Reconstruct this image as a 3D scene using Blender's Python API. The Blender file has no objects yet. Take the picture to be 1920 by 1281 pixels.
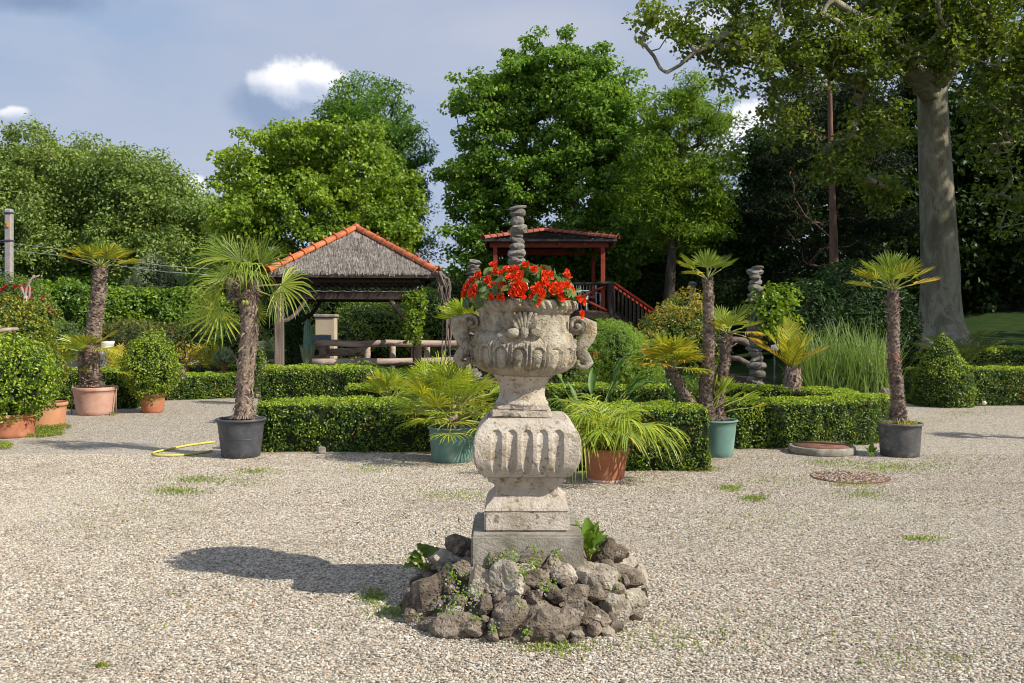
import bpy, bmesh, math, random
import numpy as np
from mathutils import Vector, Matrix, noise
R = math.radians
scene = bpy.context.scene
COL = scene.collection
rng = np.random.default_rng(7)
random.seed(7)

# ------------------------------------------------------------------ camera, sky, sun
CAMZ, F, HOR = 1.5, 1750.0, 600.0
cam = bpy.data.cameras.new('camera'); camo = bpy.data.objects.new('camera', cam); COL.objects.link(camo)
camo.location = (0, 0, CAMZ); camo.rotation_euler = (R(90), 0, 0)
cam.sensor_width = 36; cam.lens = F / 1920 * 36; cam.shift_y = -(640.5 - HOR) / 1920
cam.clip_start = .05; cam.clip_end = 3000
scene.camera = camo
SUN_EL, SUN_AZ = R(38.5), R(116)            # azimuth clockwise from +Y
to_sun = Vector((math.sin(SUN_AZ) * math.cos(SUN_EL), math.cos(SUN_AZ) * math.cos(SUN_EL), math.sin(SUN_EL)))
sun = bpy.data.lights.new('sun', 'SUN'); suno = bpy.data.objects.new('sun', sun); COL.objects.link(suno)
sun.energy = 5.0; sun.angle = R(.5); sun.color = (1, .93, .82)
suno.rotation_euler = to_sun.to_track_quat('Z', 'Y').to_euler(); suno.location = (20, -10, 20)
scene.view_settings.view_transform = 'Standard'; scene.view_settings.look = 'None'
scene.view_settings.exposure = 0.22; scene.view_settings.gamma = 1
scene.view_settings.use_curve_mapping = False
scene.render.engine = 'CYCLES'
cy = scene.cycles
cy.max_bounces = 6; cy.diffuse_bounces = 2; cy.glossy_bounces = 2; cy.transmission_bounces = 4; cy.transparent_max_bounces = 4
cy.filter_width = 1.05; cy.use_denoising = True; cy.sample_clamp_indirect = 6; cy.use_adaptive_sampling = True; cy.adaptive_threshold = 0.01

def P(px, py, Y): return Vector(((px - 960) * Y / F, Y, CAMZ - (py - HOR) * Y / F))
def G(px, py, z=0.0):
    Y = F * (CAMZ - z) / (py - HOR); return Vector(((px - 960) * Y / F, Y, z))

class NT:
    """small helper for node trees"""
    def __init__(s, tree): s.t = tree; s.t.nodes.clear()
    def n(s, typ, **kw):
        nd = s.t.nodes.new(typ); ins = kw.pop('ins', {})
        for k, v in kw.items(): setattr(nd, k, v)
        for k, v in ins.items():
            if isinstance(v, bpy.types.NodeSocket): s.t.links.new(v, nd.inputs[k])
            else: nd.inputs[k].default_value = v
        return nd
    def link(s, a, b): s.t.links.new(a, b)
    def math(s, op, a, b=0.0, c=None, clamp=False):
        nd = s.t.nodes.new('ShaderNodeMath'); nd.operation = op; nd.use_clamp = clamp
        for i, v in enumerate((a, b) if c is None else (a, b, c)):
            if isinstance(v, bpy.types.NodeSocket): s.t.links.new(v, nd.inputs[i])
            else: nd.inputs[i].default_value = v
        return nd.outputs[0]
    def mix(s, fac, a, b, mode='MIX'):
        nd = s.t.nodes.new('ShaderNodeMix'); nd.data_type = 'RGBA'; nd.blend_type = mode
        for i, v in ((0, fac), (6, a), (7, b)):
            if isinstance(v, bpy.types.NodeSocket): s.t.links.new(v, nd.inputs[i])
            else: nd.inputs[i].default_value = v if i == 0 else (*v[:3], 1)
        return nd.outputs[2]
    def ramp(s, fac, stops):
        nd = s.t.nodes.new('ShaderNodeValToRGB'); e = nd.color_ramp.elements
        while len(e) < len(stops): e.new(.5)
        for k, (p, c) in enumerate(stops):
            e[k].position = p; e[k].color = (*c, 1) if not isinstance(c, float) else (c, c, c, 1)
        s.t.links.new(fac, nd.inputs[0]); return nd.outputs[0]
    def noise(s, vec, scale, detail=4, rough=.55, dist=0.0):
        nd = s.n('ShaderNodeTexNoise'); nd.inputs['Scale'].default_value = scale
        nd.inputs['Detail'].default_value = detail; nd.inputs['Roughness'].default_value = rough
        nd.inputs['Distortion'].default_value = dist
        if vec is not None: s.link(vec, nd.inputs['Vector'])
        return nd.outputs['Fac']
    def smooth(s, x, a, b):
        nd = s.t.nodes.new('ShaderNodeMapRange'); nd.interpolation_type = 'SMOOTHSTEP'
        s.link(x, nd.inputs[0]); nd.inputs[1].default_value = a; nd.inputs[2].default_value = b
        return nd.outputs[0]

def build_world():
    w = bpy.data.worlds.new('World'); scene.world = w; w.use_nodes = True
    N = NT(w.node_tree)
    sky = N.n('ShaderNodeTexSky', sky_type='NISHITA', sun_disc=False, sun_elevation=SUN_EL, sun_rotation=SUN_AZ,
              air_density=1.0, dust_density=2.0, ozone_density=1.5)
    bg1 = N.n('ShaderNodeBackground', ins={'Color': sky.outputs[0], 'Strength': .10})
    tc = N.n('ShaderNodeTexCoord'); g = tc.outputs['Generated']
    sep = N.n('ShaderNodeSeparateXYZ', ins={0: g})
    x, y, z = sep.outputs
    ys = N.math('MAXIMUM', y, .05)
    u = N.math('DIVIDE', x, ys); v = N.math('DIVIDE', z, ys)
    mp = N.n('ShaderNodeMapping', ins={'Vector': g}); mp.inputs['Scale'].default_value = (1, 1, 2.6)
    n1 = N.noise(mp.outputs[0], 2.3, 5, .5, .3)
    n2 = N.noise(mp.outputs[0], 6.0, 5, .55, .2)
    # high thin veil: grey lilac streaks on blue
    n3 = N.noise(mp.outputs[0], 1.1, 6, .55, .6)
    veil = N.mix(N.smooth(n1, .34, .66), (.31, .42, .61), (.47, .51, .63))
    veil = N.mix(N.math('MULTIPLY', N.smooth(n3, .42, .62), .45), veil, (.39, .45, .59))
    veil = N.mix(N.math('MULTIPLY', N.smooth(n2, .46, .70), .35), veil, (.50, .53, .64))
    # denser dark cloud patch, upper left
    def blob(cu, cv, ru, rv, amp, sc=9.0, a=1.15, b=.55, seed=0.0):
        mpp = N.n('ShaderNodeMapping', ins={'Vector': g}); mpp.inputs['Location'].default_value = (seed, seed * .7, 0)
        nn = N.noise(mpp.outputs[0], sc, 7, .6)
        du = N.math('DIVIDE', N.math('SUBTRACT', u, cu), ru); dv = N.math('DIVIDE', N.math('SUBTRACT', v, cv), rv)
        d = N.math('SQRT', N.math('ADD', N.math('MULTIPLY', du, du), N.math('MULTIPLY', dv, dv)))
        d = N.math('ADD', d, N.math('MULTIPLY', N.math('SUBTRACT', nn, .5), amp))
        m = N.smooth(N.math('SUBTRACT', 0, d), -a, -b)
        return N.math('MULTIPLY', m, N.math('GREATER_THAN', y, .05)), nn
    def pos(px, py): return (px - 960) / F, (HOR - py) / F
    cu, cv = pos(70, 2); m, nn = blob(cu, cv, .10, .022, 1.6, 12, 1.2, .3)
    veil = N.mix(N.math('MULTIPLY', m, .8), veil, (.20, .27, .42))
    cu, cv = pos(1010, 60); m, nn = blob(cu, cv, .10, .035, 1.6, 9, 1.3, .1, 3.0)
    veil = N.mix(N.math('MULTIPLY', m, .55), veil, (.56, .57, .66))
    # blue-grey shade side of the cumulus, then its bright head
    cu, cv = pos(505, 190); m, nn = blob(cu, cv, .045, .03, 1.5, 14, 1.35, .5, 5.0)
    veil = N.mix(N.math('MULTIPLY', m, .8), veil, (.235, .31, .47))
    for (px, py, ru, rv, s_, amt) in ((548, 150, .040, .027, 1.0, 1.0), (600, 150, .028, .020, 2.0, .95), (500, 150, .022, .014, 9.0, .6),
                                 (1410, 230, .030, .022, 4.0, .9), (1395, 262, .035, .016, 7.0, .7), (20, 212, .018, .008, 6.0, .7), (368, 352, .012, .012, 8.0, .8),
                                 (1350, 300, .05, .02, 11.0, .6), (1310, 60, .06, .03, 12.0, .4)):
        cu, cv = pos(px, py); m, nn = blob(cu, cv, ru, rv, 2.1, 26, 1.25, .62, s_)
        shade = N.smooth(N.math('ADD', N.math('MULTIPLY', N.math('SUBTRACT', v, cv), 1.0 / rv * .5), nn), .05, .75)
        colr = N.mix(shade, (.52, .58, .72), (1.12, 1.10, 1.08))
        veil = N.mix(N.math('MULTIPLY', m, amt), veil, colr)
    # paler towards the horizon
    hz = N.smooth(N.math('SUBTRACT', .22, z), 0.0, .22)
    veil = N.mix(N.math('MULTIPLY', hz, .35), veil, (.50, .56, .68))
    bg2 = N.n('ShaderNodeBackground', ins={'Color': veil, 'Strength': 1.0})
    ms = N.n('ShaderNodeMixShader', ins={0: .85, 1: bg1.outputs[0], 2: bg2.outputs[0]})
    out = N.n('ShaderNodeOutputWorld', ins={0: ms.outputs[0]})
build_world()

# ------------------------------------------------------------------ tagging
def tag(o, label=None, cat=None, group=None, kind=None):
    if label: o['label'] = label
    if cat: o['category'] = cat
    if group: o['group'] = group
    if kind: o['kind'] = kind
    return o
def empty(name, loc, label, cat, group=None, rz=0.0):
    o = bpy.data.objects.new(name, None); COL.objects.link(o); o.location = loc; o.rotation_euler = (0, 0, rz)
    o.empty_display_size = .1
    return tag(o, label, cat, group)
def link(name, me, parent=None, loc=(0, 0, 0), rot=None, scale=None):
    o = bpy.data.objects.new(name, me); COL.objects.link(o); o.parent = parent; o.location = loc
    if rot is not None: o.rotation_euler = rot
    if scale is not None: o.scale = scale if hasattr(scale, '__len__') else (scale,) * 3
    return o

# ------------------------------------------------------------------ materials
def new_mat(name):
    m = bpy.data.materials.new(name); m.use_nodes = True; return m, NT(m.node_tree)
def surf(name, stops, scale=8, detail=6, rough=.8, bump=.3, bscale=40, dist=.3, spec=.3, spots=None, metallic=0.0, stretch=None, pits=None, per_obj=0.0, island=0.0, nrough=.62):
    """noise-coloured surface. spots=(scale, lo, hi, colour, amount); pits=(voronoi scale, strength)"""
    m, N = new_mat(name)
    tc = N.n('ShaderNodeTexCoord'); vec = tc.outputs['Object']
    oi = N.n('ShaderNodeObjectInfo')
    vv = N.n('ShaderNodeVectorMath', operation='ADD', ins={0: vec})
    cm = N.n('ShaderNodeCombineXYZ', ins={0: N.math('MULTIPLY', oi.outputs['Random'], 37.0), 1: N.math('MULTIPLY', oi.outputs['Random'], 11.0)})
    N.link(cm.outputs[0], vv.inputs[1]); vec = vv.outputs[0]
    if stretch:
        mp = N.n('ShaderNodeMapping', ins={'Vector': vec}); mp.inputs['Scale'].default_value = stretch; vec = mp.outputs[0]
    col = N.ramp(N.noise(vec, scale, detail, nrough, dist), stops)
    if spots:
        for (sc, lo, hi, c, a) in spots:
            col = N.mix(N.math('MULTIPLY', N.smooth(N.noise(vec, sc, 6, .65, .4), lo, hi), a), col, c)
    if per_obj: col = N.mix(1.0, col, N.ramp(oi.outputs['Random'], [(0, (1 - per_obj,) * 3), (1, (1 + per_obj, 1 + per_obj * .95, 1 + per_obj * .9))]), 'MULTIPLY')
    if island:
        gm = N.n('ShaderNodeNewGeometry')
        col = N.mix(1.0, col, N.ramp(gm.outputs['Random Per Island'], [(0, (1 - island,) * 3), (1, (1 + island,) * 3)]), 'MULTIPLY')
    h = N.noise(vec, bscale, 8, .7)
    if pits:
        vo = N.n('ShaderNodeTexVoronoi', ins={'Vector': vec, 'Scale': pits[0]})
        h = N.math('ADD', h, N.math('MULTIPLY', N.smooth(vo.outputs['Distance'], 0, .45), pits[1]))
    b = N.n('ShaderNodeBump', ins={'Height': h, 'Strength': bump, 'Distance': .02})
    p = N.n('ShaderNodeBsdfPrincipled', ins={'Base Color': col, 'Roughness': rough, 'Normal': b.outputs[0], 'Metallic': metallic, 'Specular IOR Level': spec})
    N.n('ShaderNodeOutputMaterial', ins={0: p.outputs[0]})
    return m
def leafm(name, stops, transl=.35, rough=.45, spec=.35, tcol=1.5, patch=.35, pscale=.6, gain=1.45):
    k_ = gain * np.array([1.08, 1.0, .85]); stops = [(p_, tuple(float(min(.85, c_)) for c_ in np.array(col_) * k_)) for p_, col_ in stops]
    m, N = new_mat(name)
    gm = N.n('ShaderNodeNewGeometry'); tc = N.n('ShaderNodeTexCoord')
    pn = N.noise(tc.outputs['Object'], pscale, 3, .5)
    f = N.math('ADD', N.math('MULTIPLY', gm.outputs['Random Per Island'], 1 - patch), N.math('MULTIPLY', N.smooth(pn, .3, .7), patch))
    col = N.ramp(f, stops)
    p = N.n('ShaderNodeBsdfPrincipled', ins={'Base Color': col, 'Roughness': rough, 'Specular IOR Level': spec})
    tcn = N.mix(1.0, col, (tcol, tcol * .95, tcol * .45), 'MULTIPLY')
    t = N.n('ShaderNodeBsdfTranslucent', ins={'Color': tcn})
    ms = N.n('ShaderNodeMixShader', ins={0: transl, 1: p.outputs[0], 2: t.outputs[0]})
    N.n('ShaderNodeOutputMaterial', ins={0: ms.outputs[0]})
    return m
M = {}
M['soil'] = surf('soil', [(.3, (.035, .024, .015)), (.7, (.10, .072, .048))], 20, rough=.95, bump=.8, bscale=60)
M['mulch'] = surf('mulch', [(.3, (.08, .045, .025)), (.7, (.22, .14, .085))], 60, rough=.95, bump=.9, bscale=90)
STONE = [(.25, (.24, .205, .145)), (.42, (.43, .375, .275)), (.58, (.55, .49, .375)), (.8, (.68, .625, .51))]
M['stone'] = surf('carved_stone', STONE, 12, 10, .9, 1.0, 75, spots=[(14, .50, .66, (.12, .11, .085), .7), (6, .54, .64, (.36, .24, .075), .7), (45, .58, .7, (.58, .54, .46), .5)], pits=(70, .35))
M['stone_pale'] = surf('pale_stone', [(.25, (.38, .315, .24)), (.45, (.58, .505, .405)), (.7, (.74, .67, .565))], 9, 10, .85, .9, 80,
                       spots=[(16, .55, .61, (.34, .26, .15), .6), (5, .57, .7, (.46, .36, .29), .4), (34, .58, .64, (.10, .08, .06), .65), (22, .60, .66, (.64, .60, .53), .6)], pits=(50, .15))
M['concrete'] = surf('old_concrete', [(.3, (.20, .18, .14)), (.5, (.34, .31, .25)), (.72, (.50, .46, .39))], 8, 10, .92, .9, 80, spots=[(6, .5, .7, (.15, .16, .09), .5)])
M['rock'] = surf('tufa_rock', [(.28, (.055, .042, .032)), (.45, (.16, .125, .095)), (.56, (.28, .23, .175)), (.68, (.46, .41, .33))], 9, 10, .95, 1.0, 50, pits=(60, .45), per_obj=.35, nrough=.72,
                 spots=[(12, .55, .7, (.07, .05, .035), .6)])
M['rock_light'] = surf('light_rock', [(.25, (.17, .14, .10)), (.45, (.40, .345, .265)), (.65, (.64, .585, .485))], 9, 10, .92, 1.0, 50, pits=(60, .35), per_obj=.15, nrough=.7,
                       spots=[(11, .58, .7, (.14, .10, .07), .6)])
M['rock_mid'] = surf('grey_brown_rock', [(.25, (.07, .055, .04)), (.45, (.20, .16, .12)), (.6, (.35, .295, .225)), (.75, (.53, .47, .38))], 10, 10, .94, 1.0, 55, pits=(60, .45), per_obj=.25, nrough=.72, spots=[(12, .55, .66, (.06, .045, .03), .6)])
M['rock_grey'] = surf('grey_rock', [(.25, (.10, .09, .08)), (.5, (.26, .24, .21)), (.75, (.46, .43, .38))], 9, 9, .92, .9, 40, pits=(22, .6), per_obj=.25)
M['terracotta'] = surf('terracotta', [(.3, (.34, .12, .06)), (.7, (.49, .20, .11))], 6, rough=.8, bump=.15, bscale=60, spots=[(7, .55, .72, (.52, .33, .23), .5), (14, .6, .7, (.22, .10, .06), .5)])
M['terracotta_pale'] = surf('faded_terracotta', [(.3, (.46, .25, .19)), (.7, (.58, .37, .29))], 5, rough=.8, bump=.08, bscale=60, spots=[(7, .6, .7, (.40, .18, .12), .6)])
M['lime'] = surf('lime_scale', [(.3, (.50, .33, .26)), (.7, (.60, .46, .38))], 9, rough=.85, bump=.1)
M['black_plastic'] = surf('black_plastic', [(.3, (.045, .048, .055)), (.7, (.085, .088, .098))], 9, rough=.5, bump=.12, bscale=120, spec=.5, spots=[(4, .52, .72, (.17, .16, .145), .6), (20, .58, .68, (.20, .18, .15), .4)])
M['old_black'] = surf('dusty_black_plastic', [(.3, (.05, .05, .052)), (.7, (.15, .145, .14))], 8, rough=.65, bump=.25, bscale=60, spots=[(9, .52, .66, (.26, .245, .22), .6)])
M['green_plastic'] = surf('green_plastic', [(.3, (.10, .20, .165)), (.7, (.17, .30, .25))], 5, rough=.6, bump=.12, bscale=40, spec=.35, spots=[(4, .5, .72, (.31, .40, .34), .7), (16, .58, .7, (.30, .27, .20), .5)], stretch=(1, 1, .5))
M['tile'] = surf('glazed_orange_tile', [(.3, (.42, .10, .03)), (.7, (.60, .18, .06))], 6, rough=.38, bump=.05, spec=.5, per_obj=.18)
M['tile_dark'] = surf('red_brown_tile', [(.3, (.26, .07, .045)), (.7, (.38, .12, .075))], 6, rough=.5, bump=.05, per_obj=.2)
M['thatch'] = surf('grey_reed', [(.3, (.17, .145, .12)), (.7, (.33, .295, .255))], 8, rough=.9, bump=.3, island=.65)
M['thatch_base'] = surf('reed_underlayer', [(.3, (.05, .042, .035)), (.7, (.13, .11, .09))], 30, rough=.95, bump=.5)
M['bitumen'] = surf('dark_roof_felt', [(.3, (.055, .055, .055)), (.7, (.14, .135, .13))], 20, rough=.9, bump=.6, stretch=(1, .3, 1))
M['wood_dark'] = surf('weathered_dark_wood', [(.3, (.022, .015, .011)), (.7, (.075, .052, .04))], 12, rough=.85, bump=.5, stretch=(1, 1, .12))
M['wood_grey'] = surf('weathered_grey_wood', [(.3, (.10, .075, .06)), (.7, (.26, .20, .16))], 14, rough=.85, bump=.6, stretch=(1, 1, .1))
M['log'] = surf('peeled_log', [(.3, (.24, .165, .12)), (.5, (.46, .35, .28)), (.75, (.60, .50, .42))], 10, rough=.85, bump=.5, stretch=(.2, 1, 1), spots=[(8, .56, .64, (.07, .045, .03), .8)])
M['red_wood'] = surf('red_painted_wood', [(.3, (.22, .035, .018)), (.7, (.36, .065, .03))], 8, rough=.6, bump=.15)
M['red_rail'] = surf('bright_red_rail', [(.3, (.50, .05, .02)), (.7, (.66, .09, .03))], 8, rough=.5, bump=.1)
M['bark_plane'] = surf('plane_bark', [(.32, (.13, .125, .08)), (.44, (.21, .20, .135)), (.50, (.29, .275, .195)), (.55, (.31, .295, .21)), (.59, (.21, .18, .13)), (.65, (.25, .23, .165)), (.70, (.36, .34, .25)), (.8, (.42, .40, .30))], 1.5, 6, .85, .8, 14,
                       stretch=(1.3, 1.3, .55), dist=.5, spots=[(5.5, .56, .62, (.14, .10, .07), .6), (3.2, .56, .66, (.17, .20, .10), .45), (20, .58, .66, (.09, .075, .06), .4)])
M['bark'] = surf('dark_bark', [(.3, (.035, .028, .022)), (.7, (.11, .09, .07))], 6, rough=.95, bump=.7, bscale=15, stretch=(1, 1, .25))
M['bark_grey'] = surf('grey_bark', [(.3, (.12, .105, .085)), (.7, (.27, .24, .20))], 6, rough=.95, bump=.6, bscale=15, stretch=(1, 1, .25))
M['bark_pine'] = surf('reddish_pine_bark', [(.3, (.10, .055, .04)), (.7, (.26, .155, .115))], 5, rough=.95, bump=.8, bscale=18, stretch=(1, 1, .4))
M['deadwood'] = surf('bare_pale_wood', [(.3, (.25, .19, .15)), (.7, (.46, .38, .32))], 12, rough=.85, bump=.5, stretch=(1, 1, .2))
M['palm_trunk'] = surf('palm_trunk', [(.3, (.08, .055, .042)), (.5, (.22, .165, .13)), (.75, (.42, .35, .29))], 30, 8, .95, .9, 40, island=.4, spots=[(5, .58, .66, (.26, .09, .055), .55)])
M['palm_fibre'] = surf('palm_fibre', [(.3, (.10, .07, .05)), (.5, (.25, .185, .14)), (.72, (.48, .39, .31))], 40, 8, .95, .8, 40, island=.5)
M['petiole'] = surf('petiole', [(.3, (.20, .24, .05)), (.7, (.36, .36, .10))], 10, rough=.5, bump=.1)
M['white_stone'] = surf('white_painted_stone', [(.3, (.55, .54, .52)), (.7, (.78, .77, .74))], 10, rough=.8, bump=.25, spots=[(9, .6, .7, (.30, .28, .24), .6)])
M['plaster'] = surf('old_plaster', [(.3, (.40, .36, .31)), (.7, (.60, .56, .50))], 4, rough=.9, bump=.4, spots=[(5, .55, .7, (.25, .22, .18), .6)])
M['cream'] = surf('cream_plaster', [(.3, (.42, .34, .23)), (.7, (.55, .46, .33))], 4, rough=.9, bump=.3)
M['blue_grey'] = surf('blue_grey_metal', [(.3, (.18, .26, .32)), (.7, (.30, .39, .45))], 6, rough=.5)
M['pole'] = surf('concrete_pole', [(.3, (.27, .245, .235)), (.7, (.42, .39, .37))], 6, rough=.9, bump=.3)
M['orange_mark'] = surf('orange_plate', [(.3, (.70, .30, .02)), (.7, (.80, .38, .03))], 4, rough=.5)
M['metal'] = surf('dark_metal', [(.3, (.07, .07, .075)), (.7, (.15, .15, .16))], 8, rough=.5, metallic=.6)
M['rust'] = surf('rusty_iron', [(.3, (.10, .045, .028)), (.55, (.24, .115, .075)), (.8, (.34, .20, .15))], 14, 8, .9, .6, 60, island=0)
M['hose'] = surf('yellow_hose', [(.3, (.55, .48, .08)), (.7, (.68, .60, .14))], 8, rough=.5, bump=.05)
M['white_frame'] = surf('white_frame', [(.3, (.60, .63, .68)), (.7, (.75, .78, .82))], 8, rough=.5, bump=.02)
M['seat_dark'] = surf('dark_seat', [(.3, (.03, .035, .045)), (.7, (.06, .065, .08))], 8, rough=.7)
M['cable'] = surf('grey_cable', [(.3, (.30, .32, .34)), (.7, (.42, .44, .46))], 8, rough=.5)
M['wood_stick'] = surf('thin_stick', [(.3, (.20, .13, .08)), (.7, (.38, .27, .18))], 20, rough=.85)
# foliage
M['box'] = leafm('box_leaf', [(0, (.018, .05, .008)), (.5, (.055, .125, .015)), (.8, (.14, .23, .025)), (1, (.30, .36, .05))], .3, .38, .5, pscale=3, gain=1.05)  # base colour darkened so hedge sides read as shaded
M['box_young_lit'] = leafm('box_leaf_young_lit', [(0, (.11, .19, .02)), (.5, (.19, .28, .025)), (1, (.30, .36, .045))], .35, .4, .5, pscale=3, gain=1.75)  # young growth, brightened further so hedge tops read as sunlit
M['box_dry'] = leafm('dry_box_leaf', [(0, (.14, .08, .025)), (1, (.30, .20, .07))], .2, .6, .2, gain=1.0)
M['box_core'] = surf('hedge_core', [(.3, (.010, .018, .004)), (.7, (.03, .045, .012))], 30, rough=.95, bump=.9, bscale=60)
M['box_gold'] = leafm('golden_box_leaf', [(0, (.07, .11, .012)), (.5, (.17, .20, .02)), (.85, (.30, .28, .04)), (1, (.36, .22, .05))], .3, .4, .5, pscale=4)
M['lime_leaf'] = leafm('lime_tree_leaf', [(0, (.035, .076, .013)), (.4, (.095, .165, .020)), (.8, (.175, .255, .030)), (1, (.27, .32, .05))], .4, .42, .4, gain=1.8)
M['maple_leaf'] = leafm('maple_leaf', [(0, (.024, .062, .013)), (.4, (.062, .135, .022)), (.8, (.125, .215, .030)), (1, (.20, .28, .045))], .42, .42, .4, gain=1.8)
M['ash_leaf'] = leafm('ash_leaf', [(0, (.025, .07, .014)), (.5, (.06, .14, .02)), (1, (.12, .21, .03))], .4, .42, .35, gain=1.65)
M['poplar_leaf'] = leafm('poplar_leaf', [(0, (.035, .065, .020)), (.4, (.080, .130, .033)), (.8, (.145, .205, .055)), (1, (.23, .28, .10))], .32, .5, .35, gain=1.85)
M['larch_leaf'] = leafm('feathery_leaf', [(0, (.05, .11, .014)), (.5, (.11, .20, .02)), (1, (.18, .27, .035))], .45, .45, .3, gain=1.5)
M['plane_leaf'] = leafm('plane_leaf', [(0, (.035, .065, .010)), (.4, (.075, .125, .016)), (.8, (.13, .19, .025)), (1, (.22, .26, .05))], .42, .42, .4, gain=1.45)
M['fir_leaf'] = leafm('fir_needles', [(0, (.006, .014, .006)), (.5, (.014, .030, .012)), (1, (.035, .055, .020))], .15, .6, .2, gain=1.1)
M['laurel'] = leafm('laurel_leaf', [(0, (.010, .035, .008)), (.5, (.022, .062, .012)), (1, (.05, .105, .02))], .2, .5, .3, gain=1.25)
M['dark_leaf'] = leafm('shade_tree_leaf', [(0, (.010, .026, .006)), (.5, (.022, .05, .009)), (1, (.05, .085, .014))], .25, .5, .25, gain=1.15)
M['ivy'] = leafm('ivy_leaf', [(0, (.025, .07, .010)), (.5, (.06, .135, .015)), (1, (.14, .22, .03))], .3, .38, .5)
M['vine'] = leafm('vine_leaf', [(0, (.07, .14, .015)), (.5, (.14, .23, .02)), (1, (.24, .32, .04))], .4, .42, .4)
M['shrub'] = leafm('shrub_leaf', [(0, (.035, .08, .015)), (.5, (.085, .145, .025)), (.9, (.16, .21, .04)), (1, (.30, .20, .06))], .3, .4, .4)
M['shrub_gold'] = leafm('golden_shrub_leaf', [(0, (.10, .10, .015)), (.5, (.24, .21, .03)), (1, (.42, .32, .07))], .35, .45, .3)
M['shrub_blue'] = leafm('blue_grey_leaf', [(0, (.10, .14, .09)), (.5, (.17, .22, .14)), (1, (.26, .31, .21))], .25, .5, .3)
M['shrub_brown'] = leafm('twiggy_leaf', [(0, (.04, .05, .015)), (.5, (.085, .10, .03)), (1, (.18, .13, .06))], .3, .5, .3)
M['bamboo'] = leafm('bamboo_leaf', [(0, (.08, .16, .025)), (.5, (.15, .26, .045)), (1, (.25, .36, .08))], .4, .42, .4)
M['reed'] = leafm('reed_blade', [(0, (.06, .12, .03)), (.5, (.13, .21, .07)), (.9, (.24, .32, .15)), (1, (.32, .28, .14))], .35, .4, .4, gain=1.5)
M['palm'] = leafm('palm_leaf', [(0, (.07, .125, .02)), (.5, (.14, .205, .03)), (.85, (.26, .30, .05)), (1, (.46, .36, .06))], .3, .42, .4, gain=1.45)
M['palm_yellow'] = leafm('yellow_palm_leaf', [(0, (.11, .14, .018)), (.4, (.22, .25, .025)), (.75, (.38, .36, .04)), (1, (.52, .34, .05))], .35, .35, .5, gain=1.6)
M['palm_lime'] = leafm('bright_fan_leaf', [(0, (.11, .19, .02)), (.5, (.22, .31, .03)), (.9, (.36, .40, .05)), (1, (.48, .40, .06))], .35, .33, .5, gain=1.45)
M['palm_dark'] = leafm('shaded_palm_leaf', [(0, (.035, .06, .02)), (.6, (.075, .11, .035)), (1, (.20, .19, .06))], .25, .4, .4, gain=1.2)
M['palm_gold'] = leafm('golden_palm_leaf', [(0, (.16, .16, .02)), (.4, (.32, .27, .03)), (.75, (.50, .33, .045)), (1, (.55, .24, .04))], .35, .35, .5, gain=1.4)
M['strelitzia'] = leafm('broad_leaf', [(0, (.035, .09, .018)), (.6, (.075, .15, .03)), (1, (.13, .22, .05))], .25, .45, .3)
M['begonia_leaf'] = leafm('begonia_leaf', [(0, (.03, .075, .018)), (.6, (.075, .14, .035)), (1, (.17, .24, .07))], .2, .3, .6, gain=1.3)
M['petal'] = leafm('orange_red_petal', [(0, (.62, .025, .012)), (.55, (.78, .07, .015)), (1, (.88, .19, .03))], .3, .4, .3, tcol=1.0, gain=1.0)
M['petal_red'] = leafm('red_petal', [(0, (.42, .01, .03)), (.7, (.60, .02, .04)), (1, (.55, .03, .22))], .3, .4, .3, tcol=1.0, gain=1.0)
M['petal_lilac'] = leafm('lilac_petal', [(0, (.34, .24, .52)), (1, (.55, .46, .70))], .2, .5, .2, tcol=1.0, gain=1.0)
M['weed'] = leafm('weed', [(0, (.07, .12, .02)), (.6, (.15, .22, .035)), (1, (.28, .30, .06))], .35, .45, .3)
M['dock'] = leafm('dock_leaf', [(0, (.07, .17, .02)), (.6, (.15, .27, .03)), (1, (.24, .36, .05))], .35, .38, .4, gain=1.1)
M['fluff'] = surf('seed_head', [(.3, (.6, .56, .48)), (.7, (.75, .72, .66))], 30, rough=.95)
M['cactus'] = surf('blue_cactus', [(.3, (.10, .20, .15)), (.7, (.20, .32, .25))], 10, rough=.6)

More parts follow.
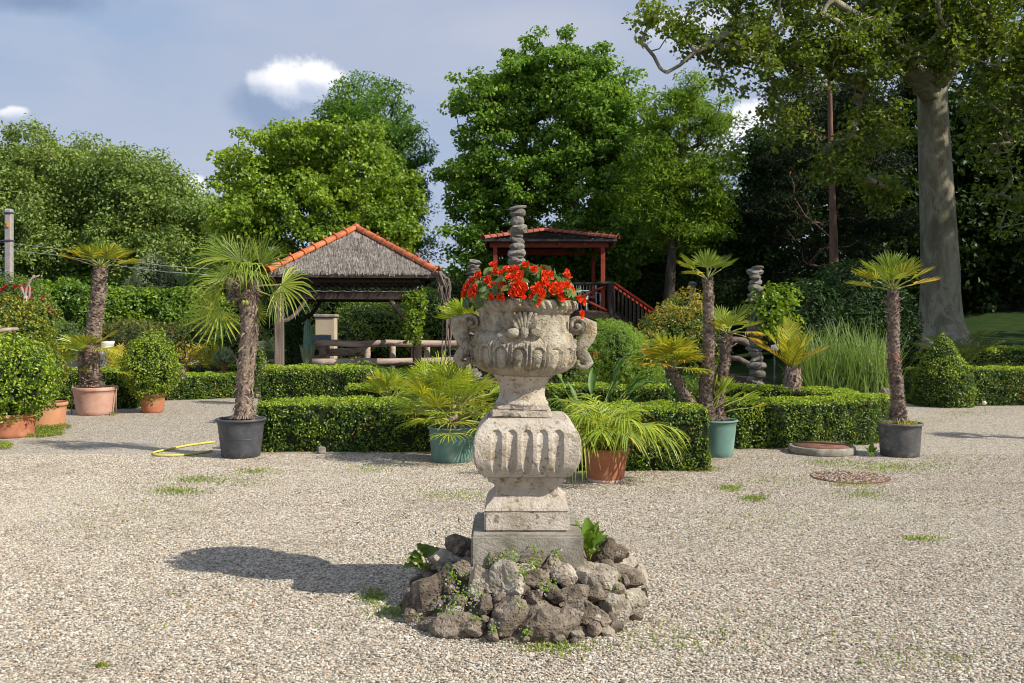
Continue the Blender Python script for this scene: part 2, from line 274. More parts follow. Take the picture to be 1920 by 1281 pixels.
def gravel_mat(name, coarse=True):
    m, N = new_mat(name)
    tc = N.n('ShaderNodeTexCoord'); vec = tc.outputs['Object']
    vo = N.n('ShaderNodeTexVoronoi', ins={'Vector': vec, 'Scale': 62.0 if coarse else 70})
    wn = N.n('ShaderNodeTexWhiteNoise', ins={'Vector': vo.outputs['Color']})
    stops = [(0, (.10, .085, .065)), (.14, (.25, .215, .165)), (.4, (.395, .35, .275)), (.65, (.505, .46, .375)), (.85, (.64, .60, .52)), (.93, (.40, .27, .16)), (1, (.52, .38, .25))]
    col = N.ramp(wn.outputs['Value'], stops)
    edge = N.smooth(vo.outputs['Distance'], .75, .45)
    big = N.noise(vec, 1.3, 6, .6); big2 = N.noise(vec, .35, 4, .6)
    col = N.mix(N.math('MULTIPLY', N.smooth(big, .5, .72), .35), col, (.36, .30, .235))
    col = N.mix(N.math('MULTIPLY', N.smooth(big2, .45, .7), .22), col, (.56, .50, .42))
    gr = N.math('MULTIPLY', N.smooth(N.noise(vec, 2.2, 6, .65), .60, .75), .45)
    col = N.mix(gr, col, (.19, .20, .07))
    h = N.math('MULTIPLY', N.math('SUBTRACT', 1, vo.outputs['Distance']), 1.0)
    h = N.math('ADD', h, N.math('MULTIPLY', N.noise(vec, 150, 3), .25))
    b = N.n('ShaderNodeBump', ins={'Height': h, 'Strength': 1.0, 'Distance': .012})
    p = N.n('ShaderNodeBsdfPrincipled', ins={'Base Color': col, 'Roughness': .85, 'Normal': b.outputs[0], 'Specular IOR Level': .2})
    N.n('ShaderNodeOutputMaterial', ins={0: p.outputs[0]})
    return m
M['gravel'] = gravel_mat('gravel_bed')
def pebble_mat():
    m, N = new_mat('pebbles')
    gm = N.n('ShaderNodeNewGeometry'); tc = N.n('ShaderNodeTexCoord')
    col = N.ramp(gm.outputs['Random Per Island'], [(0, (.10, .085, .065)), (.15, (.26, .22, .165)), (.38, (.42, .37, .29)), (.64, (.55, .50, .405)), (.86, (.71, .665, .585)), (.89, (.40, .26, .15)), (.94, (.54, .40, .27)), (1, (.20, .18, .155))])
    wp = N.n('ShaderNodeNewGeometry').outputs['Position']   # dusty and damp patches in the place's own coordinates
    col = N.mix(N.math('MULTIPLY', N.smooth(N.noise(wp, .9, 5, .6), .50, .72), .38), col, (.27, .225, .165))
    col = N.mix(N.math('MULTIPLY', N.smooth(N.noise(wp, .45, 4, .6, .5), .52, .70), .28), col, (.60, .55, .46))
    p = N.n('ShaderNodeBsdfPrincipled', ins={'Base Color': col, 'Roughness': .8, 'Specular IOR Level': .25})
    N.n('ShaderNodeOutputMaterial', ins={0: p.outputs[0]})
    return m
M['pebble'] = pebble_mat()
def lawn_mat():
    m, N = new_mat('lawn')
    tc = N.n('ShaderNodeTexCoord'); vec = tc.outputs['Object']
    col = N.ramp(N.noise(vec, 2.5, 8, .7), [(.3, (.016, .035, .007)), (.55, (.035, .068, .011)), (.75, (.06, .09, .018))])
    b = N.n('ShaderNodeBump', ins={'Height': N.noise(vec, 60, 4), 'Strength': 1.0, 'Distance': .05})
    p = N.n('ShaderNodeBsdfPrincipled', ins={'Base Color': col, 'Roughness': .9, 'Normal': b.outputs[0], 'Specular IOR Level': .15})
    N.n('ShaderNodeOutputMaterial', ins={0: p.outputs[0]})
    return m
M['lawn'] = lawn_mat()

# ------------------------------------------------------------------ mesh helpers
def arr_mesh(name, V, Q=None, T=None, mats=(), midx=None, smooth=False):
    me = bpy.data.meshes.new(name)
    V = np.asarray(V, np.float32); nq = 0 if Q is None else len(Q); nt = 0 if T is None else len(T)
    loops = np.concatenate([a.ravel() for a in ([np.asarray(Q, np.int32)] if nq else []) + ([np.asarray(T, np.int32)] if nt else [])])
    me.vertices.add(len(V)); me.vertices.foreach_set('co', V.ravel())
    me.loops.add(len(loops)); me.loops.foreach_set('vertex_index', loops.astype(np.int32))
    me.polygons.add(nq + nt)
    st = np.concatenate([np.arange(nq) * 4, nq * 4 + np.arange(nt) * 3]).astype(np.int32)
    me.polygons.foreach_set('loop_start', st)
    if midx is not None: me.polygons.foreach_set('material_index', np.asarray(midx, np.int32))
    me.polygons.foreach_set('use_smooth', np.full(nq + nt, smooth, bool))
    for m in mats: me.materials.append(m)
    me.update(calc_edges=True); me.validate()
    return me
class MB:
    def __init__(s): s.v = []; s.f = []; s.m = []; s.sm = []
    def add(s, verts, faces, mi=0, smooth=False):
        o = len(s.v); s.v.extend([tuple(v) for v in verts])
        for f in faces: s.f.append(tuple(i + o for i in f)); s.m.append(mi); s.sm.append(smooth)
        return s
    def box(s, c, size, rz=0.0, mi=0, rot=None, taper=1.0, bev=.0):
        hx, hy, hz = (a / 2 for a in size)
        Mx = rot if rot is not None else Matrix.Rotation(rz, 3, 'Z')
        c = Vector(c)
        if bev <= 0:
            vs = [c + Mx @ Vector((x * hx * (taper if z > 0 else 1), y * hy * (taper if z > 0 else 1), z * hz)) for z in (-1, 1) for y in (-1, 1) for x in (-1, 1)]
            return s.add(vs, [(0, 2, 3, 1), (4, 5, 7, 6), (0, 1, 5, 4), (2, 6, 7, 3), (0, 4, 6, 2), (1, 3, 7, 5)], mi)
        b = min(bev, hx * .9, hy * .9, hz * .9)
        rings = []
        for (z, k) in ((-hz, b), (-hz + b, 0), (hz - b, 0), (hz, b)):
            ring = []
            for (sx, sy) in ((-1, -1), (1, -1), (1, 1), (-1, 1)):
                a_ = (sx * (hx - k), sy * (hy - k - (b if k == 0 else 0))) ; b_ = (sx * (hx - k - (b if k == 0 else 0)), sy * (hy - k))
                if k: pts = [(sx * (hx - b), sy * (hy - b))] * 1; ring += [pts[0], pts[0]]
                else: ring += ([a_, b_] if sx * sy < 0 else [b_, a_]) if True else []
            rings.append([(p[0], p[1], z) for p in ring])
        # order corners consistently (each corner gives two points, going round counter-clockwise)
        def corner(z, k):
            if k: return [(-hx + b, -hy + b, z)] * 2 + [(hx - b, -hy + b, z)] * 2 + [(hx - b, hy - b, z)] * 2 + [(-hx + b, hy - b, z)] * 2
            return [(-hx, -hy + b, z), (-hx + b, -hy, z), (hx - b, -hy, z), (hx, -hy + b, z), (hx, hy - b, z), (hx - b, hy, z), (-hx + b, hy, z), (-hx, hy - b, z)]
        vs = []
        for (z, k) in ((-hz, 1), (-hz + b, 0), (hz - b, 0), (hz, 1)): vs += [c + Mx @ Vector(p) for p in corner(z, k)]
        fs = []
        for r_ in range(3):
            for i in range(8):
                a0, a1 = r_ * 8 + i, r_ * 8 + (i + 1) % 8
                fs.append((a0, a1, a1 + 8, a0 + 8))
        fs.append(tuple(range(7, -1, -1))); fs.append(tuple(range(24, 32)))
        return s.add(vs, fs, mi)
    def tube(s, pts, rad, n=8, mi=0, smooth=True, flat=1.0, cap=True, up=None):
        pts = [Vector(p) for p in pts]; k = len(pts)
        if not hasattr(rad, '__len__'): rad = [rad] * k
        vs = []; x = None
        for i, p in enumerate(pts):
            d = (pts[min(i + 1, k - 1)] - pts[max(i - 1, 0)]).normalized()
            if up is not None: x = d.cross(Vector(up)).normalized()
            elif x is None: x = d.orthogonal().normalized()
            else:
                x = (x - d * x.dot(d)); x = x.normalized() if x.length > 1e-6 else d.orthogonal().normalized()
            y = d.cross(x)
            for j in range(n):
                a = 2 * math.pi * j / n; vs.append(p + x * (math.cos(a) * rad[i]) + y * (math.sin(a) * rad[i] * flat))
        fs = [(i * n + j, i * n + (j + 1) % n, (i + 1) * n + (j + 1) % n, (i + 1) * n + j) for i in range(k - 1) for j in range(n)]
        if cap: fs += [tuple(range(n - 1, -1, -1)), tuple((k - 1) * n + j for j in range(n))]
        return s.add(vs, fs, mi, smooth)
    def lathe(s, prof, n=48, mi=0, smooth=True, c=(0, 0, 0), cap=True):
        c = Vector(c)
        vs = [c + Vector((r * math.cos(2 * math.pi * j / n), r * math.sin(2 * math.pi * j / n), z)) for (r, z) in prof for j in range(n)]
        k = len(prof)
        fs = [(i * n + j, i * n + (j + 1) % n, (i + 1) * n + (j + 1) % n, (i + 1) * n + j) for i in range(k - 1) for j in range(n)]
        if cap: fs += [tuple(range(n - 1, -1, -1)), tuple((k - 1) * n + j for j in range(n))]
        return s.add(vs, fs, mi, smooth)
    def mesh(s, name, mats, auto=None):
        me = bpy.data.meshes.new(name); me.from_pydata([tuple(v) for v in s.v], [], s.f)
        for m in (mats if isinstance(mats, (list, tuple)) else [mats]): me.materials.append(m)
        me.polygons.foreach_set('material_index', s.m); me.polygons.foreach_set('use_smooth', s.sm)
        me.update(); return me
    def build(s, name, mats, parent=None, loc=(0, 0, 0), rot=None): return link(name, s.mesh(name, mats), parent, loc, rot)

def unit(a): return a / np.maximum(np.linalg.norm(a, axis=-1, keepdims=True), 1e-9)
def leaf_quads(C, Nrm, L, W, fold=.25, T=None, g=None):
    """one folded rhombic leaf per centre"""
    g = g or rng; n = len(C)
    if T is None: T = g.normal(size=(n, 3))
    T = unit(T - Nrm * (T * Nrm).sum(1, keepdims=True)); B = np.cross(Nrm, T)
    L = np.broadcast_to(np.asarray(L, float), (n,))[:, None]; W = np.broadcast_to(np.asarray(W, float), (n,))[:, None]
    V = np.empty((n, 4, 3))
    V[:, 0] = C - T * L * .5; V[:, 2] = C + T * L * .5
    V[:, 1] = C + B * W * .5 + Nrm * W * fold - T * L * .06; V[:, 3] = C - B * W * .5 + Nrm * W * fold - T * L * .06
    return V.reshape(-1, 3), np.arange(n * 4).reshape(n, 4)
def frusta(A, B, ra, rb, n=5):
    """tapered cylinders, vectorised"""
    A = np.asarray(A, float); B = np.asarray(B, float); k = len(A)
    d = unit(B - A); ref = np.where(np.abs(d[:, 2:3]) > .9, [[1., 0, 0]], [[0., 0, 1]]); x = unit(np.cross(d, ref)); y = np.cross(d, x)
    a = 2 * np.pi * np.arange(n) / n; ca = np.cos(a)[None, :, None]; sa = np.sin(a)[None, :, None]
    ring = x[:, None] * ca + y[:, None] * sa
    V = np.concatenate([A[:, None] + ring * np.asarray(ra)[:, None, None], B[:, None] + ring * np.asarray(rb)[:, None, None]], 1).reshape(-1, 3)
    i = np.arange(n); q = np.stack([i, (i + 1) % n, (i + 1) % n + n, i + n], 1)
    Q = (q[None] + (np.arange(k) * 2 * n)[:, None, None]).reshape(-1, 4)
    return V, Q
def vnoise(Pn, f=1.0, seed=0.0):
    return np.array([noise.noise(Vector((p[0] * f + seed, p[1] * f - seed, p[2] * f + seed * .5))) for p in Pn])

def ico(sub):
    bm = bmesh.new(); bmesh.ops.create_icosphere(bm, subdivisions=sub, radius=1)
    V = np.array([v.co[:] for v in bm.verts]); T = np.array([[v.index for v in f.verts] for f in bm.faces]); bm.free(); return V, T
ICO = {k: ico(k) for k in (1, 2, 3, 4, 5)}
def rock_verts(sub, size, seed, planes=9, rough=.14, cut=.55):
    V, T = ICO[sub]; g = np.random.default_rng(seed)
    n = unit(g.normal(size=(planes, 3))); d = g.uniform(cut, max(.88, cut + .05), planes)
    dots = V @ n.T; r = np.min(np.where(dots > .05, d / np.maximum(dots, .05), 9), 1); r = np.minimum(r, 1.05)
    W = V * r[:, None]
    for f, a in ((1.6, .9), (3.7, .6), (8.5, .45), (17, .26)):
        if sub < 4 and f > 9: continue
        nn_ = vnoise(V, f, seed * 1.37 % 50)
        if f > 3: nn_ = .35 - 1.6 * np.abs(nn_)
        W = W + V * (nn_ * rough * a)[:, None]
    W = W / np.abs(W).max(0)
    return W * np.asarray(size) / 2, T
def rock_mesh(name, sub, size, seed, mat, **k):
    V, T = rock_verts(sub, size, seed, **k); return arr_mesh(name, V, T=T, mats=[mat], smooth=False)

def sample_tris(V, T, n, g):
    a, b, c = V[T[:, 0]], V[T[:, 1]], V[T[:, 2]]; nn = np.cross(b - a, c - a); ar = np.linalg.norm(nn, axis=1)
    idx = g.choice(len(T), n, p=ar / ar.sum()); r1 = np.sqrt(g.random(n))[:, None]; r2 = g.random(n)[:, None]
    return a[idx] * (1 - r1) + b[idx] * r1 * (1 - r2) + c[idx] * r1 * r2, unit(nn[idx]), ar.sum() / 2
def leafy_skin(V, T, dens, L, W, thick, amp, freq, seed, up=.3, rnd=.9, gaps=-.22):
    """leaves over a closed surface; returns leaf verts, quads, material index"""
    g = np.random.default_rng(seed)
    _, _, area = sample_tris(V, T, 4, g); n = int(area * dens)
    C, N, _ = sample_tris(V, T, n, g)
    nz = vnoise(C, freq, seed % 17)
    off = g.random(n) ** .7 * thick - thick * .5 + nz * amp
    if gaps:
        kp = (vnoise(C, 9.0, seed % 11 + 3) + g.random(n) * .25) > gaps; C, N, off, nz = C[kp], N[kp], off[kp], nz[kp]; n = len(C)
    C = C + N * off[:, None]
    Nn = unit(N * .7 + g.normal(size=(n, 3)) * rnd * .6 + np.array([0, 0, up]))
    s = g.uniform(.7, 1.25, n)
    v, q = leaf_quads(C, Nn, L * s, W * s, g=g)
    return v, q, N, nz
def prism_tris(poly, z0, z1, inset=0.0, nseg=1):
    """closed prism over polygon (list of xy), top slightly rounded; triangulated"""
    k = len(poly); c = np.mean(poly, 0); poly = np.asarray(poly, float)
    rings = [(1.0, z0), (1.0, z1 - .04), (None, z1)]
    V = []
    for s_, z in rings:
        if s_ is None:
            d = poly - c; ln = np.linalg.norm(d, axis=1, keepdims=True); pp = c + d * (1 - .035 / ln)
        else: pp = poly
        V += [(p[0], p[1], z) for p in pp]
    V.append((c[0], c[1], z1)); T = []
    for r_ in range(2):
        for i in range(k):
            j = (i + 1) % k; a, b = r_ * k + i, r_ * k + j
            T += [(a, b, b + k), (a, b + k, a + k)]
    for i in range(k): T.append((2 * k + i, 2 * k + (i + 1) % k, 3 * k))
    return np.array(V, float), np.array(T)
def strip_tris(path, w, z0, z1):
    """hedge following a polyline: rounded-top box section swept along it"""
    pts = np.asarray(path, float); k = len(pts); V = []
    sec = [(-.5, 0), (-.5, .55), (-.49, .93), (-.44, 1.0), (0, 1.01), (.44, 1.0), (.49, .93), (.5, .55), (.5, 0)]
    for i in range(k):
        d = pts[min(i + 1, k - 1)] - pts[max(i - 1, 0)]; d /= np.linalg.norm(d); nrm = np.array([-d[1], d[0]])
        for (s_, h) in sec: V.append((*(pts[i] + nrm * s_ * w), z0 + h * (z1 - z0)))
    m = len(sec); T = []
    for i in range(k - 1):
        for j in range(m - 1):
            a, b = i * m + j, i * m + j + 1; T += [(a, a + m, b + m), (a, b + m, b)]
    for e, flip in ((0, False), ((k - 1) * m, True)):
        for j in range(1, m - 1): T.append((e, e + j, e + j + 1) if not flip else (e, e + j + 1, e + j))
    return np.array(V), np.array(T)

def leafy_thing(name, label, cat, V, T, base, dens, L, W, mat, core_mat, thick=.05, amp=.03, freq=6, seed=1, group=None, up=.3, young=None, core_in=.03, stem=None, core_name='branches', kind=None, leaf_name='leaves'):
    base = Vector(base); V = V - np.array(base[:])
    o = empty(name, base, label, cat, group)
    if kind: o['kind'] = kind
    # core pulled inwards
    N = np.zeros_like(V); fn = np.cross(V[T[:, 1]] - V[T[:, 0]], V[T[:, 2]] - V[T[:, 0]])
    for i in range(3): np.add.at(N, T[:, i], fn)
    N = unit(N); Vc = V - N * core_in
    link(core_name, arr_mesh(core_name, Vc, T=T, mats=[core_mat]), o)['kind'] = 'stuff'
    v, q, Nn, nz = leafy_skin(V, T, dens, L, W, thick, amp, freq, seed, up)
    mats = [mat]; mi = np.zeros(len(q), int)
    if young is not None:
        mats.append(young); g = np.random.default_rng(seed + 5)
        mi = (g.random(len(q)) < np.clip(Nn[:, 2] * .75 + nz * .5, .06, .85)).astype(int)  # young share rises on upward faces, painting hedge tops as sunlit
        if cat == 'hedge': mats.append(M['box_dry']); mi[g.random(len(q)) < .012 + .16 * (nz < -.28)] = 2
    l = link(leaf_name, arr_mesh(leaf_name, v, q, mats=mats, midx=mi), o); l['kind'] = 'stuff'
    return o
def blob_tris(lobes, base=None, sub=3, seed=0, lump=.12, freq=2.0, flatten=None):
    """union of lumpy ellipsoids (kept as separate shells); lobes=(cx,cy,cz,rx,ry,rz)"""
    VV, TT = [], []; o = 0
    for i, (cx, cy, cz, rx, ry, rz) in enumerate(lobes):
        V, T = ICO[sub]; f = 1 + vnoise(V, freq, seed + i * 3.1) * lump
        W = V * f[:, None] * np.array([rx, ry, rz]) + np.array([cx, cy, cz])
        if flatten is not None: W[:, 2] = np.maximum(W[:, 2], flatten)
        VV.append(W); TT.append(T + o); o += len(V)
    return np.concatenate(VV), np.concatenate(TT)

# ------------------------------------------------------------------ trees
def pxlobe(px, py, Y, rx, ry, rd): p = P(px, py, Y); return (p.x, p.y, p.z, rx * Y / F, rd, ry * Y / F)
def make_tree(name, label, cat, base, trunk, tr, lobes, ncl, nleaf, L, clr, mleaf, mbark, seed, group=None, aspect=.62, sides=5, r0=.012, shell=.4, limbs=(), upb=.5, needles=False, spread_z=.6, droop=0.0, cap=.6):
    g = np.random.default_rng(seed); base = Vector(base)
    o = empty(name, base, label, cat, group)
    lob = np.array(lobes, float); vol = lob[:, 3] * lob[:, 4] * lob[:, 5]; pr = vol ** .8 / (vol ** .8).sum()
    li = g.choice(len(lob), ncl, p=pr); d = unit(g.normal(size=(ncl, 3))); rr = g.random(ncl) ** shell
    lump = 1 + vnoise(d * 2.2 + li[:, None] * 5.0, 1.0, seed % 13) * .35
    C = lob[li, :3] + d * (rr * lump)[:, None] * lob[li, 3:6]
    C = C[C[:, 2] > base.z + .3]; ncl = len(C)
    keep = np.array([noise.noise(Vector(c * .55 + seed)) for c in C]) > -.38; C = C[keep]; ncl = len(C)
    # skeleton
    tp = [np.array(t, float) for t in trunk]; nodes = []; par = []
    for i in range(len(tp) - 1):
        for t in np.linspace(0, 1, 4, endpoint=False): nodes.append(tp[i] * (1 - t) + tp[i + 1] * t); par.append(len(nodes) - 2)
    nodes.append(tp[-1]); par.append(len(nodes) - 2); ntr = len(nodes)
    for lm in limbs:
        lp = [np.array(t, float) for t in lm]; a = int(np.argmin([np.linalg.norm(n_ - lp[0]) for n_ in nodes])); prev = a
        for i in range(len(lp) - 1):
            for t in np.linspace(0, 1, 4)[1:]: nodes.append(lp[i] * (1 - t) + lp[i + 1] * t); par.append(prev); prev = len(nodes) - 1
    fixed = len(nodes)
    start = max(1, int(ntr * .35)) if len(tp) > 1 else 0
    top = tp[-1]; order = np.argsort([min(np.linalg.norm(c - n_) for n_ in nodes[start:fixed:2]) for c in C])
    A = np.array(nodes); A = list(A)
    arr = np.zeros((fixed + ncl * 2, 3)); arr[:fixed] = A; cnt = fixed; tips = []
    for ci in order:
        c = C[ci]; df = arr[start:cnt] - c; dist = np.linalg.norm(df, axis=1)
        pen = dist * (1 + .9 * np.clip(-(c[2] - arr[start:cnt, 2]) / (dist + .01), -.2, 1))
        p_ = start + int(np.argmin(pen)); pp = arr[p_]
        ln = np.linalg.norm(c - pp)
        mid = (pp + c) / 2 + g.normal(size=3) * ln * .10 + np.array([0, 0, -ln * .06 if c[2] > pp[2] else ln * .08])
        arr[cnt] = mid; par.append(p_); arr[cnt + 1] = c; par.append(cnt); tips.append(cnt + 1); cnt += 2
    arr = arr[:cnt]; par = np.array(par); w = np.zeros(cnt); w[tips] = 1
    for i in range(cnt - 1, 0, -1):
        if par[i] >= 0: w[par[i]] += w[i]
    rad = r0 * np.maximum(w, 1) ** .5; rad = np.minimum(rad, tr * cap)
    tz = np.linspace(1, .45, ntr); rad[:ntr] = np.maximum(rad[:ntr] * .6, tr * tz); rad[:ntr] = np.minimum(rad[:ntr], tr * tz * 1.01)
    bl = np.array(base[:]); arr = arr - bl; C0 = C - bl
    ei = np.arange(1, cnt); ei = ei[par[ei] >= 0]; big = rad[ei] > tr * .5
    mb = MB()
    flare = [2.2, 1.8, 1.45, 1.22, 1.1, 1.04] + [1.0] * (ntr)
    mb.tube([arr[i] for i in range(ntr)], [rad[i] * flare[i] for i in range(ntr)], n=14 if sides > 4 else 8)
    link('trunk', mb.mesh('trunk', mbark), o)
    e2 = ei[ei >= ntr]
    ra = np.minimum(rad[par[e2]], rad[e2] * 1.35); v, q = frusta(arr[par[e2]], arr[e2], ra, rad[e2], sides)
    link('branches', arr_mesh('branches', v, q, mats=[mbark], smooth=True), o)['kind'] = 'stuff'
    # leaves
    n = ncl * nleaf; k = np.repeat(np.arange(ncl), nleaf)
    csz = g.uniform(.65, 1.3, ncl)[k]
    off = unit(g.normal(size=(n, 3))) * (g.random(n) ** .45)[:, None] * np.array([1, 1, spread_z]) * clr * csz[:, None]
    Pn = C0[k] + off; Pn[:, 2] -= droop * (off[:, 0] ** 2 + off[:, 1] ** 2)
    nn = unit(off / clr * .5 + np.array([0, 0, upb]) + g.normal(size=(n, 3)) * .55)
    s = g.uniform(.65, 1.25, n)
    T_ = off + np.array([0, 0, -.35 * clr]) + g.normal(size=(n, 3)) * clr * .5
    v, q = leaf_quads(Pn, nn, L * s, L * aspect * s, g=g, T=T_, fold=.18)
    mats = mleaf if isinstance(mleaf, (list, tuple)) else [mleaf]
    cr = link('crown', arr_mesh('crown', v, q, mats=mats), o)
    return o

# ------------------------------------------------------------------ ground
def sm(t, a, b): t = min(max((t - a) / (b - a), 0), 1); return t * t * (3 - 2 * t)
def terrain_z(x, y):
    return -.012 + sm(x, 6.5, 13) * sm(y, 17.5, 27) * .85 + sm(x, 9, 20) * max(0, min(y, 46) - 27) * .10
def build_ground():
    xs = np.concatenate([np.linspace(-400, -40, 10)[:-1], np.linspace(-40, 45, 90), np.linspace(45, 400, 10)[1:]])
    ysr = np.concatenate([np.linspace(-60, 0, 8)[:-1], np.linspace(0, 70, 90), np.linspace(70, 900, 14)[1:]])
    V = [(x, y, terrain_z(x, y) + .03 * (noise.noise(Vector((x * .4, y * .4, 0))) if y > 24 else 0)) for y in ysr for x in xs]; nx = len(xs)
    Q = [(j * nx + i, j * nx + i + 1, (j + 1) * nx + i + 1, (j + 1) * nx + i) for j in range(len(ysr) - 1) for i in range(nx - 1)]
    tag(link('ground', arr_mesh('ground', V, Q, mats=[M['lawn']], smooth=True)), 'grassy ground rising to a shaded lawn on the right', kind='structure')
    mb = MB()
    poly = [(-30, -8), (30, -8), (30, 15), (17, 16.2), (6.5, 17.2), (-2, 17.2), (-3, 21), (-9, 21.5), (-9.5, 17.0), (-18, 16.5), (-30, 14)]
    mb.add([(x, y, 0) for x, y in poly], [tuple(range(len(poly)))])
    tag(mb.build('gravel_path', M['gravel']), 'pale beige gravel forecourt running round the hedges', kind='structure')
    mb = MB()
    poly = [(-2.7, 11.0), (-.5, 11.0), (.2, 10.0), (1.7, 9.6), (2.4, 11.0), (4.1, 11.3), (5.0, 13.5), (4.9, 16.6), (6.3, 19), (6.0, 34), (-4.0, 34), (-4.4, 18), (-3.4, 14)]
    mb.add([(x, y, .006) for x, y in poly], [tuple(range(len(poly)))])
    tag(mb.build('garden_bed', M['soil']), 'dark planting bed behind the box hedges', kind='structure')
build_ground()

def build_gravel():
    g = np.random.default_rng(3); V0, T0 = ICO[1]; n = 10500; S = 1.0
    c = g.random((n, 2)) * S - S / 2
    C = np.stack([c[:, 0], c[:, 1], g.uniform(-.001, .004, n)], 1)
    ang = g.random(n) * 6.283; s = g.uniform(.0030, .0070, n) * g.choice([1, 1, 1, 1.35], n)
    sx = s * g.uniform(.9, 1.4, n); sy = s * g.uniform(.7, 1.0, n); sz = s * g.uniform(.45, .75, n)
    W = V0[None] * (1 + g.normal(size=(n, len(V0), 1)) * .13)
    x = W[:, :, 0] * sx[:, None]; y = W[:, :, 1] * sy[:, None]
    X = x * np.cos(ang)[:, None] - y * np.sin(ang)[:, None]; Y = x * np.sin(ang)[:, None] + y * np.cos(ang)[:, None]
    V = np.stack([X, Y, W[:, :, 2] * sz[:, None]], 2) + C[:, None]
    T = (T0[None] + (np.arange(n) * len(V0))[:, None, None]).reshape(-1, 3)
    me = arr_mesh('gravel', V.reshape(-1, 3), T=T, mats=[M['pebble']])
    k = 0
    for j in range(7):
        Y = 3.9 + j * S; half = (Y + 1.0) * 960 / F + .6
        nx = int(math.ceil(half * 2 / S))
        for i in range(nx):
            X = -nx * S / 2 + (i + .5) * S + .3 * (j % 2)
            o = link('gravel', me, None, (X, Y, 0), (0, 0, R(90) * ((i * 7 + j * 3) % 4)))
            tag(o, 'loose beige pebbles covering the forecourt', kind='stuff', group='loose gravel'); k += 1
build_gravel()

# ------------------------------------------------------------------ hedges
BOX = dict(dens=4600, L=.030, W=.019, mat=M['box'], core_mat=M['box_core'], thick=.06, amp=.05, freq=4.5, young=M['box_young_lit'])
def hedge(label, path, w, h, seed, base=None, z0=0.0, **k):
    path = np.asarray([p[:2] for p in path], float)
    # resample
    pts = [path[0]]
    for a, b in zip(path[:-1], path[1:]):
        m = max(1, int(np.linalg.norm(b - a) / .35))
        for t in range(1, m + 1): pts.append(a + (b - a) * t / m)
    V, T = strip_tris(pts, w, z0, z0 + h)
    V[:, :2] += np.stack([vnoise(V, 1.5, seed), vnoise(V, 1.5, seed + 9)], 1) * .03
    V[:, 2] += np.where(V[:, 2] > z0 + .1, vnoise(V, 1.2, seed + 4) * .03, 0)
    kw = dict(BOX); kw.update(k)
    c = path.mean(0)
    return leafy_thing('box_hedge', label, 'hedge', V, T, (c[0], c[1], z0), seed=seed, group='clipped box hedges', **kw)
hedge('long low box hedge behind the small grey stone block', [(-2.92, 11.0), (-.45, 11.0)], .80, .53, 11)
hedge('box hedge block behind the terracotta pot with the arching palm', [(.55, 9.62), (1.95, 9.62)], .76, .60, 12)
hedge('curving low box hedge behind the round concrete slab', [(2.40, 11.15), (3.4, 11.25), (4.15, 11.5), (4.62, 12.1), (4.2, 13.0), (3.4, 13.6), (2.5, 13.7)], .62, .52, 13)
hedge('taller square-ended box hedge in front of the thatched shelter', [(-3.55, 13.6), (-2.05, 13.6)], .85, .79, 14)
hedge('box hedge row running behind the urn and the fan palms', [(-2.2, 12.5), (2.05, 12.5)], .45, .60, 15)
hedge('far box hedge beside the gravel path, half in shade', [(-6.75, 17.6), (-5.15, 18.4)], .7, .45, 16, dens=3500, L=.036, W=.024)
hedge('thin far box hedge below the small flower pots', [(-7.2, 20.4), (-3.9, 20.2)], .45, .50, 17, dens=3200, L=.038, W=.025)
hedge('dark box hedge behind the palm in the wide faded pot', [(-8.2, 16.0), (-6.4, 16.2)], .8, .64, 18, dens=3300, L=.034, W=.022)
hedge('box hedge at the right edge beside the clipped cone', [(7.15, 16.6), (11.5, 16.8)], .7, .62, 19, dens=3800, L=.034, W=.022)
hedge('short box hedge just left of the clipped cone', [(6.9, 17.6), (6.75, 20.2)], .7, .62, 20, dens=3400, L=.036, W=.024)
hedge('shaded far hedge in front of the plane tree', [(6.9, 22.3), (10.2, 22.5)], .6, .62, 21, z0=.05, dens=2500, L=.045, W=.03)
hedge('dark hedge behind the right edge hedge, under the feather palm', [(9.3, 20.3), (13.5, 20.6)], 1.4, .82, 22, z0=.05, dens=2500, L=.045, W=.03)

def cone_topiary():
    n = 40; prof = [(.47, 0), (.50, .28), (.47, .52), (.37, .72), (.26, .90), (.15, 1.08), (.05, 1.22)]
    V = [(r * math.cos(2 * math.pi * j / n), r * math.sin(2 * math.pi * j / n), z) for r, z in prof for j in range(n)] + [(0, 0, 1.27)]
    T = []
    for i in range(len(prof) - 1):
        for j in range(n):
            a, b = i * n + j, i * n + (j + 1) % n; T += [(a, b, b + n), (a, b + n, a + n)]
    for j in range(n): T.append(((len(prof) - 1) * n + j, (len(prof) - 1) * n + (j + 1) % n, len(prof) * n))
    V = np.array(V); b = Vector((7.55, 16.35, 0)); V += np.array(b[:])
    leafy_thing('topiary_cone', 'box clipped to a pointed cone at the corner of the right hedge', 'topiary', V, np.array(T), b, 4200, .033, .021, M['box'], M['box_core'], .05, .04, 5, 31, young=M['box_young_lit'])
cone_topiary()

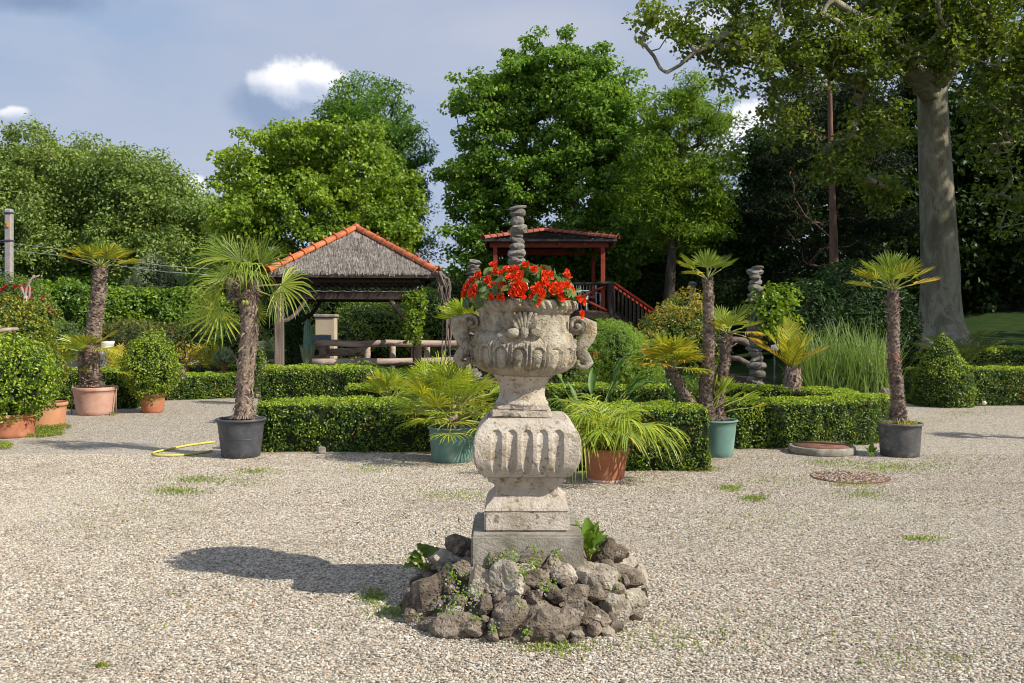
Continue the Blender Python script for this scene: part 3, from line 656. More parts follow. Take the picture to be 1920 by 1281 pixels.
# ------------------------------------------------------------------ pots
def pot_parts(o, rt, rb, h, mat, seed=0, rim=.03, rim_h=.045, foot=None, bands=(), soil='soil', handles=False):
    mb = MB(); wall = rt - .02
    prof = [(rb * .94, .0), (rb, .012)]
    for i in range(1, 7):
        t = i / 7; z = .012 + t * (h - rim_h - .012); prof.append((rb + (wall - rb) * t, z))
    prof += [(wall + .002, h - rim_h), (rt - .004, h - rim_h + .004), (rt, h - rim_h + .012), (rt, h - .01), (rt - .006, h), (rt - .022, h), (rt - .030, h - .012), (rt - .04, h - .07)]
    mb.lathe(prof, 56)
    for bz in bands:
        r = rb + (wall - rb) * (bz / h); mb.lathe([(r - .004, bz - .006), (r + .003, bz - .003), (r + .003, bz + .003), (r - .004, bz + .006)], 56, cap=False)
    pot = mb.build('pot', mat, o)
    m2 = MB(); g = random.Random(seed); n = 24
    vs = [(0, 0, h - .02)] + [((rt - .034) * math.cos(6.2832 * j / n), (rt - .034) * math.sin(6.2832 * j / n), h - .035 + g.uniform(-.006, .008)) for j in range(n)]
    m2.add(vs, [(0, 1 + j, 1 + (j + 1) % n) for j in range(n)])
    for k in range(60):
        a, r = g.random() * 6.283, (rt - .05) * math.sqrt(g.random()); s = g.uniform(.006, .016)
        m2.box((r * math.cos(a), r * math.sin(a), h - .025), (s * 2, s, s * .6), g.random() * 3)
    m2.build('soil', M[soil], pot)
    if foot:
        m3 = MB(); m3.lathe([(rb + .0005, .0), (rb + .004, .004), (rb + .003, foot), (rb + .0005, foot + .002)], 56, cap=False); m3.build('lime_band', M['lime'], pot)
    return pot

def leaf_ball(o, c, r, rz, mat, dens, L, W, seed, core=.72, lump=.2, young=None, shape='ball'):
    V, T = ICO[3]; W_ = V.copy()
    f = 1 + vnoise(V, 2.1, seed) * lump
    if shape == 'cone': W_[:, :2] *= (1 - .45 * np.clip(V[:, 2:3], -.2, 1))
    W_ = W_ * f[:, None] * np.array([r, r, rz]) + np.array(c)
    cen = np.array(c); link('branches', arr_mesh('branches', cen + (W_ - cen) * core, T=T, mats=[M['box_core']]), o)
    VV = []; QQ = []; oo = 0; MI = []
    for lay, (sc, dn) in enumerate(((1.0, 1.0), (.86, .8))):
        v, q, Nn, nz = leafy_skin(cen + (W_ - cen) * sc, T, dens * dn, L, W, .09 * r / .4, .10 * r / .4, 7, seed + lay, .25)
        VV.append(v); QQ.append(q + oo); oo += len(v)
        g = np.random.default_rng(seed); MI.append((g.random(len(q)) < (.45 if young is not None else -1)).astype(int))
    l = link('leaves', arr_mesh('leaves', np.concatenate(VV), np.concatenate(QQ), mats=[mat] + ([young] if young is not None else []), midx=np.concatenate(MI)), o); l['kind'] = 'stuff'

def potted_bush(name, label, g0, rt, rb, h, pmat, bc, br, bz, lmat, seed, young=None, L=.03, shape='ball', foot=None, rimh=.05, cat='potted shrub'):
    o = empty(name, g0, label, cat, 'potted box bushes')
    pot_parts(o, rt, rb, h, pmat, seed, rim_h=rimh, foot=foot)
    leaf_ball(o, bc, br, bz, lmat, 2600, L, L * .62, seed, young=young, shape=shape)
    return o
def gpos(px, py, rb):
    p = G(px, py); return Vector((p.x, p.y + rb, 0))
potted_bush('potted_bush', 'rounded box bush in a terracotta pot at the left edge of the gravel', gpos(2, 823, .25), .30, .26, .30, M['terracotta'], (-.02, 0, .73), .54, .52, M['box'], 41, M['box_young_lit'], L=.04)
potted_bush('potted_bush', 'tall golden box bush in a tan pot behind the left edge bush', gpos(66, 803, .25), .31, .27, .34, surf('tan_terracotta', [(.3, (.44, .19, .09)), (.7, (.54, .27, .15))], 5, rough=.75, bump=.08), (-.44, .15, .98), .54, .84, M['box_gold'], 42, M['box'], L=.042, shape='cone')
potted_bush('potted_bush', 'pear-shaped box bush in a small terracotta pot left of the path', gpos(279, 775, .16), .215, .165, .31, M['terracotta'], (-.02, 0, .80), .43, .54, M['box'], 43, M['box_young_lit'], L=.034, shape='cone')

# ------------------------------------------------------------------ palms
def fan_frond(o, base, d, pet, rad, nseg=28, spread=300, droop=.35, mat=None, seed=0, w=.5, fuse=.46, cup=.12, roll=0.0, tipdroop=0.0, name='frond', pmat=None, bend=.15, face=None):
    """one fan leaf: petiole and pleated segments, local coordinates of o"""
    g = random.Random(seed); d = Vector(d).normalized(); base = Vector(base); mb = MB()
    n = 5; pts = []
    for i in range(n + 1):
        t = i / n; pts.append(base + d * pet * t + Vector((0, 0, -bend * pet * t * t)))
    mb.tube(pts, [.010 * (1.5 - .8 * i / n) * (rad / .45) ** .5 for i in range(n + 1)], 5, mi=1)
    hub = pts[-1]; u = (pts[-1] - pts[-2]).normalized()
    side = u.cross(Vector((0, 0, 1)))
    side = side.normalized() if side.length > .05 else Vector((1, 0, 0))
    side = (Matrix.Rotation(roll, 3, u) @ side); nrm = side.cross(u).normalized()
    if face is not None:
        fv = Vector(face); nrm = (fv - u * fv.dot(u)).normalized(); side = u.cross(nrm).normalized()
    da = R(spread) / nseg
    for k in range(nseg):
        a = -R(spread) / 2 + (k + .5) * da + g.uniform(-.03, .03)
        rl = rad * (.72 + .28 * math.cos(a * .55)) * g.uniform(.9, 1.08)
        dk = (u * math.cos(a) + side * math.sin(a)); pk = (side * math.cos(a) - u * math.sin(a))
        dk = (dk + nrm * cup * (1 + .5 * math.cos(a)) + nrm * g.uniform(-.05, .05)).normalized()
        hw = math.tan(da / 2) * .98; vs = []
        dr = droop * g.uniform(.6, 1.4); td = tipdroop * g.uniform(.3, 1.7); sw = g.uniform(-.05, .05)
        for t in (.03, fuse, .62, .82, 1.0):
            r_ = rl * t
            ww = hw * r_ if t <= fuse else hw * rl * fuse * (1 + .25 * (t - fuse)) * (1 - ((t - fuse) / (1 - fuse)) ** 2.6) + .0008
            ww *= w * 2 if t > fuse else (w * 2 if w * 2 < 1 else 1)
            q = max(0, t - fuse * .6); c = hub + dk * r_ + Vector((0, 0, -1)) * (dr * rl * q * q + td * rl * max(0, t - .6) ** 2 * 3) + pk * sw * r_ * q
            vs += [c - pk * ww, c - nrm * ww * .55, c + pk * ww]
        fs = []
        for i in range(4):
            b = i * 3; fs += [(b, b + 1, b + 4, b + 3), (b + 1, b + 2, b + 5, b + 4)]
        mb.add(vs, fs, 0)
    return mb.build(name, [mat or M['palm'], pmat or M['petiole']], o)
def pinnate_frond(o, base, d, length, nl=26, ll=.22, lw=.014, mat=None, seed=0, arch=.6, name='frond', vee=.5, ldroop=.3, pmat=None):
    g = random.Random(seed); d = Vector(d).normalized(); base = Vector(base); mb = MB(); n = 10; pts = []
    h = Vector((d.x, d.y, 0)); h = h.normalized() if h.length > .05 else Vector((1, 0, 0))
    ang = math.asin(max(-1, min(1, d.z))); p = base.copy()
    for i in range(n + 1):
        pts.append(p.copy()); a = ang - arch * 1.9 * (i / n) ** 1.2; p = p + (h * math.cos(a) + Vector((0, 0, math.sin(a)))) * length / n
    mb.tube(pts, [.009 * (1.2 - i / n) + .0015 for i in range(n + 1)], 5, mi=1)
    for k in range(nl):
        t = .14 + .86 * k / (nl - 1); f = t * n; i = min(int(f), n - 1); c = pts[i].lerp(pts[i + 1], f - i); u = (pts[i + 1] - pts[i]).normalized()
        s0 = u.cross(Vector((0, 0, 1))); s0 = s0.normalized() if s0.length > .05 else Vector((1, 0, 0)); nr = s0.cross(u).normalized()
        L_ = ll * (.45 + .9 * math.sin(math.pi * min(1, t * .85 + .12)) ** .8) * g.uniform(.85, 1.1)
        for sg in (-1, 1):
            dk = (s0 * sg * (1 - .45 * t) + u * (.35 + .75 * t) + nr * vee * g.uniform(.6, 1.2)).normalized()
            pk = dk.cross(nr).normalized(); vs = []; dr = ldroop * g.uniform(.5, 1.5)
            for q, ww in ((0, .5), (.3, 1), (.7, .75), (1, .05)):
                cc = c + dk * L_ * q + Vector((0, 0, -dr * L_ * q * q)); vs += [cc - pk * lw * ww, cc - nr * lw * ww * .4, cc + pk * lw * ww]
            fs = []
            for z in range(3): b = z * 3; fs += [(b, b + 1, b + 4, b + 3), (b + 1, b + 2, b + 5, b + 4)]
            mb.add(vs, fs, 0)
    return mb.build(name, [mat or M['palm'], pmat or M['petiole']], o)
def palm_trunk(o, pts, r0, r1, seed=0, fibre=False, name='trunk', boots=None, mat=None, basal=True):
    g = random.Random(seed); mb = MB(); pts = [Vector(p) for p in pts]
    # smooth path
    n = 22; path = []
    seg = len(pts) - 1
    for i in range(n + 1):
        t = i / n * seg; k = min(int(t), seg - 1); f = t - k
        p0 = pts[max(k - 1, 0)]; p1 = pts[k]; p2 = pts[k + 1]; p3 = pts[min(k + 2, seg)]
        path.append(.5 * ((2 * p1) + (p2 - p0) * f + (2 * p0 - 5 * p1 + 4 * p2 - p3) * f * f + (3 * p1 - p0 - 3 * p2 + p3) * f ** 3))
    rad = [(r0 + (r1 - r0) * i / n) * (1 + .10 * math.sin(i * 2.1 + seed) * .5 + g.uniform(-.04, .04)) * (1 + (.35 * max(0, 1 - i / 3) if basal else 0)) for i in range(n + 1)]
    mb.tube(path, rad, 12)
    length = sum((path[i + 1] - path[i]).length for i in range(n)); nb = boots or int(length / .028) * (9 if fibre else 7)
    for b in range(nb):
        t = (b + g.random()) / nb; f = t * n; i = min(int(f), n - 1); c = path[i].lerp(path[i + 1], f - i); u = (path[i + 1] - path[i]).normalized(); r = rad[i]
        a = b * 2.39996 + g.uniform(-.3, .3); x = u.orthogonal().normalized(); y = u.cross(x); out = x * math.cos(a) + y * math.sin(a); sd = u.cross(out)
        if fibre:
            L_ = g.uniform(.04, .10); w_ = g.uniform(.006, .022); dn = (u * g.choice([1, 1, -.7]) + out * g.uniform(.05, .45) + sd * g.uniform(-.9, .9)).normalized()
            p0 = c + out * r * .93; p1 = p0 + dn * L_ * .6 + out * .008; p2 = p1 + dn * L_ * .5 - u * L_ * .2
            mb.add([p0 - sd * w_, p0 + sd * w_, p1 + sd * w_ * .7, p1 - sd * w_ * .7, p2], [(0, 1, 2, 3), (3, 2, 4)], 0)
        else:
            w_ = r * g.uniform(.28, .42); L_ = g.uniform(.022, .045); k_ = g.uniform(.35, 1.0)
            p0 = c + out * r * .9; tip = c + out * (r * 1.02 + L_ * .5 * k_) + u * L_
            mb.add([p0 - sd * w_, p0 + sd * w_, tip + sd * w_ * .5, tip - sd * w_ * .5, c + out * r * .9 + u * L_ * .95 + sd * w_ * .4, c + out * r * .9 + u * L_ * .95 - sd * w_ * .4],
                   [(0, 1, 2, 3), (3, 2, 4, 5), (1, 4, 2), (0, 3, 5)], 0)
    if basal:
        for k in range(60):
            a = g.random() * 6.283; r = rad[0]; p0 = path[0] + Vector((math.cos(a) * r, math.sin(a) * r, .03)); p1 = p0 + Vector((math.cos(a) * g.uniform(.03, .08), math.sin(a) * g.uniform(.03, .08), -.035))
            s_ = Vector((-math.sin(a), math.cos(a), 0)) * .006; mb.add([p0 - s_, p0 + s_, p1 + s_ * .4, p1 - s_ * .4], [(0, 1, 2, 3)], 0)
    return mb.build(name, mat or (M['palm_fibre'] if fibre else M['palm_trunk']), o), path[-1], (path[-1] - path[-2]).normalized()
def sph(az, el): return Vector((math.cos(R(el)) * math.cos(R(az)), math.cos(R(el)) * math.sin(R(az)), math.sin(R(el))))
def dead_stubs(o, top, n, seed, r=.05):
    g = random.Random(seed); mb = MB()
    for k in range(n):
        a = g.random() * 6.283; el = g.uniform(-.6, .7); d = Vector((math.cos(a) * math.cos(el), math.sin(a) * math.cos(el), math.sin(el)))
        p = top + Vector((math.cos(a) * r * .8, math.sin(a) * r * .8, g.uniform(-.22, .02))); mb.tube([p, p + d * g.uniform(.03, .10)], [.009, .004], 4)
    mb.build('leaf_stub', M['petiole'] if n < 10 else M['palm_fibre'], o)['kind'] = 'stuff'

def palm_head(o, top, fr, mats, rad, seed, nseg=26):
    """fr = list of (azimuth, elevation, petiole, radius scale, spread, droop, tipdroop, mat index, roll)"""
    for k, (az, el, pet, rs, spd, dr, td, mi, roll) in enumerate(fr):
        fan_frond(o, top + Vector((0, 0, .01 * (k % 3))), sph(az, el), pet, rad * rs, nseg, spd, dr, mats[mi], seed * 31 + k, tipdroop=td, roll=R(roll), cup=.10)

# palm C: wide faded pot far left
def palm_wide_pot():
    s = 14.9 / F; b = gpos(164, 780, .27)
    o = empty('potted_palm', b, 'tall fan palm with golden crown in a wide faded terracotta pot', 'potted palm', 'palms in pots')
    pot_parts(o, .345, .27, .44, M['terracotta_pale'], 5, rim_h=.06)
    def q(px, py): return Vector(((px - 164) * s, 0, (780 - py) * s))
    t, top, u = palm_trunk(o, [q(159, 727), q(157, 690), q(163, 610), q(170, 560), q(174, 508)], .135, .10, 3)
    g = random.Random(1)
    fr = [(180, 28, .32, 1, 150, .10, .0, 2, 5), (200, 38, .30, .95, 160, .1, .1, 2, 0), (160, 42, .28, .9, 160, .1, .1, 1, 0), (0, 22, .32, 1, 150, .15, .05, 1, 0), (20, 38, .28, .95, 160, .1, .1, 2, 0),
          (-30, 46, .26, .9, 170, .1, .1, 1, 0), (-90, 55, .22, .85, 190, .1, .1, 0, 0), (-120, 50, .26, .9, 180, .15, .1, 1, 0), (-60, 64, .2, .85, 180, .1, .1, 0, 0), (90, 60, .25, .9, 180, .1, .1, 1, 0), (60, 45, .25, .9, 180, .1, .1, 0, 0), (120, 50, .25, .9, 180, .1, .1, 1, 0)]
    palm_head(o, top, fr, [M['palm'], M['palm_yellow'], M['palm_gold']], .40, 1, 24)
    t2, top2, u = palm_trunk(o, [q(148, 727), q(142, 690), q(143, 668)], .085, .07, 6)
    fr = [(180, 30, .2, 1, 150, .2, .1, 0, 0), (150, 50, .2, .9, 160, .2, .1, 0, 0), (-150, 25, .22, 1, 160, .3, .1, 0, 0), (-60, 50, .2, .9, 160, .2, .1, 1, 0), (20, 45, .25, 1.1, 130, .2, .1, 1, 0), (40, 60, .2, .9, 160, .2, .1, 0, 0), (-100, 40, .18, .8, 170, .2, .1, 0, 0), (-20, 20, .3, 1, 130, .3, .1, 1, 0), (180, 5, .2, .8, 120, .4, .2, 1, 0)]
    palm_head(o, top2, fr, [M['palm_lime'], M['palm_yellow']], .42, 2, 22)
    fr = [(-10, 8, .3, 1, 100, .2, .1, 0, 0), (0, 30, .25, 1, 130, .2, .1, 1, 0), (-70, 70, .2, .7, 90, .2, .1, 0, 0), (-110, 60, .15, .7, 90, .2, .1, 0, 0)]
    palm_head(o, q(172, 700), fr[:2], [M['palm_yellow'], M['palm']], .34, 3, 20); palm_head(o, q(156, 722), fr[2:], [M['palm_yellow']], .26, 4, 16)
    for (x, top_, dy) in ((123, 728, -.05), (205, 728, -.05)):
        mb = MB(); pz = (780 - top_) * s; mb.tube([((x - 164) * s, dy, 0), ((x - 164) * s + .01, dy, pz + .02)], [.010, .008], 6); mb.build('stick', M['wood_stick'], o)
palm_wide_pot()

# palm E: black pot, hairy trunk, drooping fans
def palm_black_pot():
    b = gpos(441, 862, .215); s = b.y / F
    o = empty('potted_palm', b, 'shaggy-trunked fan palm with a drooping crown in a dark grey plastic tub', 'potted palm', 'palms in pots')
    pot_parts(o, .272, .205, .425, M['black_plastic'], 6, rim_h=.03, bands=(.21,), soil='mulch')
    def q(px, py, y=0): return Vector(((px - 441) * s, y, (862 - py) * s))
    t, top, u = palm_trunk(o, [q(447, 788), q(448, 740), q(451, 690), q(456, 640), q(457, 590), q(448, 552)], .088, .100, 8, fibre=True)
    t.name = 'trunk'
    fans = [  # hub pixel, direction az/el, radius px, spread, droop, tipdroop, mat, roll, facing
        ((420, 490), (178, 35), 72, 120, .30, .15, 0, 0, (0, -1, .8)), ((416, 528), (180, 8), 74, 130, .45, .4, 0, 0, (0, -.8, 1)),
        ((403, 588), (184, -42), 66, 250, .05, .03, 1, 0, (0, -1, .15)), ((476, 503), (5, 52), 62, 120, .1, .05, 0, 0, (0, -1, .3)),
        ((452, 500), (100, 78), 56, 120, .15, .1, 0, 0, (.2, -1, .2)), ((440, 497), (170, 65), 60, 130, .2, .1, 2, 0, (0, -1, .3)),
        ((518, 540), (-6, -12), 66, 210, .30, .3, 0, 0, (.1, -1, .6)), ((470, 508), (-95, 15), 56, 120, .9, .5, 1, 0, None),
        ((462, 522), (-60, 5), 60, 190, .7, .6, 2, 0, None), ((448, 515), (-120, 20), 58, 200, .8, .6, 2, 0, None),
        ((468, 592), (0, 5), 28, 200, .1, .1, 1, 0, (0, -1, 0)),
        ((500, 560), (-20, -15), 44, 120, .5, .4, 2, 0, (0, -1, .4)), ((410, 548), (200, -15), 54, 110, .5, .4, 2, 0, (0, -1, .4))]
    for k, (hp, (az, el), rp, spd, dr, td, mi, roll, face) in enumerate(fans):
        g = random.Random(k); hub = q(*hp); d = sph(az, el); 
        hub = hub + Vector((0, d.y * .28, 0)); base = q(445 if hp[1] < 560 else 448, 552 if hp[1] < 560 else hp[1] - 8)
        pet = (hub - base); L_ = max(pet.length, .05)
        # petiole straight to hub; blade direction taken from d
        mb = MB(); mb.tube([base, base.lerp(hub, .5) + Vector((0, 0, .03)), hub], [.012, .009, .006], 5); 
        fr = fan_frond(o, hub - d * .02, d, .02, rp * s * 1.08, 20, spd, dr, [M['palm'], M['palm_lime'], M['palm']][mi], 100 + k, tipdroop=td, roll=R(roll), bend=0, w=.44, fuse=.30, face=face)
        mb.build('petiole', M['petiole'], fr)
    m2 = MB(); g = random.Random(5)     # fibre nest under the crown and a pair of green fruits
    for k in range(420):
        a = g.random() * 6.283; p0 = q(446, 552) + Vector((math.cos(a) * .12, math.sin(a) * .12, g.uniform(-.10, .13))); d = Vector((math.cos(a + g.uniform(-1.4, 1.4)), math.sin(a + g.uniform(-1.4, 1.4)), g.uniform(-.7, .7))).normalized()
        m2.tube([p0, p0 + d * .05, p0 + d * .09 + Vector((0, 0, -.02))], [.004, .003, .0015], 3, cap=False)
    m2.build('fibre', M['palm_fibre'], o)['kind'] = 'stuff'
    for dx in (-.012, .022):
        m3 = MB(); m3.lathe([(.001, -.035), (.018, -.022), (.026, 0), (.018, .022), (.004, .032)], 14, c=q(455, 574) + Vector((dx, -.15, 0))); m3.build('fruit', M['petiole'], o)
palm_black_pot()

# palm F: bushy fan palm in green tub behind the urn
def palm_green_bushy():
    b = gpos(845, 870, .20); o = empty('potted_palm', b, 'dense bushy fan palm in a green tub just left of the urn', 'potted palm', 'palms in pots')
    pot_parts(o, .262, .215, .37, M['green_plastic'], 7, rim_h=.025, soil='mulch'); s = b.y / F
    g = random.Random(12)
    for k in range(72):
        az = k * 137.5 + g.uniform(-15, 15); el = 8 + 76 * ((k % 12) / 11) ** 1.1; el += g.uniform(-8, 8)
        pet = g.uniform(.26, .42) + .12 * math.sin(R(max(el, 0)))
        fan_frond(o, (math.cos(R(az)) * .05, math.sin(R(az)) * .05, .36 + .18 * g.random()), sph(az, el), pet, g.uniform(.25, .36), 15, g.uniform(130, 210), .2, (M['palm_lime'], M['palm'], M['palm_lime'], M['palm_yellow'])[k % 4], 300 + k, tipdroop=.15, w=.40, fuse=.28, cup=.2, bend=.25)
    mb = MB(); mb.tube([(0, 0, .33), (0, 0, .60)], [.11, .06], 8); mb.build('trunk', M['palm_fibre'], o)
palm_green_bushy()

# plant G: arching narrow leaves, terracotta pot
def palm_terracotta():
    b = gpos(1139, 908, .165); o = empty('potted_palm', b, 'young arching palm in a plain terracotta pot right of the urn', 'potted palm', 'palms in pots')
    pot_parts(o, .228, .165, .315, M['terracotta'], 8, rim_h=.035, foot=.035, bands=(.215, .222), soil='mulch')
    g = random.Random(4)
    for k in range(20):
        az = k * 137.5 + 20; el = g.uniform(35, 80); pinnate_frond(o, (g.uniform(-.03, .03), g.uniform(-.03, .03), .30), sph(az, el), g.uniform(.50, .78), 17, .26, .0085, M['palm_lime'] if k % 3 else M['palm'], 500 + k, arch=.75, vee=.25, ldroop=.75)
    for k in range(5):
        az = k * 75 + 20; fan_frond(o, (0, 0, .32), sph(az, 55), .35, .26, 12, 130, .5, M['palm_lime'], 540 + k, w=.3, tipdroop=.3)
    mb = MB()
    for (x, y) in ((.02, 0), (.06, .02), (-.02, .03), (.0, -.03)): mb.tube([(x, y, .28), (x * 1.5, y * 1.5, .40), (x * 2.2, y * 2, .48)], [.022, .02, .010], 7)
    mb.build('trunk', M['palm_fibre'], o)
palm_terracotta()

# palm H: multi-stem palm in green tub
def palm_multi():
    b = gpos(1351, 860, .19); s = b.y / F; o = empty('potted_palm', b, 'three-stemmed fan palm in a pale green tub at the hedge gap', 'potted palm', 'palms in pots')
    pot_parts(o, .235, .175, .405, M['green_plastic'], 9, rim_h=.022, soil='mulch')
    def q(px, py, y=0): return Vector(((px - 1351) * s, y, (860 - py) * s))
    t, top, u = palm_trunk(o, [q(1330, 792), q(1331, 740), q(1335, 680), q(1336, 600), q(1334, 530)], .082, .047, 21)
    fr = [(178, 50, .20, 1, 140, .1, .05, 0, 0), (150, 40, .22, .9, 150, .1, .05, 1, 0), (95, 80, .14, .9, 150, .1, .05, 0, 0), (20, 55, .18, .95, 140, .1, .05, 0, 0), (-20, 42, .2, .9, 150, .1, .05, 0, 0), (-100, 60, .16, .8, 160, .1, .05, 0, 0), (-140, 25, .2, .75, 140, .2, .1, 1, 0), (60, 50, .2, .85, 160, .1, .05, 0, 0)]
    palm_head(o, top, fr, [M['palm'], M['palm_yellow']], .26, 11, 20)
    t, top, u = palm_trunk(o, [q(1352, 790, .05), q(1358, 740, .06), q(1368, 690, .08), q(1374, 632, .08)], .066, .050, 22)
    fr = [(170, 55, .17, 1, 160, .1, .05, 0, 0), (110, 62, .18, 1, 160, .1, .05, 0, 0), (20, 60, .18, 1, 160, .1, .05, 0, 0), (0, 30, .2, 1, 150, .1, .05, 0, 0), (-40, 12, .22, .9, 130, .3, .2, 2, 0), (-90, 45, .14, .9, 180, .1, .05, 0, 0), (-150, 35, .15, .9, 180, .1, .05, 1, 0), (60, 35, .2, 1, 160, .1, .05, 0, 0), (5, -5, .22, .8, 110, .3, .1, 2, 0)]
    palm_head(o, top, fr, [M['palm'], M['palm_yellow'], M['palm_gold']], .25, 12, 22); dead_stubs(o, top, 26, 3)
    t, top, u = palm_trunk(o, [q(1322, 788, -.04), q(1295, 755, -.06), q(1272, 715, -.06), q(1262, 695, -.06)], .070, .052, 23)
    g = random.Random(2)
    for k in range(24):
        az = k * 137.5; el = g.uniform(5, 75); fan_frond(o, top, sph(az, el), g.uniform(.16, .28), g.uniform(.24, .33), 18, g.uniform(140, 200), .2, M['palm_yellow'] if g.random() < .5 else M['palm_gold'] if g.random() < .2 else M['palm'], 700 + k, tipdroop=.2, w=.48, fuse=.42)
    for k in range(13):
        az = g.choice([g.uniform(-50, 40), g.uniform(110, 220)]); el = g.uniform(30, 75); fan_frond(o, q(1340 + g.uniform(-14, 18), 775, 0), sph(az, el), g.uniform(.22, .36), g.uniform(.2, .28), 16, 110, .15, M['palm_lime'] if az < 60 else M['palm'], 740 + k, w=.42, tipdroop=.1)
    fan_frond(o, q(1362, 778, -.05), sph(-8, 20), .28, .22, 8, 50, .05, M['palm_yellow'], 780, w=.4)
palm_multi()

# palm I: right black pot
def palm_right(b, label, seed, offx=0.0):
    s = 10.1 / F; o = empty('potted_palm', b, label, 'potted palm', 'palms in pots')
    pot_parts(o, .245, .205, .37, M['old_black'], 10 + seed, rim_h=.03, soil='mulch')
    def q(px, py, y=0): return Vector(((px - 1702) * s, y, (860 - py) * s))
    t, top, u = palm_trunk(o, [q(1698, 792), q(1698, 740), q(1691, 680), q(1690, 600), q(1688, 545)], .070, .055, 31 + seed)
    fr = [(180, 20, .24, 1, 120, .05, .0, 1, 0), (190, 35, .24, 1, 130, .05, .0, 1, 0), (165, 50, .22, 1.05, 140, .05, .05, 0, 0), (-110, 72, .2, 1.0, 150, .05, .05, 0, 0), (90, 78, .2, 1.05, 150, .05, .05, 0, 0), (20, 55, .22, 1, 140, .05, .05, 0, 0), (5, 25, .26, 1, 120, .05, .0, 2, 0), (-10, 38, .24, 1, 130, .05, .0, 1, 0),
          (-70, 50, .2, .9, 160, .05, .05, 1, 0), (-130, 45, .2, .95, 160, .05, .05, 0, 0), (60, 50, .22, .95, 160, .05, .05, 0, 0), (120, 50, .22, .95, 160, .05, .05, 0, 0), (-30, 62, .2, .95, 150, .05, .05, 0, 0)]
    palm_head(o, top, fr, [M['palm'], M['palm_yellow'], M['palm_gold']], .30, 13 + seed, 24); dead_stubs(o, top + Vector((0, 0, -.08)), 30, 4, .06)
    mb = MB(); g = random.Random(9)
    for k in range(150):
        a = g.random() * 6.283; r = g.uniform(.05, .21); p = Vector((math.cos(a) * r, math.sin(a) * r, .34)); d = Vector((g.uniform(-1, 1), g.uniform(-1, 1), g.uniform(.4, 1.3))).normalized() * g.uniform(.05, .15)
        w_ = Vector((-d.y, d.x, 0)).normalized() * .004; mb.add([p - w_, p + w_, p + d * .6 + w_, p + d * .6 - w_, p + d + Vector((math.cos(a) * .04, math.sin(a) * .04, -.06))], [(0, 1, 2, 3), (3, 2, 4)])
    mb.build('weeds', M['palm_yellow'], o)['kind'] = 'stuff'
    return o
palm_right(gpos(1702, 860, .205), 'slim fan palm in a dusty black tub at the right end of the hedge', 0)
palm_right(Vector((8.3, 11.0, 0)), 'fan palm in a black tub out past the right edge, seen by its shadow', 1)

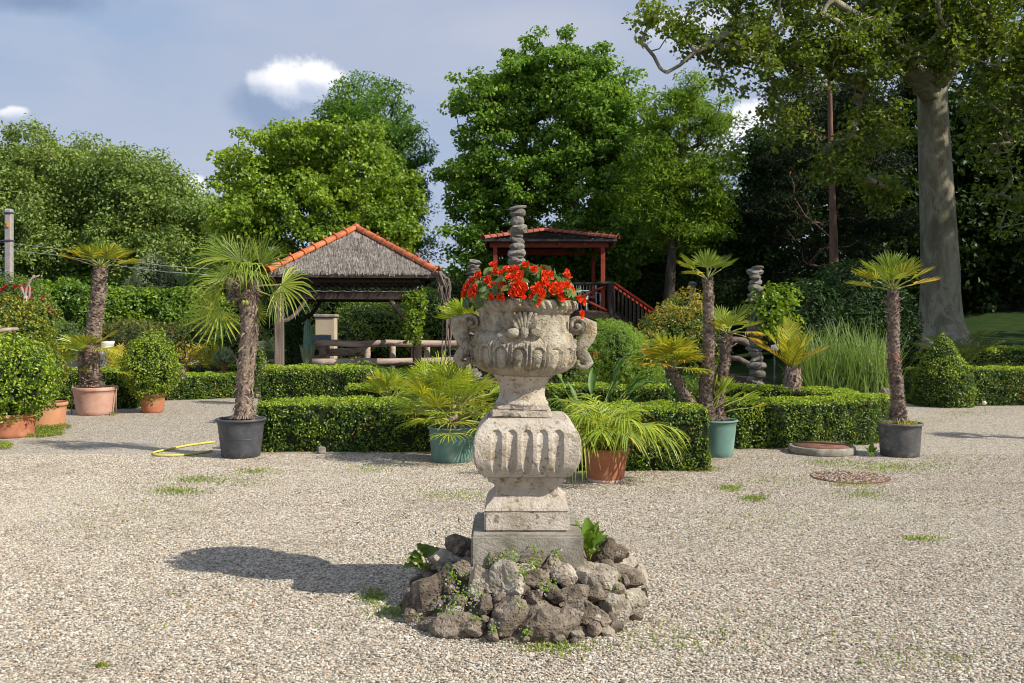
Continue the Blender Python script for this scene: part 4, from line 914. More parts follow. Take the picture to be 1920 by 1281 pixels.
# ------------------------------------------------------------------ the urn, its pedestal and the rock mound
UY = 4.95
def build_pedestal():
    X0 = (988 - 960) * 4.75 / F; o = empty('pedestal', (X0, UY, 0), 'square carved stone pedestal with a bulging fluted block', 'pedestal')
    def slab(name, hw, z0, z1, mat, bev=.008, sub=5, jitter=.0016):
        bm = bmesh.new(); bmesh.ops.create_cube(bm, size=1)
        for v in bm.verts: v.co = Vector((v.co.x * hw * 2, v.co.y * hw * 2, z0 + (v.co.z + .5) * (z1 - z0)))
        bmesh.ops.bevel(bm, geom=bm.edges[:], offset=bev, segments=2, affect='EDGES')
        bmesh.ops.subdivide_edges(bm, edges=[e for e in bm.edges if e.calc_length() > .03], cuts=sub, use_grid_fill=True)
        for v in bm.verts: v.co += v.normal * (noise.noise(v.co * 18) * jitter * 2 + noise.noise(v.co * 60) * jitter)
        me = bpy.data.meshes.new(name); bm.to_mesh(me); bm.free(); me.materials.append(mat); return link(name, me, o)
    slab('base_slab', .283, .05, .424, M['concrete'], .012)
    slab('plinth', .218, .425, .530, M['stone_pale'], .010)
    # concave square neck
    prof = [(.214, .531), (.210, .545), (.200, .56), (.180, .578), (.163, .60), (.157, .625), (.160, .645), (.172, .662), (.190, .674), (.199, .678), (.200, .702)]
    mb = MB(); n = 12; vs = []
    for (r, z) in prof:
        for e in range(4):
            for j in range(n):
                a = -1 + 2 * j / n; p = [(a, -1), (1, a), (-a, 1), (-1, -a)][e]; vs.append((p[0] * r, p[1] * r, z))
    N4 = 4 * n; fs = [(i * N4 + j, i * N4 + (j + 1) % N4, (i + 1) * N4 + (j + 1) % N4, (i + 1) * N4 + j) for i in range(len(prof) - 1) for j in range(N4)]
    fs += [tuple((len(prof) - 1) * N4 + j for j in range(N4))]
    mb.add(vs, fs); mb.build('neck', M['stone_pale'], o)
    # bulging fluted block
    mb = MB(); nt = 54; ns = 150; zt, zb = .995, .703
    def hw(t):  # t 0 bottom .. 1 top
        a = abs(2 * t - 1) ** 2.6; return .272 * (1 - a * .255) if t > .5 else .272 * (1 - a * .20)
    for e in range(4):
        vs = []; ca, sa = math.cos(e * math.pi / 2), math.sin(e * math.pi / 2)
        for i in range(nt + 1):
            t = i / nt; z = zb + (zt - zb) * t; h = hw(t)
            for j in range(ns + 1):
                sx = -1 + 2 * j / ns; x = sx * h; dpt = 0
                for k in range(5):
                    cx = (-2 + k) * .078 + .0
                    top = .945; bot = .720; w2 = .0265 * (1 - .35 * max(0, (.80 - z) / .1))
                    if bot < z < top:
                        ee = abs(x - cx) / w2
                        cap = 1.0
                        if z > top - .028: cap = max(0, 1 - ((z - (top - .028)) / .028) ** 2) ** .5
                        if z < bot + .05: cap = max(0, 1 - ((bot + .05 - z) / .05) ** 2) ** .5
                        if ee < cap: dpt = max(dpt, .0175 * (max(0, 1 - (ee / cap) ** 2)) ** .38 * min(1, cap * 1.4))
                rough_ = noise.noise(Vector((x * 14 + e * 9, z * 14, 3))) * .003 + noise.noise(Vector((x * 50, z * 50, e))) * .0012
                y = -(h - dpt + rough_ - .004 * (1 if abs(sx) > .985 else 0)); xx = x * (1 if abs(sx) < 1 else .992)
                vs.append((xx * ca - y * sa, xx * sa + y * ca, z))
        fs = [(i * (ns + 1) + j, i * (ns + 1) + j + 1, (i + 1) * (ns + 1) + j + 1, (i + 1) * (ns + 1) + j) for i in range(nt) for j in range(ns)]
        mb.add(vs, fs, smooth=True)
    h = hw(1) - .001; mb.box((0, 0, zt - .005), (2 * h, 2 * h, .012), bev=.003)
    mb.build('fluted_block', M['stone_pale'], o)
build_pedestal()

def build_urn():
    X0 = (978 - 960) * UY / F; o = empty('stone_urn', (X0, UY, .996), 'large carved stone urn with scroll handles on the square pedestal', 'urn')
    o.rotation_euler = (0, R(1.6), 0)
    def B(name, mb, mat, par=None): return mb.build(name, mat, par or o)
    # square foot slabs
    for (hw_, z0, z1, nm) in ((.155, .001, .036, 'foot_slab'), (.135, .037, .064, 'foot_slab')):
        bm = bmesh.new(); bmesh.ops.create_cube(bm, size=1)
        for v in bm.verts: v.co = Vector((v.co.x * hw_ * 2, v.co.y * hw_ * 2, z0 + (v.co.z + .5) * (z1 - z0)))
        bmesh.ops.bevel(bm, geom=bm.edges[:], offset=.006, segments=2, affect='EDGES')
        bmesh.ops.subdivide_edges(bm, edges=[e for e in bm.edges if e.calc_length() > .03], cuts=9, use_grid_fill=True)
        for v in bm.verts: v.co += v.normal * (noise.noise(v.co * 22) * .009 + noise.noise(v.co * 60) * .004)
        me = bpy.data.meshes.new(nm); bm.to_mesh(me); bm.free(); me.materials.append(M['stone_pale']); link(nm, me, o)
    # stem
    mb = MB(); n = 96; prof = [(.142, .060), (.138, .072), (.128, .085), (.121, .105), (.119, .125), (.122, .148), (.130, .172), (.143, .195), (.155, .207), (.158, .214), (.152, .219)]
    mb.lathe(prof, n, c=(0, 0, 0)); B('stem', mb, M['stone_pale'])
    # bowl with gadroons
    n = 420; prof = []
    def bez(pts, k):
        out = []
        for i in range(k):
            t = i / (k - 1); q = [Vector(p) for p in pts]
            while len(q) > 1: q = [q[a].lerp(q[a + 1], t) for a in range(len(q) - 1)]
            out.append((q[0].x, q[0].y))
        return out
    prof += bez([(.150, .216, 0), (.225, .222, 0), (.285, .255, 0), (.282, .330, 0), (.274, .375, 0)], 46)
    prof += bez([(.274, .375, 0), (.268, .405, 0), (.262, .420, 0), (.258, .432, 0)], 12)[1:]
    prof += [(.256, .436), (.250, .440), (.241, .442)]
    prof += bez([(.241, .442, 0), (.236, .47, 0), (.236, .51, 0), (.243, .540, 0)], 14)[1:]
    prof += [(.250, .545), (.257, .548), (.258, .556), (.262, .560)]
    rim0 = len(prof); prof += bez([(.262, .560, 0), (.276, .570, 0), (.275, .590, 0), (.268, .604, 0)], 10)[1:]
    prof += [(.262, .610), (.250, .612), (.235, .608), (.228, .58), (.225, .52)]
    vs = []; nl = 18
    for i, (r, z) in enumerate(prof):
        for j in range(n):
            a = 2 * math.pi * j / n; rr = r; f = (a / (2 * math.pi) * nl + .25) % 1; uu = abs(f - .5) * 2
            if .222 < z < .39:
                t = (z - .222) / .168; arch = .86 - .20 * (uu / .8) ** 2.5 if uu < .8 else -1
                if uu > .86: rr += -.004 * min(1, t * 3) * (1 if t < .93 else 0)
                elif uu > .72 or (t > arch and t < arch + .10 and uu < .86): rr += .0105 * min(1, t * 2.5) * (1 if t < .97 else .3)
                elif t < arch: rr += (-.010 + .014 * (1 - (uu / .72) ** 2) * (1 if t < .8 else .5)) * min(1, t * 3)
                if uu < .35 and .16 < t < .34: rr += .008 * (1 - (uu / .35) ** 2) * (1 - ((t - .25) / .09) ** 2)
            if rim0 <= i < rim0 + 10:
                f2 = (a / (2 * math.pi) * 44 + (z - .56) * 14) % 1; u2 = abs(f2 - .5) * 2; rr += .015 * (1 - u2 ** 2) - .006
            p = Vector((math.cos(a), math.sin(a), z * 3)); rr += noise.noise(p * 5) * .0035 + noise.noise(Vector((math.cos(a) * r, math.sin(a) * r, z)) * 60) * .0022
            vs.append((rr * math.cos(a), rr * math.sin(a), z))
    mb = MB(); k = len(prof); fs = [(i * n + j, i * n + (j + 1) % n, (i + 1) * n + (j + 1) % n, (i + 1) * n + j) for i in range(k - 1) for j in range(n)]
    mb.add(vs, fs, smooth=True); bowl = B('bowl', mb, M['stone'])
    m2 = MB(); m2.lathe([(.001, .565), (.226, .555)], 40, cap=False); m2.build('soil', M['soil'], bowl)
    # palmette cartouche, front and back
    for sg in (-1, 1):
        mb = MB()
        for kx, (dx, top, r_) in enumerate(((-.030, .535, .008), (-.016, .542, .010), (0, .546, .011), (.016, .542, .010), (.030, .535, .008))):
            mb.tube([(dx * .55, sg * .262, .450), (dx * .9, sg * .258, .49), (dx * 1.4, sg * .258, .525), (dx * 1.9, sg * .270, top)], [r_ * .8, r_, r_ * 1.15, r_ * .9], 10)
        for s2 in (-1, 1):
            mb.tube([(s2 * .018, sg * .258, .455), (s2 * .040, sg * .252, .475), (s2 * .050, sg * .246, .505), (s2 * .056, sg * .242, .533)], [.010, .020, .019, .004], 10, flat=.55)
            V, T = rock_verts(3, (.075, .055, .052), 5 + s2, planes=0 or 1, rough=.05, cut=.95)
            mb.add([(v[0] + s2 * .055, v[1] + sg * .262, v[2] + .437) for v in V], [tuple(t) for t in T], smooth=True)
        mb.tube([(0, sg * .268, .462), (0, sg * .275, .44), (0, sg * .278, .42), (0, sg * .27, .405)], [.020, .022, .016, .004], 10)
        mb.build('palmette', M['stone'], bowl)
    # scroll handles in the x-z plane
    s = UY / F
    for sg in (-1, 1):
        def q(px, py): return Vector((sg * (px + 3 - 979) * s, 0, CAMZ - (py - HOR) * s - .996))
        pts = []; rad = []; c = (1075, 608)
        for i in range(30):
            t = i / 29; a = R(-60 + 470 * (1 - t)); rr = 3.0 + 16.0 * t
            pts.append(q(c[0] + rr * math.cos(a), c[1] - rr * math.sin(a) * .95 + 0)); rad.append((2.6 + 3.0 * t) * s)
        # continue from last point over the shoulder and down the outside
        for (x, y, r_) in ((1091, 596, 10.5), (1098, 605, 14), (1098, 618, 16), (1093, 632, 15), (1086, 643, 13), (1082, 653, 12), (1086, 662, 11.5), (1094, 669, 10.5), (1098, 677, 9.5), (1094, 684, 7), (1085, 685, 6), (1078, 680, 5), (1078, 673, 4.2), (1084, 671, 3.5)):
            pts.append(q(x, y)); rad.append(r_ * s)
        mb = MB()
        # sweep an elliptic section: in-plane radius rad, depth dd
        x = None; vs = []; nn = 14; K = len(pts)
        for i, p in enumerate(pts):
            d = (pts[min(i + 1, K - 1)] - pts[max(i - 1, 0)]).normalized(); y = Vector((0, 1, 0)); x = d.cross(y)
            dd = .046 if i < 28 else .05 - .014 * abs(i - 34) / 10
            for j in range(nn):
                a = 2 * math.pi * j / nn; ca, sa = math.cos(a), math.sin(a); ca = math.copysign(abs(ca) ** .7, ca); sa = math.copysign(abs(sa) ** .5, sa)
                v = p + x * ca * rad[i] + y * sa * dd; v += v.normalized() * noise.noise(v * 40) * .006; vs.append(v)
        fs = [(i * nn + j, i * nn + (j + 1) % nn, (i + 1) * nn + (j + 1) % nn, (i + 1) * nn + j) for i in range(K - 1) for j in range(nn)] + [tuple(range(nn - 1, -1, -1)), tuple((K - 1) * nn + j for j in range(nn))]
        mb.add(vs, fs, smooth=True)
        cc = q(*c); mb.tube([cc + Vector((0, -.024, 0)), cc + Vector((0, .024, 0))], [.050, .050], 24)      # disc inside the volute
        mb.tube([cc + Vector((0, -.052, 0)), cc + Vector((0, .052, 0))], [.013, .013], 12)
        for (x1, y1, r1) in ((1062, 618, 12), (1072, 640, 8), (1083, 640, 8), (1081, 655, 7), (1071, 662, 10), (1088, 650, 7)):
            V, T = rock_verts(3, (r1 * 2.1 * s, .075, r1 * 2.2 * s), int(x1), planes=3, rough=.22, cut=.8); c0 = q(x1, y1)
            mb.add([Vector(v) + c0 for v in V], [tuple(t) for t in T], smooth=True)
        B('handle', mb, M['stone'])
build_urn()

def build_begonia():
    X0 = (979 - 960) * UY / F; o = empty('begonia', (X0, UY, 1.565), 'orange-red begonias spilling from the stone urn', 'flowers')
    g = np.random.default_rng(5); n = 980
    d = unit(g.normal(size=(n, 3)) + np.array([0, 0, .45])); d = d[d[:, 2] > -.15]; n = len(d); rr = g.uniform(.55, 1.12, n)[:, None]
    C = d * rr * np.array([.29, .29, .18]) + np.array([0, 0, .03])
    Nn = unit(d * .6 + g.normal(size=(n, 3)) * .5 + np.array([0, 0, .2])); V = []; Q = []
    T_ = unit(g.normal(size=(n, 3)) + d * .8 + np.array([0, 0, -.6])); T_ = unit(T_ - Nn * (T_ * Nn).sum(1, keepdims=True)); Bn = np.cross(Nn, T_)
    L = g.uniform(.045, .085, n); W = L * .55; sh = [(-.5, 0, 0), (-.2, .42, .10), (.15, .45, .10), (.5, 0, -.05), (.1, -.5, .10), (-.25, -.38, .10), (0, 0, -.02)]
    vv = np.stack([C + T_ * (a * L)[:, None] + Bn * (b * W)[:, None] + Nn * (c * L)[:, None] for a, b, c in sh], 1).reshape(-1, 3)
    q = [(0, 1, 6, 5), (6, 1, 2, 3), (6, 3, 4, 5)]; Q = (np.array(q)[None] + (np.arange(n) * 7)[:, None, None]).reshape(-1, 4)
    l = link('leaves', arr_mesh('leaves', vv, Q, mats=[M['begonia_leaf']]), o); l['kind'] = 'stuff'
    mb = MB(); gg = random.Random(3)
    for k in range(60):
        a = gg.random() * 6.283; e = gg.uniform(.1, 1.4); p = Vector((math.cos(a) * math.cos(e) * .27, math.sin(a) * math.cos(e) * .27, math.sin(e) * .17 + .02)); mb.tube([(0, 0, -.02), p * .5 + Vector((0, 0, .05)), p], [.005, .004, .003], 5)
    mb.build('stems', M['petiole'], o)
    fm = []
    for v in range(4):
        mb = MB(); gg = random.Random(40 + v)
        for ring, (cnt, r_, el) in enumerate(((7, .030, .25), (6, .024, .8), (4, .015, 1.25))):
            for k in range(cnt):
                a = 6.283 * k / cnt + ring * .5 + gg.uniform(-.3, .3); e = el + gg.uniform(-.2, .2); dd = Vector((math.cos(a) * math.cos(e), math.sin(a) * math.cos(e), math.sin(e))); sd = Vector((-math.sin(a), math.cos(a), 0)); up = dd.cross(sd)
                R_ = r_ * gg.uniform(.85, 1.2); w = R_ * .62; c0 = dd * .003
                vs = [c0, c0 + dd * R_ * .5 - sd * w * .8 - up * .002, c0 + dd * R_ * .55 + up * R_ * .12, c0 + dd * R_ * .5 + sd * w * .8 - up * .002, c0 + dd * R_ - sd * w * .55 + up * R_ * .3, c0 + dd * R_ * 1.05 + up * R_ * .15, c0 + dd * R_ + sd * w * .55 + up * R_ * .3]
                mb.add(vs, [(0, 1, 2), (0, 2, 3), (1, 4, 5, 2), (2, 5, 6, 3)])
        fm.append(mb.mesh('flower', M['petal']))
    spots = [(885, 530), (892, 545), (898, 520), (905, 535), (915, 530), (922, 540), (930, 512), (925, 500), (934, 505), (938, 517), (950, 508), (958, 512), (966, 510), (952, 545), (962, 552), (968, 540), (975, 555), (980, 545), (990, 545), (1005, 548), (1010, 540), (1020, 535), (1030, 540), (1040, 540),
             (1000, 560), (1005, 568), (985, 500), (1000, 510), (1010, 515), (1018, 522), (1045, 538), (1060, 540), (1063, 520), (1068, 528), (1058, 555), (1083, 562), (1088, 590), (922, 560), (935, 552), (942, 540), (956, 527), (962, 525), (970, 530), (993, 527), (1030, 520), (1046, 550), (1070, 545), (888, 552), (905, 548), (1012, 555), (1035, 548), (975, 520), (940, 560), (990, 515), (876, 540), (872, 552), (1092, 566), (1050, 562), (1076, 515), (1062, 512)]
    gg = random.Random(8)
    for k, (px, py) in enumerate(spots[::1]):
        if k % 5 == 3: continue
        s = UY / F; x = (px - 979) * s; z = CAMZ - (py - HOR) * s - 1.565; w2 = 1 - (x / .33) ** 2 - (max(z - .03, 0) / .22) ** 2
        y = -.29 * math.sqrt(max(w2, .03)) ; dirv = Vector((x * 1.2, y - .1, max(z, .0) * .9 + .08)).normalized(); sc = 1.0
        f = link('flower', fm[k % 4], o, ((x) * (UY + y) / UY, y, z * 1.0 + (0) ), None, gg.uniform(.62, .95))
        f.rotation_euler = (dirv + Vector((gg.uniform(-.4, .4), 0, gg.uniform(-.3, .3)))).to_track_quat('Z', 'Y').to_euler()
    for k in range(16):
        a = gg.uniform(.2, 2.9); e = gg.uniform(.1, 1.1); dv = Vector((math.cos(a) * math.cos(e), math.sin(a) * math.cos(e), math.sin(e)))
        f = link('flower', fm[k % 4], o, (dv.x * .29, dv.y * .29, dv.z * .20 + .02), dv.to_track_quat('Z', 'Y').to_euler(), gg.uniform(.9, 1.2))
build_begonia()

MC = ((984 - 960) * UY / F, UY); MR, MH = .64, .40
def mound_z(x, y):
    r = math.hypot(x - MC[0], y - MC[1]) / MR; return MH * (1 - min(r, 1.2) ** 1.9) if r < 1.2 else -.1
def mound_hit(px, py):
    lo = None
    for k in range(400):
        Y = 4.0 + k * .004; p = P(px, py, Y)
        if p.z <= mound_z(p.x, p.y) or p.z < 0: return p
    return P(px, py, UY)
def build_mound():
    o = empty('rock_mound', (MC[0], MC[1], 0), 'low mound of rough tufa rocks under the pedestal', 'rockery')
    mb = MB(); prof = [(MR * t, MH * .80 * (1 - t ** 1.9) - .03) for t in (1.0, .93, .85, .75, .65, .5, .35, .2, .02)]
    mb.lathe(prof, 48)
    me = mb.mesh('mortar', M['rock']); 
    for v in me.vertices: v.co += v.co.normalized() * noise.noise(v.co * 7) * .05
    link('mortar', me, o)
    rocks = [(834, 1058, 78, 48, 'L'), (883, 1068, 56, 34, 'G'), (904, 1100, 46, 62, 'L'), (820, 1122, 80, 84, 'D'), (867, 1172, 96, 58, 'G'), (777, 1134, 46, 66, 'D'), (950, 1097, 54, 72, 'L'), (1008, 1092, 56, 40, 'D'), (1058, 1081, 42, 54, 'L'), (1115, 1086, 68, 56, 'L'),
             (923, 1057, 40, 44, 'G'), (995, 1054, 46, 34, 'D'), (1032, 1062, 32, 42, 'D'), (1064, 1044, 32, 32, 'G'), (1029, 1030, 28, 24, 'L'), (947, 1038, 36, 24, 'L'), (1133, 1046, 40, 60, 'D'), (1172, 1080, 50, 66, 'L'), (1193, 1092, 34, 56, 'L'), (1077, 1126, 50, 44, 'G'), (1037, 1118, 42, 40, 'D'), (1000, 1126, 44, 42, 'D'),
             (952, 1168, 64, 76, 'G'), (1027, 1170, 92, 70, 'G'), (1104, 1156, 56, 52, 'G'), (1150, 1146, 52, 52, 'L'), (1186, 1134, 46, 50, 'L'), (857, 1022, 50, 34, 'G'), (1154, 1040, 42, 30, 'D'), (800, 1080, 46, 44, 'D'), (785, 1160, 46, 34, 'D'), (815, 1178, 50, 34, 'D'), (1010, 1040, 28, 22, 'D'), (975, 1036, 30, 20, 'G'), (912, 1140, 30, 40, 'D'), (990, 1150, 34, 40, 'D'), (1070, 1165, 44, 40, 'D'), (1110, 1120, 40, 30, 'D'), (1145, 1112, 44, 36, 'G'), (1130, 1172, 40, 26, 'G'), (1085, 1052, 26, 26, 'G'), (978, 1075, 26, 26, 'L'), (1205, 1120, 22, 36, 'G')]
    g = random.Random(17)
    mats = {'L': M['rock_light'], 'D': M['rock'], 'G': M['rock_mid']}
    for k, (px, py, w, h, c) in enumerate(rocks):
        p = mound_hit(px, py); s = p.y / F; dpt = (w + h) / 2 * s
        me = rock_mesh('rock', 4, (w * s * 1.34, dpt * 1.0, h * s * 1.30), 100 + k, mats[c], planes=9, rough=.13, cut=.42)
        link('rock', me, o, (p.x - MC[0], p.y - MC[1] + dpt * .12, p.z), (g.uniform(-.25, .25), g.uniform(-.2, .2), g.uniform(-.3, .3)))
    for k in range(85):
        a = g.uniform(math.pi + .05, 2 * math.pi - .05); r_ = g.uniform(.30, .66); x, y = MC[0] + r_ * math.cos(a), MC[1] + r_ * math.sin(a); sz = g.uniform(.035, .085)
        link('rock', rock_mesh('rock', 2, (sz * 1.2, sz, sz * .9), 500 + k, mats[g.choice('DGGL')], planes=8, cut=.5), o, (x - MC[0], y - MC[1], max(mound_z(x, y), 0) * .92 + .012), (g.uniform(-.4, .4), g.uniform(-.4, .4), g.uniform(0, 3)))
    # round the back
    for k in range(26):
        a = g.uniform(.15, math.pi - .15); r = g.choice([.58, .48, .38]); x, y = MC[0] + r * math.cos(a), MC[1] + r * math.sin(a); sz = g.uniform(.10, .19)
        link('rock', rock_mesh('rock', 3, (sz * 1.2, sz, sz * .8), 300 + k, M['rock'], planes=8), o, (x - MC[0], y - MC[1], mound_z(x, y) * .8 + .01), (g.uniform(-.4, .4), g.uniform(-.4, .4), g.uniform(0, 3)))
    # creeping toadflax on the rocks
    c = MB(); fl = MB(); g = random.Random(6)
    for (px, py, n_, sp, lilac) in ((845, 1085, 90, 16, .1), (800, 1120, 60, 20, .6), (850, 1120, 70, 24, .55), (885, 1125, 70, 20, .5), (840, 1150, 40, 14, .4), (785, 1165, 30, 10, .8), (935, 1060, 60, 14, .1), (960, 1052, 50, 14, .1), (975, 1080, 40, 12, .1), (1000, 1065, 50, 12, .1), (1045, 1045, 40, 12, .1), (1022, 1108, 40, 12, .4), (975, 1140, 24, 8, .1), (1035, 1100, 20, 8, .1), (925, 1185, 26, 9, .5), (1160, 1105, 30, 14, .1), (895, 1165, 16, 8, .1), (1005, 1035, 30, 12, .1), (985, 1190, 20, 8, .1)):
        for i in range(n_):
            x, y = px + g.gauss(0, sp * .6), py + g.gauss(0, sp * .6); p = mound_hit(x, y); p = p + (Vector((0, -1, .6))).normalized() * g.uniform(.035, .085) - Vector((MC[0], MC[1], 0))
            p.z = max(p.z, .01); r = g.uniform(.003, .0075); d = Vector((g.uniform(-.8, .8), -1, g.uniform(0, 1))).normalized(); a1 = d.orthogonal().normalized(); a2 = d.cross(a1)
            t = fl if g.random() < lilac * .55 else c
            t.add([p + a1 * r, p + a2 * r, p - a1 * r, p - a2 * r, p + d * r * .3], [(0, 1, 4), (1, 2, 4), (2, 3, 4), (3, 0, 4)])
    w = empty('creeping_plant', (MC[0], MC[1], 0), 'small creeping toadflax with lilac flowers growing over the rocks', 'creeper')
    c.build('leaves', M['dock'], w)['kind'] = 'stuff'; fl.build('flowers', M['petal_lilac'], w)['kind'] = 'stuff'
build_mound()

def broad_plant(name, label, base, leaves, mat, cat='weed'):
    """leaves = (az, el, stalk, length, width)"""
    o = empty(name, base, label, cat)
    for k, (az, el, st, L_, W_, dr) in enumerate(leaves):
        g = random.Random(k + int(base[0] * 100)); mb = MB(); d = sph(az, el); p = d * st
        mb.tube([(0, 0, -.02), p * .5, p], [.005, .004, .003], 5, mi=1); s0 = d.cross(Vector((0, 0, 1))).normalized(); up = s0.cross(d); n = 7; vs = []
        for i in range(n + 1):
            t = i / n; w = W_ * .5 * math.sin(math.pi * min(.97, t * .93 + .05)) ** .75; c = p + d * L_ * t + Vector((0, 0, -dr * L_ * t * t))
            wv = math.sin(i * 2.3 + k) * .10 * W_
            vs += [c - s0 * w + up * (w * .45 + wv), c - s0 * w * .5 + up * w * .15, c, c + s0 * w * .5 + up * w * .15, c + s0 * w + up * (w * .45 - wv)]
        mb.add(vs, [(i * 5 + j, i * 5 + j + 1, i * 5 + j + 6, i * 5 + j + 5) for i in range(n) for j in range(4)], 0, True)
        mb.build('leaf', [mat, M['petiole']], o)
    return o
p = mound_hit(1104, 1038)
broad_plant('dock_plant', 'upright dock plant with crinkled leaves right of the pedestal', (p.x, p.y, p.z - .02), [(100, 80, .05, .17, .075, .1), (60, 60, .05, .15, .07, .1), (30, 45, .06, .12, .06, .2), (170, 70, .07, .15, .06, .1), (-90, 70, .05, .14, .07, .2), (-30, 62, .06, .15, .07, .2), (-60, 40, .03, .10, .06, .3), (150, 50, .03, .10, .05, .2), (0, 75, .10, .12, .06, .2), (-140, 60, .03, .10, .05, .2)], M['dock'])
p = mound_hit(805, 1062)
broad_plant('dock_plant', 'low dark round-leaved plant on the left of the rock mound', (p.x, p.y, p.z - .01), [(180, 40, .05, .10, .10, .2), (150, 60, .06, .10, .10, .2), (-150, 30, .05, .10, .10, .2), (100, 60, .05, .09, .09, .2), (60, 50, .05, .09, .09, .2), (200, 10, .06, .09, .09, .2), (-110, 20, .03, .08, .08, .2)], M['shrub'])
for (px, py, hpx, lb) in ((824, 1030, 32, 'dry plantain stalk leaning left on the mound'), (868, 1015, 38, 'thin upright plantain stalk behind the mound')):
    p = mound_hit(px, py + 8); mb = MB(); h = (hpx + 8) * UY / F; mb.tube([(0, 0, 0), (-.012, 0, h * .5), (-.02, 0, h)], [.0015, .0012, .001], 4); mb.tube([(-.02, 0, h * .9), (-.022, 0, h), (-.024, 0, h * 1.12)], [.002, .0045, .002], 6)
    tag(mb.build('plantain_stalk', M['wood_stick'], None, (p.x, p.y, p.z)), lb, 'weed')


# ------------------------------------------------------------------ thatched shelter
def rot_to(d, up=(0, 0, 1)):
    d = Vector(d).normalized(); s = d.cross(Vector(up)); s = s.normalized() if s.length > 1e-4 else Vector((1, 0, 0)); u = s.cross(d)
    return Matrix((s, d, u)).transposed()
def ridge_tile_mesh(name, mat, L=.30, r=.075):
    mb = MB(); n = 9; st = [(0, 1.18), (.10, 1.18), (.12, 1.0), (.5, .97), (1.0, .9)]
    for inner in (0, 1):
        vs = []
        for t, k in st:
            for j in range(n):
                a = math.pi * (-.08 + 1.16 * j / (n - 1)); q = r * k - (.012 if inner else 0); vs.append((q * math.cos(a), t * L, q * math.sin(a)))
        fs = [(i * n + j, i * n + j + 1, (i + 1) * n + j + 1, (i + 1) * n + j) for i in range(len(st) - 1) for j in range(n - 1)]
        mb.add(vs, fs if inner else [f[::-1] for f in fs], smooth=True)
    o1, o2 = 0, n * len(st)
    mb.f.append(tuple()); mb.f.pop()
    for j in range(n - 1): mb.f.append((j, j + 1, o2 + j + 1, o2 + j)); mb.m.append(0); mb.sm.append(False)
    mb.tube([(0, L * .06, r * 1.1), (0, L * .06, r * 1.42), (0, L * .04, r * 1.55)], [r * .42, r * .22, r * .27], 8)
    return mb.mesh(name, mat)
def hips(o, corners, apex, me, tl, name='ridge_tile', lift=.03, skip=()):
    for ci, c in enumerate(corners):
        if ci in skip: continue
        c = Vector(c); a = Vector(apex); d = (a - c); n = max(2, round(d.length / tl)); step = d.length / n; Mx = rot_to(d)
        for k in range(n):
            p = c + d.normalized() * (k * step - .04) + Vector((0, 0, lift)); g = random.Random(k + ci * 9)
            t = link(name, me, o, p, (Mx @ Matrix.Rotation(g.uniform(-.05, .05), 3, 'Y')).to_euler(), (1, step / .30 * 1.04, 1))
